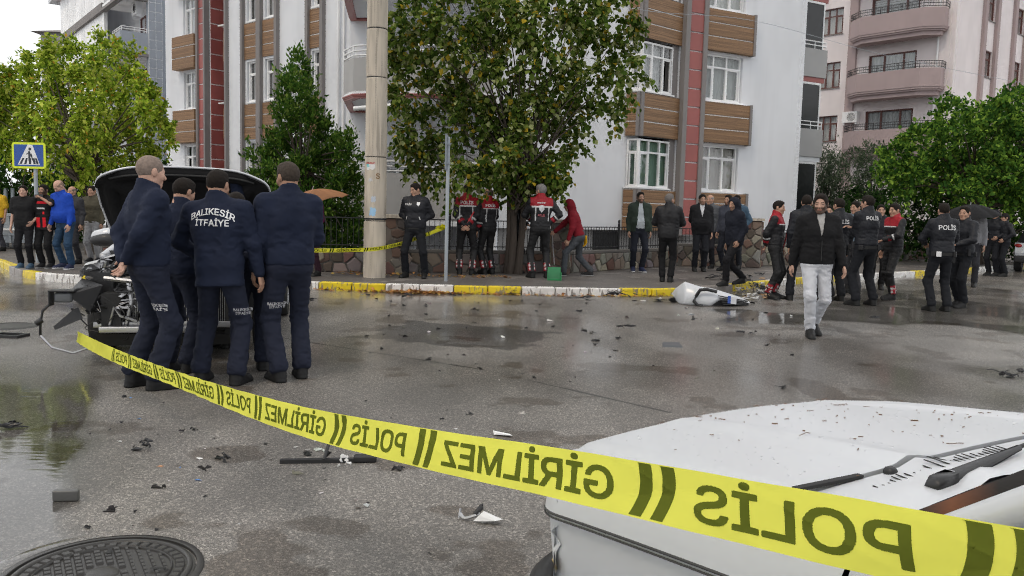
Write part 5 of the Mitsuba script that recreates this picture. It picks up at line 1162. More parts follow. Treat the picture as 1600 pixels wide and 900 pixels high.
# bystanders in front of the brown panels
SK = dict(fine=.016)
by1 = person('bearded man in an open olive jacket over a white polo shirt by the fence', (992, 299), (996, 425), .13, yaw=184, head=(6, 0), arms=('side', 'side'), jacket=(.030, .042, .032), open_=.085, shirt=(.46, .49, .51), trousers=(.016, .018, .026), shoes=SW, beard=(HB, .75), gait=((-.10, 0, 14), (.08, -.10, -8)), belly=.045, hem=.88, **SK)
by2 = person('grey haired man in a black leather jacket seen from behind on the pavement', (1049, 302), (1040, 440), .13, yaw=-12, head=(-36, 0), arms=('fwd', 'fwd'), jacket=(.014, .014, .016), jstuff='m_shell', trousers=(.008, .008, .009), shoes=SB, hair=('short', (.13, .12, .115)), gait=((-.07, 0, 4), (.09, -.05, -8)), belly=.04, hem=.86, puff=.012, wide=1.06, **SK)
by3 = person('bearded man in a closed black coat with a white collar, facing the street', (1092, 303), (1092, 424), .13, yaw=176, head=(8, 0), arms=('side', 'behind'), jacket=(.012, .012, .014), open_=.035, shirt=(.55, .55, .57), trousers=(.012, .013, .017), shoes=SB, beard=(HGR, .55), belly=.05, hem=.84, puff=.01, **SK)
by4 = person('balding man in a grey jacket mostly hidden behind the man in the black coat', (1113, 297), (1112, 421), .13, yaw=150, head=(-10, 0), arms=('side', 'side'), jacket=(.085, .090, .10), trousers=(.02, .02, .025), hair=('fringe', (.20, .19, .18)), hem=.86, dy=.5, **SK)
by5 = person('man with his black hood up, striding to the left along the kerb', (1127, 303), (1142, 446), .13, yaw=112, lean=(0, .06), head=(10, 10), arms=(((-.20, .02, .86), (-.3, -1, 0)), ((.26, -.06, .82), (.3, -1, 0))), jacket=(.012, .014, .022), trousers=(.010, .010, .012), shoes=('boot', (.012, .012, .012), (.01, .01, .01)), hair=None, extra=[('hood', (.012, .014, .022))], beard=(HGR, .6), gait=((-.10, .24, 8), (.10, -.30, -6, .03)), hem=.84, puff=.012, **SK)
by6 = person('bearded man whose face shows between the hooded man and the denim jacket', (1143, 304), (1140, 425), .13, yaw=128, head=(6, 0), jacket=(.05, .055, .075), trousers=(.02, .022, .03), beard=(HB, .7), hem=.88, dy=.4, **SK)
by7 = person('tall bearded man in a blue denim jacket beside the stone pillar', (1153, 291), (1160, 424), .13, yaw=150, head=(8, 0), arms=('pocket', 'pocket'), jacket=(.050, .090, .135), open_=.05, shirt=(.16, .22, .36), trousers=(.022, .024, .030), beard=(HB, .75), hem=.92, dy=.8, **SK)
# police group on the road
GP = 'police standing on the wet road'
r5 = person('motorcycle policeman with red shoulders at the left of the road group, looking right', (1222, 313), (1210, 467), yaw=-118, head=(-4, 6), arms=('side', 'behind'), hair=('short', HB), group=GR, gait=((-.10, 0, 6), (.09, -.06, -6)), **RID)
a1 = person('policeman seen from behind and half covered by the walking man in white jeans', (1247, 303), (1255, 470), yaw=-16, head=(-6, 8), arms=('side', 'fwd'), gait=((-.22, .02, 10), (.16, -.02, -8)), hem=.92, group=GP, **POL); kit(a1); print_on(a1, 'POLİS', .065, 0, PEOPLE[a1]['neck'][2] - .16, 8, (.62, .62, .62))
wk = person('bearded man in a black fleece jacket and pale grey jeans walking across the wet road', (1269, 300), (1270, 525), yaw=178, head=(-24, 2), arms=(((-.29, .10, .84), (-.3, -1, 0)), ((.28, -.10, .84), (.3, -1, 0))), jacket=(.0085, .0085, .0095), open_=.032, shirt=(.34, .33, .32), trousers=(.46, .47, .50), shoes=SB, hair=('full', (.013, .009, .007)), beard=((.014, .010, .008), .82), gait=((-.06, -.14, 4, .03), (.075, .14, -8)), hem=.90, wide=1.05, fine=.0125, skin=(.41, .25, .185))
q = PEOPLE[wk]; put('zip', move(bx(-.004, .004, 0, .004, 0, .5), np.array([[1, 0, 0, 0], [0, 1, 0, 0], [0, 0, 1, 0], [0, 0, 0, 1.0]])) if False else tube([q['pel'] + [0, .165, .02], q['chest'] + [0, .155, -.10]], .005, 6), 'm_shell', wk, color=(.02, .02, .02), to_world=q['W'])
a2 = person('policeman seen from behind, just right of the walking man, between the two pairs of officers', (1302, 309), (1303, 470), yaw=10, head=(10, 8), arms=('fwd', 'side'), hem=.92, group=GP, **POL); kit(a2); print_on(a2, 'POLİS', .065, 0, PEOPLE[a2]['neck'][2] - .17, -4, (.62, .62, .62))
a3 = person('dark haired man of whom only the face shows over the shoulder of the walking man', (1287, 320), (1287, 452), yaw=165, head=(0, 0), jacket=(.04, .05, .07), trousers=(.02, .02, .025), **SK)
a4 = person('man in a light blue jacket facing left, hidden behind the officer seen from behind', (1336, 314), (1330, 458), yaw=125, head=(-10, 4), jacket=(.22, .30, .38), trousers=(.05, .05, .055), arms=('fwd', 'fwd'), **SK)
a5 = person('policeman seen from behind with arms folded, in the middle of the road group', (1353, 304), (1346, 477), yaw=20, head=(16, 4), arms=('cross', 'cross'), gait=((-.16, 0, 10), (.17, -.02, -10)), hem=.96, group=GP, **POL); kit(a5); print_on(a5, 'POLİS', .055, .03, PEOPLE[a5]['neck'][2] - .13, -16, (.62, .62, .62))
a6 = person('man with only dark hair and forehead showing behind the officers of the road group', (1368, 319), (1368, 452), yaw=165, jacket=(.02, .02, .025), **SK)
r6 = person('motorcycle policeman with red shoulders at the right of the road group, looking left', (1383, 317), (1390, 468), yaw=102, head=(6, 6), arms=('fwd', 'side'), hair=('short', HB), group=GR, gait=((-.12, .08, 6), (.10, -.08, -6)), **RID)
b1 = person('policeman seen from behind with large white lettering and a white cuff case on his belt', (1464, 316), (1465, 486), yaw=2, head=(-10, 6), arms=('fwd', 'fwd'), gait=((-.13, 0, 10), (.12, 0, -8)), hem=.95, group=GP, **POL); kit(b1, True); print_on(b1, 'POLİS', .070, 0, PEOPLE[b1]['neck'][2] - .17, 0, (.64, .64, .64))
b2 = person('young policeman in profile facing left beside the officer with the white cuff case', (1497, 321), (1497, 480), yaw=112, head=(14, 2), arms=('fwd', 'fwd'), hem=.93, skin=SKIN, hair=('short', HB), gait=((-.10, .05, 6), (.10, -.08, -6)), puff=.01, group=GP, **POL); kit(b2)
print_on(b2, '', 0, PEOPLE[b2]['pel'][0] - .0, 1.33, 70, (.5, .52, .55), nm='badge', shape=prism(Point(0, 0).buffer(.03), 0, .004))
b3 = person('man in grey under the black umbrella behind the two talking officers', (1508, 316), (1513, 448), yaw=150, head=(10, 0), arms=('side', ((.14, .26, 1.22), (.6, -.6, -.4))), jacket=(.20, .20, .21), trousers=(.03, .03, .035), hands=('relaxed', 'grip'), **SK)
d1 = person('policeman in a cap standing far off at the kerb, left one of the far pair', (1546, 327), (1549, 431), yaw=120, head=(10, 0), arms=('belt', 'belt'), extra=[('cap', (.010, .011, .015))], hair=('buzz', HB), hem=.93, group=GP, **POL)
d2 = person('shorter officer with a ponytail and cap at the kerb next to the far white car', (1563, 333), (1564, 432), yaw=98, head=(0, 0), arms=('belt', 'belt'), extra=[('cap', (.010, .011, .015))], hair=('long', HB), hem=.93, wide=.92, group=GP, **POL)
# bystanders at the left corner
l1 = person('young man in a plain black short sleeved shirt, one hand in his pocket', (37, 289), (40, 419), .13, yaw=190, head=(4, 0), arms=('pocket', 'side'), jacket=(.012, .012, .013), short=True, hem=.88, trousers=(.010, .010, .012), shoes=('shoe', (.05, .09, .14), (.10, .14, .18)), skin=PALE, fine=.016)
l2 = person('man in a black and red football shirt holding a phone to his mouth', (70, 288), (72, 419), .13, yaw=178, head=(-6, 0), arms=(((-.06, .20, 1.46), (-1, .1, -.5)), 'side'), jacket=(.010, .010, .011), short=True, paint=jersey, trousers=(.010, .010, .011), shoes=SN, beard=(HB, .8), skin=TAN, hem=.80, hands=('grip', 'relaxed'), fine=.0135)
l3 = person('man with glasses standing behind the man in the blue sweater', (95, 290), (98, 414), .13, yaw=172, head=(-4, 0), jacket=(.04, .04, .045), trousers=(.03, .03, .035), hair=('fringe', (.14, .12, .10)), dy=.45, **SK)
l4 = person('bald man in a bright blue sweater and jeans looking down at the road', (101, 303), (104, 420), .13, yaw=160, lean=(0, .22), head=(-8, 38), arms=('side', 'side'), jacket=(.012, .055, .36), trousers=(.022, .050, .095), shoes=SW, skin=PALE, hair=('fringe', (.25, .17, .13)), belly=.085, hem=.92, gait=((-.14, .05, 22), (.13, 0, -12)), fine=.0145, Hfix=1.74)
l5 = person('man in a khaki jacket and pale trousers behind the wing mirror of the wreck', (148, 290), (147, 410), .13, yaw=175, head=(-6, 0), jacket=(.075, .068, .048), trousers=(.33, .33, .34), shoes=SN, **SK)
l6 = person('person in a yellow shirt at the left edge beyond the waste container', (-2, 314), (-1, 392), .13, yaw=170, jacket=(.62, .38, .03), short=True, trousers=(.05, .05, .06), Hfix=1.66, **SK)
hp = person('firefighter hidden behind the raised hood, one hand gripping its edge', (348, 285), (352, 540), yaw=165, arms=(((.02, .20, 1.755), (-.6, -.6, 0)), 'side'), jacket=NAVY, trousers=(.013, .016, .03), Hfix=1.76, hands=('grip', 'relaxed'), **SK)
um = person('woman in purple standing under the brown umbrella behind the firefighters', (484, 297), (489, 431), .13, yaw=160, head=(20, 0), arms=('front', ((.10, .22, 1.15), (.6, -.6, -.4))), jacket=(.085, .012, .050), trousers=(.03, .012, .02), hair=('long', HB), hem=.62, wide=.9, hands=('relaxed', 'grip'), **SK)

# what they hold
def umbrella(label, c, tip_tilt, R_, h, col, rib, hand):
    k = thing('umbrella', label, 'umbrella'); n_ = 8; th = np.linspace(0, 2 * np.pi, 65); rr = np.linspace(0, 1, 9)
    Rm = rotx(tip_tilt[1]) @ roty(tip_tilt[0])
    scal = 1 - .055 * (1 - np.abs(np.cos(th * n_ / 2)))
    Pm = np.array([[Rm @ np.array([R_ * r * math.cos(t) * (1 - (1 - s) * r), R_ * r * math.sin(t) * (1 - (1 - s) * r), h * (1 - r ** 1.9) - .035 * r * (1 - abs(math.cos(t * n_ / 2)))]) + c for t, s in zip(th, scal)] for r in rr])
    g = grid_mesh(Pm); seg = (np.tile(np.arange(65), 9) // 8) % 2
    colr = np.array(col) * (1 + .12 * seg[:, None]) * (1 - .25 * (np.repeat(np.arange(9), 65) == 8)[:, None]); put('canopy', g, 'm_cloth', k, color=colr, smooth=True)
    for i in range(8):
        t = i * np.pi / 4; put('rib', tube([Rm @ np.array([R_ * r * math.cos(t), R_ * r * math.sin(t), h * (1 - r ** 1.9) - .01]) + c for r in np.linspace(.05, 1, 6)], .004, 4), 'm_steel', k)
    put('shaft', tube([c + Rm @ np.array([0, 0, h + .06]), hand], .008, 6), 'm_steel', k); put('handle', tube([hand, hand - unit(c - hand) * .12], .013, 8), 'm_shell', k, color=rib)
def hand_of(k, i): p = PEOPLE[k]; w = p['A'][i][2]; e = p['A'][i][1]; q = w + unit(w - e) * .075; return (p['M'] @ np.array([*q, 1]))[:3]
c = hand_of(um, 1); umbrella('brown and orange umbrella held by the woman in purple', at(494, 312, c[1]), (-.18, .06), .62, .20, (.20, .095, .045), (.08, .04, .02), c)
c = hand_of(b3, 1); umbrella('black umbrella over the man in grey behind the two officers', at(1517, 336, c[1]), (-.12, .1), .62, .24, (.010, .010, .011), (.02, .02, .02), c)
c = hand_of(l2, 0); put('phone', move(man(rbox(-.075, .075, -.008, .008, -.037, .037, .006)), frame_m(c, .25)), 'm_gloss', color=(.03, .03, .033), label='dark phone held to the mouth of the man in the football shirt', category='phone', smooth=30)
# dustpan on its stick
c = hand_of(rh, 1); k = thing('dustpan', 'green dustpan on a long stick held by the person in the red hood', 'dustpan')
g0 = G(866, 424, .13); gy = c[1] - .15
dp = np.array([at(866, 424, 16.7)[0], 16.7, .13])
put('pan', [box8(dp + [-.13, 0, .01], (.26, 0, 0), (0, .02, 0), (0, .05, .24)), box8(dp + [-.13, -.22, .0], (.26, 0, 0), (0, .24, 0), (0, 0, .012)), box8(dp + [-.14, -.22, .0], (.012, 0, 0), (0, .24, 0), (0, .05, .16)), box8(dp + [.128, -.22, .0], (.012, 0, 0), (0, .24, 0), (0, .05, .16))], 'm_gloss', k, color=(.012, .17, .055))
put('stick', tube([dp + [0, .06, .30], c, c + (c - dp - [0, .06, .3]) * .12], .012, 8), 'm_steel', k, smooth=40)
p = PEOPLE[rh]; q = (p['M'] @ np.array([*(p['pel'] + [.10, -.13, -.04]), 1]))[:3]
gl = HANDS['relaxed'].scale((1.15, 1.15, 1.15)); put('glove', move(man(gl), frame_m(q, .6)), 'm_cloth', color=(.62, .33, .01), label='yellow work glove tucked in the back pocket of the person in the red hood', category='glove', smooth=40)
for kk, i, ang in ((r5, 0, .3), (r1, 1, 1.2)):
    c = hand_of(kk, i); d = unit(np.array([math.sin(ang) * .5, -.1, .85])); put('baton', tube([c - d * .06, c + d * .38], .014, 8), 'm_gloss', color=(.45, .03, .04), label='red baton in the hand of the motorcycle policeman ' + ('at the left of the road group' if kk == r5 else 'beside the sign post'), category='baton', smooth=40)

# ------------------------------------------------------------------ the white saloon in the foreground
A_, B_ = G(880, 697, .78), G(1245, 760, .92)
fx = unit((A_ - B_) * [1, 1, 0]); rx = np.array([fx[1], -fx[0], 0])
O_ = A_ * [1, 1, 0] + rx * .66                      # ground point under the middle of the bonnet's front edge
CM = np.eye(4); CM[:3, 0] = fx; CM[:3, 1] = -rx; CM[:3, 2] = (0, 0, 1); CM[:3, 3] = O_     # x forward, y to the car's left
def C0(m): return move(m, CM)
def C3(m):
    v, f = m; v = np.array(v, float); x = v[:, 0].copy(); v[:, 0] = np.interp(x, [-9, -1.27, -.93, 0, 9], [-8.83, -1.10, -.868, 0, 9]) - .05 * (1 - np.clip(v[:, 1] / .7, -1, 1) ** 2) * np.interp(x, [-1.27, -.95, 0], [0, 1, 0]); return move((v, f), CM)
wc = thing('white_car', 'old white saloon car with dried leaf bits on its bonnet and a dented corner', 'car')
def zb(x, y, base=0.0):
    """height of the upper deck of the body: x 0 at the bonnet's front edge, negative towards the windscreen"""
    t = np.clip(-x / 1.0, -.1, 1.6)
    z = .785 + .135 * np.clip(t, 0, 1.15) ** .85 + .052 * (1 - (y / .70) ** 2)
    z = np.where(x > -.12, z - .05 * ((x + .12) / .12) ** 2, z)
    return z + .016 * np.exp(-((np.abs(y) - .30 - .08 * t) / .035) ** 2) * np.clip(-x * 3, 0, 1) + base
xs_ = np.concatenate([np.linspace(.0, -.12, 7), np.linspace(-.16, -.93, 24)]); ysn = np.linspace(-1, 1, 41)
def hood_w(x): return .655 + .045 * np.clip(-x / .95, 0, 1)
P_ = np.array([[(x, hood_w(x) * y, zb(x, hood_w(x) * y) - .012 * (abs(y) > .985) - .010 * (i == 0)) for y in ysn] for i, x in enumerate(xs_)])
rim = np.concatenate([P_[0], P_[1:, -1], P_[-1, ::-1][1:], P_[::-1, 0][1:]]); skirt = np.stack([rim, rim - [0, 0, .022]])
put('bonnet', C3(cat([grid_mesh(P_), grid_mesh(skirt)])), 'm_paint', wc, smooth=40, label='white bonnet with a raised crease and dried leaf bits')
# fenders, front and side as one lofted shell: profile across the left side mirrored to the right
prof = [(.668, 0.0), (.70, .0), (.745, -.010), (.785, -.034), (.808, -.075), (.818, -.128), (.821, -.145), (.812, -.152), (.816, -.160), (.806, -.168), (.800, -.22), (.785, -.34), (.765, -.46), (.74, -.60)]
def side_shell(sg, x0, x1, n):
    rows = []
    for x in np.linspace(x0, x1, n):
        zt = float(zb(np.array(x), np.array(.66))) - .010
        tuck = .10 * max(0, (x + .02) / .10) ** 2 if x > -.02 else 0
        nose = -.17 * np.clip((x + .24) / .27, 0, 1) ** 2
        arch = 0.0
        row = []
        for (y, dz) in prof:
            z = zt + dz
            d = math.hypot(x + .60, (z - .27)); yy = y + nose * np.clip((y - .66) / .1, 0, 1)
            if d < .30 and dz < -.19: z = .27 + math.sqrt(max(.30 ** 2 - (x + .60) ** 2, 0)); yy = y + .008
            row.append((x, sg * yy, max(z, .22)))
        rows.append(row)
    return grid_mesh(rows)
for sg, nm in ((1, 'wing'), (-1, 'wing')):
    put(nm, C3(cat([side_shell(sg, .03, -1.25, 60)])), 'm_paint', wc, smooth=35)
front = np.array([[(.035 - .23 * (abs(y) / .80) ** 5 - (.0 if z < .70 else .02), y, z) for y in np.linspace(-.80, .80, 41)] for z in (.24, .40, .55, .68, .735)])
put('front_panel', C3(grid_mesh(front)), 'm_paint', wc, smooth=40)
put('grille', C3(bx(.035, .05, -.34, .34, .55, .71)), 'm_blackplastic', wc)
for sg in (-1, 1): 
    k = put('headlamp', C3(man(rbox(.02, .06, min(sg * .38, sg * .63), max(sg * .38, sg * .63), .55, .71, .02))), 'm_gloss', wc, color=(.35, .36, .38), smooth=40)
bm_ = tube(catmull([(-.42, .825, .46), (-.25, .845, .46), (-.10, .80, .46), (.02, .66, .46), (.085, .40, .46), (.10, 0, .46), (.085, -.40, .46), (.02, -.66, .46), (-.10, -.80, .46), (-.25, -.845, .46), (-.42, -.825, .46)], 60), .050, 10)
put('bumper', C3((bm_[0] * [1, .985, 1.25] - [.02, 0, .165], bm_[1])), 'm_blackplastic', wc, smooth=50)
# crumpled corner with rust where the wing is dented (left front)
dent = np.array([[(-.02 - .20 * (i / 9) ** 1.5 - .014 * math.sin(3 * j + i * 2), .60 + .195 * (i / 9) ** .8 - .012 * math.sin(i * 1.7 + j * 2.1), .50 + .030 * j) for j in range(8)] for i in range(10)])
vd, fd = grid_mesh(dent); rr_ = meshkit.fbm(vd * 30, 3, 3); cd = np.where((rr_ > .62)[:, None], np.array([.22, .16, .06]), np.array([.46, .47, .48])) * (.7 + .5 * meshkit.noise(vd * 60, 2))[:, None]
put('dented_corner', C3((vd + np.array([0, .012, 0]), fd)), 'm_matt', wc, color=cd, smooth=True, label='crumpled rusty front corner of the white car')
def side_line(pts, r, col): put('seam', C3(tube(pts, r, 6)), 'm_shell', wc, color=col, smooth=40)
for dz_, w_ in ((0, .0035), (-.011, .0025)): side_line([(x, .8215 - .17 * np.clip((x + .24) / .27, 0, 1) ** 2, float(zb(np.array(x), np.array(.66))) - .157 + dz_) for x in np.linspace(-.02, -1.24, 40)], w_, (.05, .05, .05))
# scuttle with slots between bonnet and windscreen
sc_ = np.array([[(x, y, float(zb(np.array(x), np.array(y))) - .006) for y in np.linspace(-.70, .70, 31)] for x in np.linspace(-.945, -1.27, 10)])
put('scuttle', C3(grid_mesh(sc_)), 'm_paint', wc, smooth=40)
gp = np.array([[(x, y, float(zb(np.array(x), np.array(y))) - .020) for y in np.linspace(-.70, .70, 21)] for x in (-.925, -.95)])
put('bonnet_gap', C3(grid_mesh(gp)), 'm_rubber', wc)
for i in range(26):
    y = .56 - i * .0165; x0_ = -.955 - .010 * math.sin(i); z0_ = float(zb(np.array(-1.0), np.array(y))) - .0012
    put('vent_slot', C0(box8((x0_, y, z0_), (-.058, .010, .0), (0, .0035, 0), (0, 0, .0016))), 'm_rubber', wc)
put('rubber_strip', C3(cat([box8((-.927, .52, float(zb(np.array(-.93), np.array(.52))) - .004), (-.020, 0, 0), (0, .17, -.010), (0, 0, .007))])), 'm_rubber', wc)
put('washer_jet', C0(man(rbox(-.932, -.908, .448, .474, float(zb(np.array(-.95), np.array(.46))) - .012, float(zb(np.array(-.95), np.array(.46))) + .010, .008))), 'm_blackplastic', wc, smooth=40)
# windscreen, seals, pillars, roof, doors
def ws(u, t): # u -1..1 across, t 0..1 up
    return np.array([-1.27 - .60 * t - .05 * 0 - .06 * u * u, u * (.70 - .13 * t), .925 + .44 * t])
glass = np.array([[ws(u, t) for u in np.linspace(-.93, .93, 17)] for t in np.linspace(.06, .97, 7)])
put('windscreen', C3(grid_mesh(glass)), 'm_pane', wc, smooth=True)
rimp = [ws(u, .02) for u in np.linspace(-.97, .97, 140)] + [ws(.97, t) for t in np.linspace(.1, .98, 9)] + [ws(u, 1.0) for u in np.linspace(.95, -.95, 15)] + [ws(-.97, t) for t in np.linspace(.98, .02, 9)]
v_, f_ = tube(rimp, .050, 10, False); cr = meshkit.fbm(v_ * [22, 30, 22], 4, 9); low = v_[:, 2] < 1.02
colr = np.where(((cr > .615) & low)[:, None], np.array([.16, .062, .030]), np.array([.022, .020, .019])) * (.7 + .6 * meshkit.noise(v_ * 50, 3))[:, None]
put('windscreen_seal', C3((v_, f_)), 'm_matt', wc, color=colr, smooth=True, label='black windscreen seal with rust along its lower edge')
for sg in (-1, 1): put('pillar', C3(tube([ws(sg * 1.055, -.05), ws(sg * 1.05, .5), ws(sg * 1.04, 1.02)], .030, 8)), 'm_paint', wc, smooth=50)
put('roof', C3(grid_mesh([[(x, y * .57 * (1 - .0 * x), 1.375 + .035 * (1 - y * y) + .012 * math.sin((x + 1.9) * -1.9)) for y in np.linspace(-1, 1, 15)] for x in np.linspace(-1.88, -3.05, 9)])), 'm_paint', wc, smooth=True)
for sg in (-1, 1):
    dr_ = put('door', C3(grid_mesh([[(x, sg * y, z) for (y, z) in ((.70, .935), (.765, .93), (.80, .86), (.815, .72), (.815, .55), (.79, .34), (.77, .24))] for x in np.linspace(-1.26, -3.4, 12)])), 'm_paint', wc, smooth=40)
    put('side_window', C3((np.array([(-1.42, sg * .70, .945), (-2.95, sg * .70, .945), (-2.75, sg * .585, 1.35), (-1.92, sg * .585, 1.35)]), np.array([[0, 1, 2], [0, 2, 3]]))), 'm_pane', dr_)
    put('window_frame', C3(cat([tube([(-1.40, sg * .705, .945), (-1.95, sg * .585, 1.36), (-2.80, sg * .585, 1.365), (-3.05, sg * .70, .945)], .018, 6), tube([(-1.38, sg * .735, .94), (-3.05, sg * .735, .94)], .016, 6), tube([(-2.25, sg * .715, .945), (-2.25, sg * .59, 1.36)], .02, 6)])), 'm_rubber', dr_)
put('boot', C3(grid_mesh([[(x, y * .76, z) for y in np.linspace(-1, 1, 9)] for x, z in ((-3.05, 1.38), (-3.42, .95), (-3.95, .92), (-4.0, .80), (-4.02, .30))])), 'm_paint', wc, smooth=35)
put('rear_side', C3(cat([grid_mesh([[(x, sg * y, z) for (y, z) in ((.755, .93), (.80, .80), (.81, .55), (.77, .24))] for x in np.linspace(-3.4, -4.02, 4)]) for sg in (-1, 1)])), 'm_paint', wc, smooth=40)
put('dashboard', C3(cat([bx(-1.75, -1.2, -.62, .62, .70, .86), bx(-3.2, -1.2, -.70, .70, .25, .30), bx(-2.5, -2.35, .10, .62, .3, 1.05), bx(-2.5, -2.35, -.62, -.10, .3, 1.05)])), 'm_matt', wc, color=(.035, .033, .032))
v_, f_ = lathe([(.165, -.012), (.19, 0), (.165, .012)], 24); Rw = np.eye(4); Rw[:3, :3] = roty(-1.1); Rw[:3, 3] = (-1.78, .34, .90); put('steering_wheel', C3(move((v_, f_), Rw)), 'm_rubber', wc, smooth=40)
def wheel(parent, CMx, x, y, r=.29, w=.17, rim='m_steel'):
    M = np.eye(4); M[:3, 0] = (1, 0, 0); M[:3, 1] = (0, 0, 1); M[:3, 2] = (0, 1, 0); M[:3, 3] = (x, y, r)
    wl = put('wheel', move(move(lathe([(r * .62, -w / 2), (r * .94, -w / 2), (r, -w * .32), (r, w * .32), (r * .94, w / 2), (r * .62, w / 2)], 32), M), CMx), 'm_rubber', parent, smooth=40)
    put('rim', move(move(lathe([(0.0, w * .40), (r * .2, w * .42), (r * .3, w * .3), (r * .56, w * .36), (r * .63, w * .47), (r * .63, -w * .47), (r * .56, -w * .36), (0, -w * .3)], 24), M), CMx), rim, wl, smooth=40)
for x in (-.56, -2.80):
    for y in (-.69, .69): wheel(wc, CM, x, y)
put('underbody', C3(cat([bx(-3.9, -.9, -.70, .70, .22, .30), bx(-.9, 0, -.42, .42, .25, .6)])), 'm_rubber', wc)
# wiper lying over the scuttle
w0 = np.array([-1.045, .485, .960]); w1 = np.array([-1.030, .20, .992]); w2 = np.array([-1.03, -.25, 1.03])
wp = put('wiper', C0(cat([man(hull([w0 + np.array(q) for q in ((-.018, .025, -.012), (.018, .025, -.012), (-.014, .02, .014), (.012, .02, .014), (-.02, -.03, -.014), (.02, -.03, -.014), (-.016, -.03, .02), (.012, -.03, .02), (-.012, .034, 0), (.010, .034, 0))])), man(hull([w0 + (w1 - w0) * .10 + np.array(q) for q in ((-.016, 0, .012), (.012, 0, .012), (-.02, 0, -.008), (.016, 0, -.008))] + [w1 + np.array(q) for q in ((-.006, 0, .004), (.004, 0, .004), (-.007, 0, -.004), (.005, 0, -.004))])), tube([w1, (w1 + w2) / 2 + [0, 0, .008], w2], .0045, 6)])), 'm_blackplastic', wc, smooth=20)
put('wiper_rivet', C0(move(lathe([(0, .004), (.006, .003), (.007, 0)], 12), frame_m(w0 + (w1 - w0) * .12 + [0, 0, .012]))), 'm_steel', wp)
put('wiper_blade', C0(tube([w2 + [-.02, .25, -.02], w2 + [-.015, 0, -.012], w2 + [-.02, -.3, -.02]], .008, 5)), 'm_rubber', wp)
# dried leaves, twigs and drops on the bonnet
def on_deck(x, y): return np.array([x, y, float(zb(np.array(x), np.array(y))) + .002])
r_ = np.random.default_rng(31); bits = []
for i in range(120):
    x, y = -.95 + .93 * r_.random() ** .9, r_.normal(-.05, .30)
    if abs(y) > .62: continue
    a = r_.uniform(0, np.pi); L = r_.choice([.006, .011, .018, .034], p=[.5, .3, .15, .05]); d = np.array([math.cos(a), math.sin(a)])
    c = [on_deck(*(np.array([x, y]) + d * L * t + np.array([-d[1], d[0]]) * L * .22 * math.sin(t * 5))) + [0, 0, .002] for t in (-.5, -.2, .15, .5)]
    bits.append(tube(c, r_.uniform(.0007, .0016), 4))
put('dried_leaf_bits', C3(cat(bits)), 'm_matt', wc, color=(.13, .075, .045), kind='stuff')

r_ = np.random.default_rng(32); dp_ = []
ico = trimesh.creation.icosphere(1); iv, if_ = np.array(ico.vertices), np.array(ico.faces)
for i in range(420):
    x, y = -.86 + .84 * r_.random(), r_.uniform(-.60, .60); q = r_.uniform(.0011, .0030); dp_.append((iv * [q, q, q * .45] + on_deck(x, y) - [0, 0, .0012], if_))
put('water_drops', C3(cat(dp_)), 'm_paint', wc, smooth=True, kind='stuff')

# ------------------------------------------------------------------ the wrecked silver car with its bonnet raised
hx = unit(np.array([.21, -.978, 0])); KM = np.eye(4); KM[:3, 0] = hx; KM[:3, 1] = (-hx[1], hx[0], 0); KM[:3, 2] = (0, 0, 1); KM[:3, 3] = (-3.13, 7.62, 0)
def K3(m): return move(m, KM)
kw = thing('wrecked_car', 'wrecked silver car with its bonnet raised and its torn open engine bay facing the firefighters', 'car')
hl, ha, hz0, hx0 = .98, math.radians(56), .96, -1.13
def hoodp(u, t, d=0.0):
    w = (.70 + .115 * math.sin(min(t * 1.5, 1) * np.pi / 2)) * (1 - .10 * max(0, (t - .80) / .2) ** 3)
    tt = t * hl * (1 - .075 * max(0, abs(u) - .55) ** 2 / .2 * (t > .5)); bow = .075 * (1 - u * u) + .055 * math.sin(np.pi * min(t, 1)) 
    x, z = hx0 + tt * math.cos(ha) - (bow - d) * math.sin(ha) * 1.0, hz0 + tt * math.sin(ha) + (bow - d) * math.cos(ha)
    return (x, u * w, z)
us, tsn = np.linspace(-1, 1, 37), np.linspace(0, 1, 25)
put('bonnet', K3(grid_mesh([[hoodp(u, t) for u in us] for t in tsn])), 'm_silver', kw, smooth=True)
def ribs(u, t):
    q = min(abs(abs(u) - .86), abs(t - .10), abs(t - .90), abs(u) + 0 if t < .0 else 9, abs(abs(u) * .8 - (t * .75 + .02)), abs(u * .9) if .1 < t < .9 else 9)
    return .006 + .040 * float(np.clip((q - .035) / .05, 0, 1) * -1 + 1)
inn = np.array([[hoodp(u * 1.002, .0 + t * 1.003, ribs(u, t)) for u in np.linspace(-1, 1, 73)] for t in np.linspace(0, 1, 49)])
bi = put('bonnet_lining', K3(grid_mesh(inn)), 'm_matt', kw, color=(.008, .008, .0085), smooth=True, label='black ribbed underside of the raised bonnet')
edge = [hoodp(u, 1.0) for u in us]; edge2 = [hoodp(-1, t) for t in tsn[::-1]]; edge3 = [hoodp(1, t) for t in tsn]
put('bonnet_rim', K3(tube(edge2[::-1] + edge[1:-1] + edge3[::-1], .012, 6)), 'm_silver', kw, smooth=True)
put('bonnet_seal', K3(tube([np.array(hoodp(u, .93, .055)) for u in np.linspace(-.85, .85, 21)], .012, 6)), 'm_rubber', kw, smooth=True)
put('bonnet_strut', K3(tube([(-.35, .55, .82), np.array(hoodp(.45, .72, .05))], .008, 6)), 'm_steel', kw)
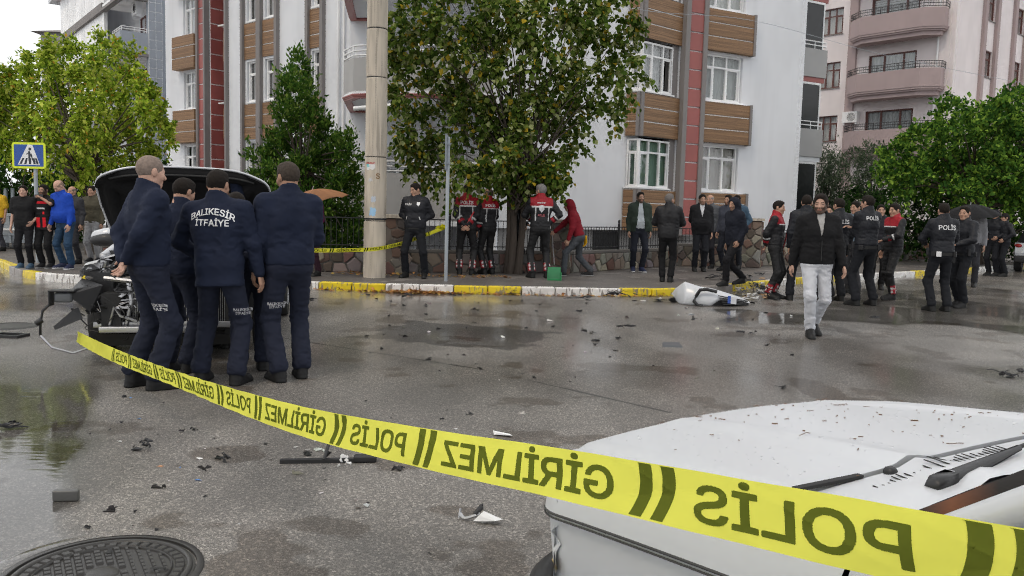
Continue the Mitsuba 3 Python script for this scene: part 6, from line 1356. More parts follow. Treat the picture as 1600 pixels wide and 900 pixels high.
# shell behind
lower = hull([(x, s_ * y, z) for s_ in (-1, 1) for x, y, z in ((-1.15, .86, .32), (-1.15, .88, .70), (-1.15, .80, .95), (-4.15, .80, .35), (-4.2, .82, .70), (-4.15, .72, .98))])
put('body', K3(man(lower)), 'm_silver', kw, smooth=25)
cab = hull([(x, s_ * y, z) for s_ in (-1, 1) for x, y, z in ((-1.30, .78, .95), (-2.12, .58, 1.43), (-3.3, .56, 1.45), (-4.0, .70, .98))])
put('roof', K3(man(hull([(x, s_ * y, z) for s_ in (-1, 1) for x, y, z in ((-2.05, .60, 1.425), (-2.12, .57, 1.47), (-3.35, .55, 1.475), (-3.45, .60, 1.42))]))), 'm_silver', kw, smooth=30)
put('windows', K3(man(hull([(x, s_ * y, z) for s_ in (-1, 1) for x, y, z in ((-1.28, .755, .955), (-2.08, .60, 1.42), (-3.4, .585, 1.42), (-3.95, .69, .985))]))), 'm_gloss', kw, color=(.012, .013, .014), smooth=20)
for s_ in (-1, 1):
    put('pillar', K3(tube([(-1.02, s_ * .84, .90), (-1.35, s_ * .78, 1.0), (-2.12, s_ * .60, 1.45)], .040, 8)), 'm_silver', kw, smooth=True)
    put('wing', K3(grid_mesh([[(x, s_ * (y + .025 * math.sin(9 * x)), z) for y, z in ((.72, .93 + .06 * x * 0 - .10 * (x + 1.1) * .5), (.83, .90 - .10 * (x + 1.1) * .5), (.87, .80), (.88, .68 if x < -.95 else .74))] for x in np.linspace(-1.15, -.30 if s_ < 0 else -.5, 14)])), 'm_silver', kw, smooth=40)
    m_ = put('mirror', K3(man(m3.Manifold.batch_hull([BALL.scale((.07, .11, .085)).translate((-1.42, s_ * .88, 1.10)), BALL.scale((.06, .085, .075)).translate((-1.45, s_ * .98, 1.085))]))), 'm_silver', kw, smooth=50)
    put('mirror_foot', K3(cat([man(bone((-1.42, s_ * .82, 1.0), (-1.42, s_ * .92, 1.05), .035, .045)), man(m3.Manifold.batch_hull([BALL.scale((.085, .125, .075)).translate((-1.39, s_ * .88, 1.06)), BALL.scale((.062, .09, .06)).translate((-1.42, s_ * .98, 1.05))]))])), 'm_blackplastic', m_, smooth=50)
    wheel(kw, KM, -.80, s_ * .76, .31, .2); wheel(kw, KM, -3.4, s_ * .76, .31, .2)
# torn engine bay
r_ = np.random.default_rng(41)
put('inner_wing', K3(cat([bx(-1.15, -.25, -.80, -.56, .45, .80), bx(-1.15, -.45, .56, .80, .45, .80), bx(-1.18, -1.10, -.80, .80, .40, .96)])), 'm_blackplastic', kw)
put('subframe', K3(cat([bx(-1.0, -.15, -.55, .55, .16, .26), bx(-.25, -.05, -.62, -.45, .20, .62), bx(-.3, -.12, .45, .6, .2, .6)])), 'm_rubber', kw)
put('crash_beam', K3(cat([man(rbox(-.02, .05, -.62, .30, .27, .33, .012)), man(rbox(-.12, -.08, -.70, .60, .30, .36, .01))])), 'm_steel', kw, smooth=40, label='bent pale crash beam hanging at the bottom of the engine bay')
rad = put('radiator', K3(bx(-.20, -.15, -.38, .50, .30, .70)), 'm_iron', kw)
put('radiator_fins', K3(cat([bx(-.148, -.142, y, y + .006, .31, .69) for y in np.arange(-.37, .5, .018)])), 'm_steel', rad, kind='stuff')
put('radiator_support', K3(cat([tube([(-.10, -.60, .76), (-.06, -.2, .72), (-.12, .3, .78), (-.1, .6, .74)], .022, 6), tube([(-.08, -.42, .30), (-.05, -.36, .55), (-.10, -.40, .74)], .02, 6), tube([(-.05, -.55, .33), (-.02, -.50, .5), (-.02, -.45, .42), (-.04, -.30, .36)], .014, 6)])), 'm_steel', kw, smooth=40)
put('engine', K3(man(m3.Manifold.batch_boolean([rbox(-.85, -.42, -.25, .40, .45, .86, .04), rbox(-.80, -.50, -.10, .32, .82, .92, .03), rbox(-.45, -.30, -.30, -.02, .52, .74, .05)], m3.OpType.Add))), 'm_blackplastic', kw, smooth=40)
put('bulkhead', K3(cat([bx(-.42, -.34, -.62, .62, .24, .74), bx(-.95, -.34, -.58, .58, .24, .5)])), 'm_rubber', kw)
put('battery', K3(man(rbox(-.72, -.46, .42, .60, .55, .80, .02))), 'm_gloss', kw, color=(.03, .03, .035), smooth=40)
put('reservoir', K3(man(m3.Manifold.batch_hull([BALL.scale((.075, .085, .07)).translate((-.36, -.36, .78)), BALL.scale((.06, .07, .05)).translate((-.40, -.26, .74))]))), 'm_gloss', kw, color=(.36, .35, .33), smooth=50, label='pale fluid reservoir in the torn engine bay')
put('reservoir_cap', K3(move(lathe([(0, .03), (.03, .03), (.034, 0)], 12), frame_m((-.36, -.36, .845)))), 'm_blackplastic', kw)
for i in range(22):
    a = np.array([r_.uniform(-.75, -.15), r_.uniform(-.62, .3), r_.uniform(.40, .86)]); b = a + r_.normal(0, [.16, .22, .10]); c = (a + b) / 2 + r_.normal(0, .09, 3)
    if b[0] > .02: b[0] = .02
    put('hose', K3(tube(catmull([a, c, b], 12), r_.uniform(.008, .022), 6)), ['m_rubber', 'm_blackplastic', 'm_iron'][i % 3], kw, smooth=True)
for i in range(26):
    a = np.array([r_.uniform(-.10, .03), r_.uniform(-.80, .10), r_.uniform(.30, .80)]); b = a + r_.normal(0, [.04, .14, .12]); b[2] = max(b[2], .16); c = (a + b) / 2 + r_.normal(0, [.03, .07, .07])
    put('torn_wire', K3(tube(catmull([a, c, b], 10), r_.uniform(.003, .007), 5)), ['m_rubber', 'm_rubber', 'm_blackplastic', 'm_steel'][i % 4], kw, smooth=True)
put('coolant_pipe', K3(tube(catmull([(-.30, -.18, .86), (-.22, -.10, .80), (-.24, -.05, .70), (-.30, .05, .74), (-.33, .0, .86)], 16), .014, 8)), 'm_gloss', kw, color=(.62, .62, .60), smooth=True)
for i in range(46):
    c = np.array([r_.uniform(-.65, -.02), r_.uniform(-.78, -.28), r_.uniform(.30, .84)]); e = r_.uniform(.025, .09, 3)
    pts = c + r_.uniform(-1, 1, (9, 3)) * e
    put('broken_bracket', K3((lambda m: (m[0] + c, m[1]))(plates(r_, *(e * 2.6), 4))), ['m_blackplastic', 'm_blackplastic', 'm_iron', 'm_rubber', 'm_steel'][r_.integers(5)], kw, kind='stuff')
put('torn_liner', K3(man(hull([(-.05, -.60, .70), (-.30, -.84, .74), (.02, -.85, .66), (-.02, -.88, .60), (.0, -.70, .46), (-.25, -.80, .45), (-.12, -.62, .50), (.06, -.86, .62)]))), 'm_blackplastic', kw)
put('torn_liner', K3(man(hull([(-.02, -.80, .50), (.0, -.84, .48), (.04, -.98, .30), (.02, -1.0, .33), (.0, -.76, .40), (-.05, -.80, .40)]))), 'm_blackplastic', kw)
put('fog_lamp', K3(man(rbox(.01, .07, -.98, -.83, .55, .64, .02))), 'm_gloss', kw, color=(.10, .105, .11), smooth=40)
put('lamp_holder', K3(cat([man(rbox(-.03, .095, -1.02, -.80, .645, .665, .008)), man(rbox(-.03, .10, -1.015, -1.0, .52, .65, .006)), tube([(.02, -.82, .66), (-.05, -.70, .68)], .014, 6), tube([(.06, -1.00, .55), (.10, -1.06, .48), (.10, -1.08, .36), (.08, -1.09, .26)], .012, 6), tube([(.09, -1.07, .40), (.12, -1.11, .37)], .026, 6)])), 'm_blackplastic', kw, smooth=40)
put('torn_strip', K3(tube([(.10, -1.08, .26), (.14, -.98, .16), (.10, -.82, .10), (.04, -.70, .14)], .011, 5)), 'm_steel', kw, smooth=40)
put('front_skirt', K3(man(hull([(-.05, -.66, .14), (.0, -.66, .26), (-.1, .5, .14), (-.05, .5, .24), (-.3, -.6, .13), (-.3, .5, .13)]))), 'm_rubber', kw)

# ------------------------------------------------------------------ the white car parked at the right edge
q = G(1577, 425); e1 = unit(np.array([.62, .78, 0])); PM = np.eye(4); PM[:3, 0] = e1; PM[:3, 1] = (-e1[1], e1[0], 0); PM[:3, 2] = (0, 0, 1); q2 = q + e1 * .25 + np.array([e1[1], -e1[0], 0]) * .86; PM[:3, 3] = (q2[0], q2[1], 0)
pk = thing('white_car', 'white hatchback parked at the kerb, cut by the right edge of the picture', 'car')
def P3(m): return move(m, PM)
put('body', P3(man(hull([(x, s_ * y, z) for s_ in (-1, 1) for x, y, z in ((0, .70, .36), (-.06, .78, .62), (.05, .80, .92), (.25, .85, .30), (1.2, .88, .62), (3.6, .86, .55), (3.7, .80, .30), (3.9, .6, .5), (3.1, .80, .9))]))), 'm_paint', pk, smooth=28)
put('roof', P3(man(hull([(x, s_ * y, z) for s_ in (-1, 1) for x, y, z in ((.55, .58, 1.45), (.8, .56, 1.50), (1.9, .56, 1.50), (2.1, .60, 1.43))]))), 'm_paint', pk, smooth=30)
put('windows', P3(man(hull([(x, s_ * y, z) for s_ in (-1, 1) for x, y, z in ((.06, .76, .93), (.52, .60, 1.44), (2.1, .60, 1.44), (2.9, .76, .92))]))), 'm_gloss', pk, color=(.02, .02, .022), smooth=20)
for s_ in (-1, 1):
    put('tail_lamp', P3(man(m3.Manifold.batch_hull([BALL.scale((.05, .10, .06)).translate((.0, s_ * .70, .83)), BALL.scale((.12, .05, .045)).translate((.18, s_ * .80, .86))]))), 'm_gloss', pk, color=(.30, .012, .012), smooth=40)
    for x in (.75, 3.1): wheel(pk, PM, x, s_ * .76, .31, .2)
put('rear_bumper', P3(man(rbox(-.12, .25, -.80, .80, .30, .52, .05))), 'm_blackplastic', pk, smooth=40)

# ------------------------------------------------------------------ police tape
from scipy.interpolate import PchipInterpolator
def ribbon(name, label, pts, down, W_, texts, col, ink, key_s, seg_n=400, th=.0006):
    """a strip of film through pts (its upper edge); texts: (string or None for the slashes, arc length start, arc length end)"""
    pts = np.asarray(pts, float); s = np.concatenate([[0], np.cumsum(np.linalg.norm(np.diff(pts, axis=0), axis=1))]); S = np.linspace(0, s[-1], seg_n)
    f = lambda q: np.stack([np.interp(q, s, pts[:, i]) for i in range(3)], -1); fd = lambda q: np.stack([np.interp(q, s, down[:, i]) for i in range(3)], -1)
    def surf(q, w): return f(q) + fd(q) * (w * W_)[..., None]
    ws_ = np.linspace(0, 1, 13)
    def bulge(q, w): return .0045 * np.sin(w * np.pi) * np.sin(q * 5.1 + 1) + .0018 * np.sin(q * 23 + w * 4) + .0022 * (1 - np.abs(np.sin(q * 7.3 + w * 2.6 + 1.5 * np.sin(q * 2.1)))) ** 3 - .0016 * (1 - np.abs(np.sin(q * 11.7 - w * 3.8))) ** 4
    def nrm(q):
        t = f(q + .004) - f(q - .004); n = np.cross(t, fd(q)); return n / (np.linalg.norm(n, axis=-1, keepdims=True) + 1e-12)
    def at_(q, w, d=0.0): return surf(q, w) + nrm(q) * (bulge(q, w) + d)[..., None]
    Q, Wg = np.meshgrid(S, ws_, indexing='ij')
    a = at_(Q, Wg, th * np.ones_like(Q)); b = at_(Q, Wg, -th * np.ones_like(Q))
    ma = grid_mesh((a + b) / 2); k = thing(name, label, 'tape')
    put('film', ma, 'm_tape', k, color=col, smooth=True)
    for st, s0, s1 in texts:
        if st: v, fc = text(st, 1.0, True)
        else: 
            arc = lambda o: Polygon([(o + .30 * math.sin(t * 2.3) , t * 1.5 - .25) for t in np.linspace(0, 1, 12)] + [(o + .34 + .30 * math.sin(t * 2.3), t * 1.5 - .25) for t in np.linspace(1, 0, 12)])
            v, fc = cat([prism(arc(0), 0, .002), prism(arc(.62), 0, .002)])
        v = np.array(v); v[:, 0] -= v[:, 0].min(); v[:, 0] /= v[:, 0].max(); v, fc = subdiv((v * [1, 1, 1], fc), .07); v = np.array(v)
        q = s0 + (s1 - s0) * v[:, 0]; lo, hi = (.80, .22) if st else (.84, .20)
        w = lo + (hi - lo) * v[:, 1] if st else np.clip(.78 - .72 * v[:, 1], .02, .98)
        side = np.where(v[:, 2] > v[:, 2].mean(), 1.0, -1.0) * (th + .0005)
        put('lettering', (at_(q, w, side), np.array(fc)), 'm_tape', k, color=ink)
    return k
TOPP = PchipInterpolator([100, 120, 200, 300, 400, 500, 620, 720, 840, 1030, 1220, 1410, 1600, 1800], [506, 517, 553, 588, 617, 641, 662, 678, 695, 726, 759, 792, 826, 862])
def tape_pt(px): return at(px, float(TOPP(px)), 130.0 / (27.6 + .0825 * (px - 250)))
tx = np.concatenate([np.linspace(121, 1800, 900)]); tp_ = np.array([tape_pt(x) for x in tx])
for _ in range(30): tp_[1:-1] = .25 * tp_[:-2] + .5 * tp_[1:-1] + .25 * tp_[2:]
ts_ = np.concatenate([[0], np.cumsum(np.linalg.norm(np.diff(tp_, axis=0), axis=1))]); sp_ = lambda px: float(np.interp(px, tx, ts_))
tg = unit(np.gradient(tp_, axis=0)); hn = unit(np.cross(tg, [0, 0, 1.0])); dn_ = unit(np.cross(tg, hn)); dn_ = dn_ * np.sign(-dn_[:, 2:3]); dn_ = unit(dn_ + hn * (.22 * np.sin(ts_ * 1.1 + .5))[:, None])
per = sp_(1547) - sp_(669); tt = []
base_ = sp_(1018); cyc = sp_(1018) - sp_(532)
for n_ in range(-4, 3):
    o = base_ + n_ * 1.395      # slashes at o, then POLİS, slashes at o + .575, then GİRİLMEZ
    for st, a, b in ((None, -.055, .055), ('POLİS', .10, .475), (None, .52, .63), ('GİRİLMEZ', .675, 1.295)):
        # the film is seen from its printed side's back: the words run from right to left
        lo, hi = o + a, o + b
        if st: lo, hi = hi, lo
        if min(lo, hi) > .03 and max(lo, hi) < ts_[-1] - .02: tt.append((st, lo, hi))
ribbon('police_tape', 'long yellow police tape with dark green lettering stretched across the foreground', tp_, dn_, .10, tt, (.86, .85, .13), (.17, .20, .03), 0, 700)
# the second tape, from the firefighters past the pole to the sign post
far = catmull([at(470, 388, 15.2), at(530, 388, 15.45), at(585, 386, 15.72), at(625, 378, 16.3), at(660, 366, 16.3), at(693, 353, 15.84)], 200)
fs_ = np.concatenate([[0], np.cumsum(np.linalg.norm(np.diff(far, axis=0), axis=1))]); fdn = np.tile([0, 0, -1.0], (200, 1)) + np.stack([np.zeros(200), .25 * np.sin(fs_ * 9), np.zeros(200)], 1); fdn = unit(fdn)
tt = []; o = .05
while o < fs_[-1] - .9:
    tt += [(None, o, o + .09), ('POLİS', o + .13, o + .42), (None, o + .46, o + .55), ('GİRİLMEZ', o + .60, o + 1.05)]; o += 1.1
ribbon('police_tape', 'yellow police tape tied from the concrete pole to the sign post behind the policeman', far, fdn, .075, [t for t in tt if t[2] < fs_[-1]], (.66, .64, .05), (.03, .035, .012), 0, 200)
kn_ = at(693, 354, 15.82); r_ = np.random.default_rng(5)
put('tape_knot', cat([man(hull(kn_ + r_.normal(0, [.05, .03, .035], (10, 3)))) for _ in range(2)] + [man(hull(kn_ + [-.10, 0, .0] + r_.normal(0, [.05, .02, .03], (8, 3))))]), 'm_tape', 'police_tape_001', color=(.58, .55, .02))

# ------------------------------------------------------------------ manhole
mc = G(160, 898); mc[2] = 0; R1 = .62
k = thing('manhole_cover', 'round cast iron manhole cover with raised bars at the bottom left of the road', 'manhole cover')
put('collar', move(lathe([(R1 * .605, .003), (R1 * .62, .008), (R1 * .70, .007), (R1 * .745, .001)], 72), frame_m(mc)), 'm_road', k, smooth=50)
put('frame', move(lathe([(R1 * .56, -.01), (R1 * .56, .0125), (R1 * .565, .0135), (R1 * .60, .0135), (R1 * .606, .0)], 72), frame_m(mc)), 'm_castiron', k, smooth=40)
put('plate', move(lathe([(0, .004), (R1 * .55, .004), (R1 * .553, -.01)], 72), frame_m(mc)), 'm_castiron', k)
ring = []
for r0, r1 in ((.50, .535), (.40, .415)): ring.append(lathe([(R1 * r0, .004), (R1 * r0 + .003, .014), (R1 * r1 - .003, .014), (R1 * r1, .004)], 72))
put('ring', move(cat(ring), frame_m(mc)), 'm_castiron', k, smooth=40)
nb = 0
rot = .55
for ix in range(-9, 10):
    for iy in range(-9, 10):
        x, y = ix * .037, iy * .037 + (.0185 if ix % 2 else 0); rr_ = math.hypot(x, y)
        if rr_ > R1 * .385 or rr_ < R1 * .12: continue
        w, h = (.029, .029) if ix < 3 else (.014, .033)
        c, s_ = math.cos(rot), math.sin(rot); M = frame_m((mc[0] + c * x - s_ * y, mc[1] + s_ * x + c * y, mc[2]), rot)
        b = hull([(sx_ * w / 2, sy_ * h / 2, .003) for sx_ in (-1, 1) for sy_ in (-1, 1)] + [(sx_ * w * .36, sy_ * h * .38, .013) for sx_ in (-1, 1) for sy_ in (-1, 1)])
        put('raised_bar', move(man(b), M), 'm_castiron', k); nb += 1
for j in range(40):
    a = j * 2 * np.pi / 40; M = frame_m((mc[0], mc[1], mc[2]), a)
    b = hull([(R1 * .425, -.016, .003), (R1 * .49, -.018, .003), (R1 * .425, .016, .003), (R1 * .49, .018, .003), (R1 * .435, -.012, .012), (R1 * .48, -.014, .012), (R1 * .435, .012, .012), (R1 * .48, .014, .012)])
    put('raised_bar', move(man(b), M), 'm_castiron', k)
put('boss', move(lathe([(0, .012), (R1 * .05, .012), (R1 * .09, .010), (R1 * .10, .004)], 28), frame_m(mc)), 'm_castiron', k, smooth=40)
for a in (.2, 1.9, 3.6, 5.2):
    M = frame_m((mc[0] + R1 * .33 * math.cos(a), mc[1] + R1 * .33 * math.sin(a), .0145), a); put('key_slot', move(bx(-.03, .03, -.008, .008, 0, .001), M), 'm_rubber', k)
m2 = G(14, 510); k = thing('manhole_cover', 'small round manhole cover far left on the road beside the black plastic frame', 'manhole cover')
put('plate', move(lathe([(0, .006), (.30, .006), (.31, .002)], 40), frame_m(m2)), 'm_castiron', k, smooth=40); put('ring', move(lathe([(.25, .006), (.253, .012), (.275, .012), (.28, .006)], 40), frame_m(m2)), 'm_castiron', k, smooth=40)

# ------------------------------------------------------------------ torn bumper and debris
def bumper_pt(px, py, d): Y = 13.75 + d; return at(px, py, Y)
tb = thing('torn_bumper', 'torn off white car bumper lying on the road by the kerb, with black trim', 'bumper')
top_ = [(1049, 459), (1056, 450), (1070, 440), (1082, 444), (1095, 448), (1110, 450), (1124, 454), (1140, 459), (1156, 464), (1170, 471)]
bot_ = [(1054, 468), (1060, 476), (1066, 482), (1080, 483), (1095, 483), (1108, 483), (1113, 477), (1119, 471), (1138, 470), (1168, 474)]
dep = [.42, .22, .06, .0, -.05, -.07, -.06, .0, .10, .25]
gz_ = lambda p: np.array([p[0], p[1], max(p[2], .012)])
rows = []
for (a, b, d) in zip(top_, bot_, dep):
    pa, pb = bumper_pt(*a, d + .04), bumper_pt(*b, d - .05); rows.append([gz_(pa + (pb - pa) * t + np.array([0, -.10 * math.sin(t * np.pi) ** .8, 0])) for t in np.linspace(0, 1, 9)])
rows = np.array([[np.interp(np.linspace(0, 9, 37), np.arange(10), np.array(rows)[:, j, i]) for i in range(3)] for j in range(9)]).transpose(2, 0, 1)
g = grid_mesh(rows); n_ = normals(*g); put('skin', cat([g, (g[0] - n_ * .006, g[1][:, ::-1])]), 'm_paint', tb, smooth=50)
def on_b(px, py, d=-.03): 
    t_ = np.interp(px, [p[0] for p in top_], dep); return gz_(bumper_pt(px, py, t_ - .10 + d))
for path, r in (([(1090, 479), (1084, 470), (1088, 462), (1094, 453), (1104, 452), (1120, 456)], .030), ([(1090, 479), (1098, 482)], .028)): put('black_trim', tube([on_b(*p) for p in path], r, 6), 'm_blackplastic', tb, smooth=40)
put('lower_grille', man(hull([on_b(1122, 461, .05), on_b(1168, 470, .0), on_b(1170, 478, .0), on_b(1112, 480, .05), on_b(1124, 468, .3), on_b(1165, 474, .4)])), 'm_blackplastic', tb)
for i in range(5): put('grille_bar', tube([on_b(1122 + i * 2, 462 + i * 3.4, -.02), on_b(1166, 470 + i * 1.8, -.03)], .008, 5), 'm_iron', tb)
put('plate_end', box8(on_b(1137, 474, -.09), (.05, .01, 0), (0, .008, 0), (0, 0, .12)), 'm_gloss', tb, color=(.02, .07, .32)); put('plate_end', box8(on_b(1141.5, 474.5, -.085), (.10, .02, -.01), (0, .008, 0), (0, 0, .11)), 'm_gloss', tb, color=(.55, .56, .58))
put('torn_clip', man(hull(G(1052, 473) + rng.normal(0, [.10, .06, .05], (10, 3)) * [1, 1, 1] + [0, 0, .08])), 'm_blackplastic', tb)
def shard(label, px, py, w, d, h, bs='m_blackplastic', col=None, seed=0, yaw=None, cat_='car part', nm='plastic_shard', n=14, z0=0.0, tilt=0.0, bits=2, base=0.0):
    r = np.random.default_rng(seed + 100)
    if bits == 1: v, f = man(hull(r.uniform(-.5, .5, (n, 3)) * [w, d, h]))
    else: v, f = plates(r, w, d, h, 8 if w > .12 else 6)
    a = r.uniform(-.5, .5) if yaw is None else yaw; v = v @ (rotz(a) @ roty(tilt)).T; v[:, 2] -= v[:, 2].min(); p = G(px, py, base); v = v + [p[0], p[1], base + .001 + z0]
    return put(nm, (v, f), bs, color=col, label=label, category=cat_)
# pieces one can pick out, nearest first
trays = [('thin grey plastic tray on the wet road at the left edge', 18, 671, .20, .09, .035, 1), ('ragged black plastic lump left of the tape on the wet road', 220, 703, .14, .10, .07, 2), ('small ragged black lump right of the orange scrap, below the tape', 354, 723, .085, .07, .055, 4),
         ('small black sliver beside the manhole', 137, 826, .055, .02, .012, 5), ('dark oval disk below the tape, right of the long black bar', 622, 735, .075, .07, .012, 6), ('black chip just above the tape, nearest to the white triangle', 733, 649, .05, .03, .02, 7), ('black chip just above the tape, left one of two', 690, 656, .035, .02, .012, 8),
         ('small black block alone on the road above the white bonnet', 1224, 608, .065, .045, .03, 9), ('pair of curved black scraps at the right edge of the road', 1573, 590, .22, .08, .06, 10), ('glinting scrap at the far right edge beside the curved black scraps', 1594, 582, .09, .05, .04, 11),
         ('black wedge leaning at the foot of the yellow kerb', 801, 461, .26, .18, .14, 12), ('long flat black shard by the kerb under the bent person in red', 905, 470, .55, .12, .03, 13), ('wide ragged black shard against the yellow kerb', 972, 467, .62, .22, .07, 14), ('curled black shard left of the torn bumper', 1028, 472, .30, .14, .07, 15),
         ('black shard on the open road below the kerb, thin and crooked', 976, 514, .26, .07, .035, 16), ('black chip with a red edge on the open road', 966, 530, .10, .06, .03, 17), ('black chip on the wet road left of the red edged one', 930, 533, .11, .05, .02, 18), ('black chip below the torn bumper, pointing left', 1157, 521, .12, .05, .02, 19),
         ('black star shaped chip below the torn bumper', 1176, 522, .12, .09, .04, 20), ('small black chip in front of the torn bumper', 1084, 500, .09, .08, .02, 21), ('black scrap on the pavement beside the striding hooded man', 1188, 431, .30, .16, .07, 22), ('black bag like heap at the feet of the striding hooded man', 1119, 437, .55, .30, .24, 23),
         ('black scrap beside the tape at the firefighters feet', 905, 487, .12, .06, .03, 24), ('thin black strip near the left kerb joint', 485, 470, .22, .10, .03, 25), ('black scrap under the kerb behind the standing policeman', 640, 463, .20, .08, .03, 26), ('black chip on the wet road right of the walking man', 1367, 497, .22, .05, .03, 27)]
for i, (lb, px, py, w, d, h, sd) in enumerate(trays): shard(lb, px, py, w, d, h, seed=sd, col=None, base=.128 if sd in (22, 23) else 0.0)
rc = G(103, 783); k = put('plastic_block', move(man(rbox(-.06, .06, -.012, .02, 0, .055, .008)), frame_m(rc, .15)), 'm_gloss', color=(.075, .075, .072), label='grey plastic block standing in the puddle on the left', category='car part', smooth=40)
rc = G(1049, 541); put('plastic_plate', move(man(hull([(-.11, -.07, 0), (.12, -.07, 0), (-.09, .10, .02), (.11, .11, .02), (-.10, -.06, .02), (.11, -.06, .02), (-.08, .09, .035), (.10, .10, .035)])), frame_m(rc, -.05)), 'm_gloss', color=(.075, .082, .09), label='grey square plastic plate on the road in front of the torn bumper', category='car part')
rc = G(15, 526); put('plastic_bracket', [move(b, frame_m(rc, -.1)) for b in (bx(-.16, .16, -.10, -.07, 0, .03), bx(-.16, .16, .07, .10, 0, .03), bx(-.16, -.13, -.07, .07, 0, .03), bx(.13, .16, -.07, .07, 0, .03))], 'm_blackplastic', label='black rectangular plastic frame at the far left of the road', category='car part')
p0, p1_ = G(437, 725), G(568, 723); k = thing('trim_bar', 'long black trim bar with a broken upright stalk lying on the road below the tape', 'car part')
d_ = p1_ - p0; put('bar', box8(p0, d_, (0, .035, 0), (0, 0, .022)), 'm_blackplastic', k); put('end_piece', man(rbox(0, .13, -.01, .05, .0, .04, .01)), 'm_blackplastic', k, to_world=TM(frame_m(p1_ - d_ * .12, math.atan2(d_[1], d_[0]))), smooth=40)
s0_ = p0 + d_ * .52; put('stalk', cat([tube([s0_ + [0, .01, .02], s0_ + [.012, .10, .10], s0_ + [.018, .12, .125]], .010, 6), man(hull(s0_ + [.01, .06, .05] + rng.normal(0, [.012, .012, .02], (8, 3))))]), 'm_blackplastic', k, smooth=40)
WH = (.66, .66, .65)
shard('white torn plastic piece leaning on the long black trim bar', 537, 730, .085, .05, .07, 'm_matt', WH, 40, nm='white_shard')
shard('long white triangular plastic shard above the tape', 784, 681, .17, .07, .035, 'm_matt', WH, 41, nm='white_shard', yaw=-.35, n=7, bits=1)
bk = thing('broken_bracket', 'white and metal broken bracket with a black bolt in front of the white car', 'car part'); q = G(742, 815)
put('bracket_arm', cat([tube(catmull([q + [-.075, .03, .03], q + [-.05, .01, .012], q + [0, .0, .03], q + [.02, .01, .04]], 12), .009, 6), tube([q + [-.075, .02, .01], q + [-.07, .035, .05]], .006, 6)]), 'm_steel', bk, smooth=40)
v, f = man(hull(q + [.045, -.01, .022] + np.random.default_rng(3).normal(0, [.026, .02, .016], (12, 3)))); v[:, 2] = np.maximum(v[:, 2], .001); put('white_shell', (v, f), 'm_matt', bk, color=WH)
put('bolt', cat([tube([q + [.0, .0, .035], q + [.03, .03, .062]], .012, 8), man(hull(q + [.032, .032, .066] + rng.normal(0, .009, (8, 3))))]), 'm_blackplastic', bk, smooth=40)
for i, (px, py, w, col, lb) in enumerate(((462, 699, .055, WH, 'white paint flake above the trim bar, leftmost'), (492, 690, .045, WH, 'white paint flake above the trim bar, topmost'), (481, 704, .035, WH, 'white paint flake just above the middle of the trim bar'), (505, 716, .06, WH, 'white flake touching the trim bar beside its stalk'), (313, 717, .05, WH, 'thin white flake between the two black lumps'),
                                         (186, 691, .035, WH, 'white flake left of the ragged black lump'), (252, 729, .045, (.50, .25, .13), 'orange scrap below the ragged black lump'), (283, 731, .03, (.10, .22, .50), 'blue scrap beside the orange one'), (310, 751, .035, (.10, .22, .50), 'blue scrap nearest to the camera'), (204, 622, .03, (.10, .25, .55), 'blue scrap at the heels of the bald firefighter'),
                                         (218, 655, .025, (.10, .25, .55), 'tiny blue scrap left of the tape'), (712, 671, .04, WH, 'white flake just above the tape'), (786, 528, .10, WH, 'white flake at the corner of the tar patch'), (1030, 467, .10, WH, 'white flake beside the curled black shard by the kerb'), (1005, 471, .10, WH, 'white flake between the kerb shards'))):
    shard(lb, px, py, w, w * .5, .008 if i < 12 else .03, 'm_matt', col, 60 + i, nm='paint_flake', bits=1, cat_='scrap', n=8)
# heap of broken parts at the kerb
hp_ = thing('debris_heap', 'heap of broken grey and black car parts at the kerb beside the torn bumper', 'debris heap'); r_ = np.random.default_rng(77)
for i in range(70):
    p = G(r_.uniform(1150, 1218), r_.uniform(445, 471)); e = r_.uniform(.02, .10, 3); h_ = r_.uniform(0, .16) * math.exp(-((p[0] - 5.0) / .6) ** 2)
    v, f = plates(r_, e[0] * 3, e[1] * 2.5, e[2] * 2, 4); v = v @ rotz(r_.uniform(0, 6)).T; v = v + p + [0, 0, h_ - min(0, v[:, 2].min()) + .002]; c = [(.02, .02, .021), (.02, .02, .021), (.30, .29, .27), (.16, .15, .14), (.30, .19, .10), (.50, .50, .49)][r_.choice(6, p=[.35, .2, .15, .15, .07, .08])]
    put('fragment', (v, f), 'm_gloss', hp_, color=c)
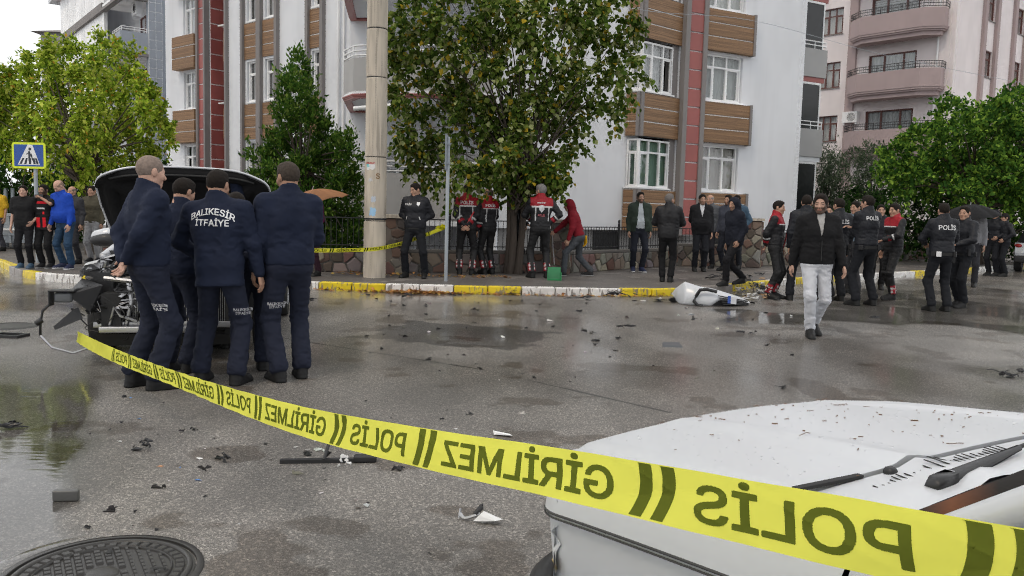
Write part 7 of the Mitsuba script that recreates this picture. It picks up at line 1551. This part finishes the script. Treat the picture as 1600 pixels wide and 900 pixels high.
# crumbs of plastic and glass over the road, and leaf litter along the kerb
r_ = np.random.default_rng(91); ms, cs = [], []
for i in range(440):
    if i < 330: px, py = r_.uniform(560, 1240), 455 + 150 * r_.random() ** 2.2
    elif i < 395: px, py = r_.normal(420, 150), r_.normal(690, 40)
    else: px, py = r_.uniform(150, 900), r_.uniform(600, 880)
    p = G(px, py); s_ = (.005 + .024 * r_.random() ** 3) * (1.7 if py < 520 else .75); (v, f) = man(hull(p + [0, 0, s_ * .5] + r_.uniform(-1, 1, (6, 3)) * s_ * [1.2, 1, .5]))
    if i % 8 == 0: v, f = plates(r_, .05 + .05 * r_.random(), .04, .02, 3); v = v - [0, 0, v[:, 2].min()] + p
    ms.append((v, f)); cs.append(np.tile(jitter([(.02, .02, .02), (.02, .02, .02), (.5, .5, .48), (.2, .18, .16)][r_.choice(4, p=[.5, .2, .14, .16])], .2), (len(v), 1)))
put('debris_crumbs', cat(ms), 'm_matt', color=np.vstack(cs), label='tiny crumbs of plastic and glass scattered over the wet road', kind='stuff')
C, cs = [], []
for i in range(900):
    u = r_.random()
    if u < .45: px = r_.normal(655, 26); off = -abs(r_.normal(0, .10))
    elif u < .8: px = r_.uniform(490, 1040); off = -abs(r_.normal(0, .06))
    else: px = r_.uniform(480, 800); off = 2.2 + r_.normal(0, .12)
    s_ = np.interp(px, [PX((*q_, 0))[0] for q_ in kc[800:1700:20]], ks[800:1700:20]); q_ = kerb_at(s_); C.append((q_[0], q_[1] + off - .02, (.004 if off < 0 else .132) + r_.uniform(0, .03)))
C = np.array(C); nC = len(C); A_l = unit(np.column_stack([r_.standard_normal((nC, 2)), r_.normal(0, .25, nC)])); N_l = unit(np.column_stack([r_.normal(0, .35, (nC, 2)), np.ones(nC)]))
v, f, cl_ = leaves_mesh(C, A_l, N_l, .075, .7, jitter((1, 1, 1), 0) * np.array([(.38, .17, .05), (.28, .12, .04), (.42, .27, .07), (.16, .08, .035)])[r_.choice(4, nC)] * r_.uniform(.7, 1.2, (nC, 1)), r_)
put('fallen_leaves', (v, f), 'm_matt', color=cl_, label='brown fallen leaves drifted against the kerb and along the garden wall', kind='stuff')
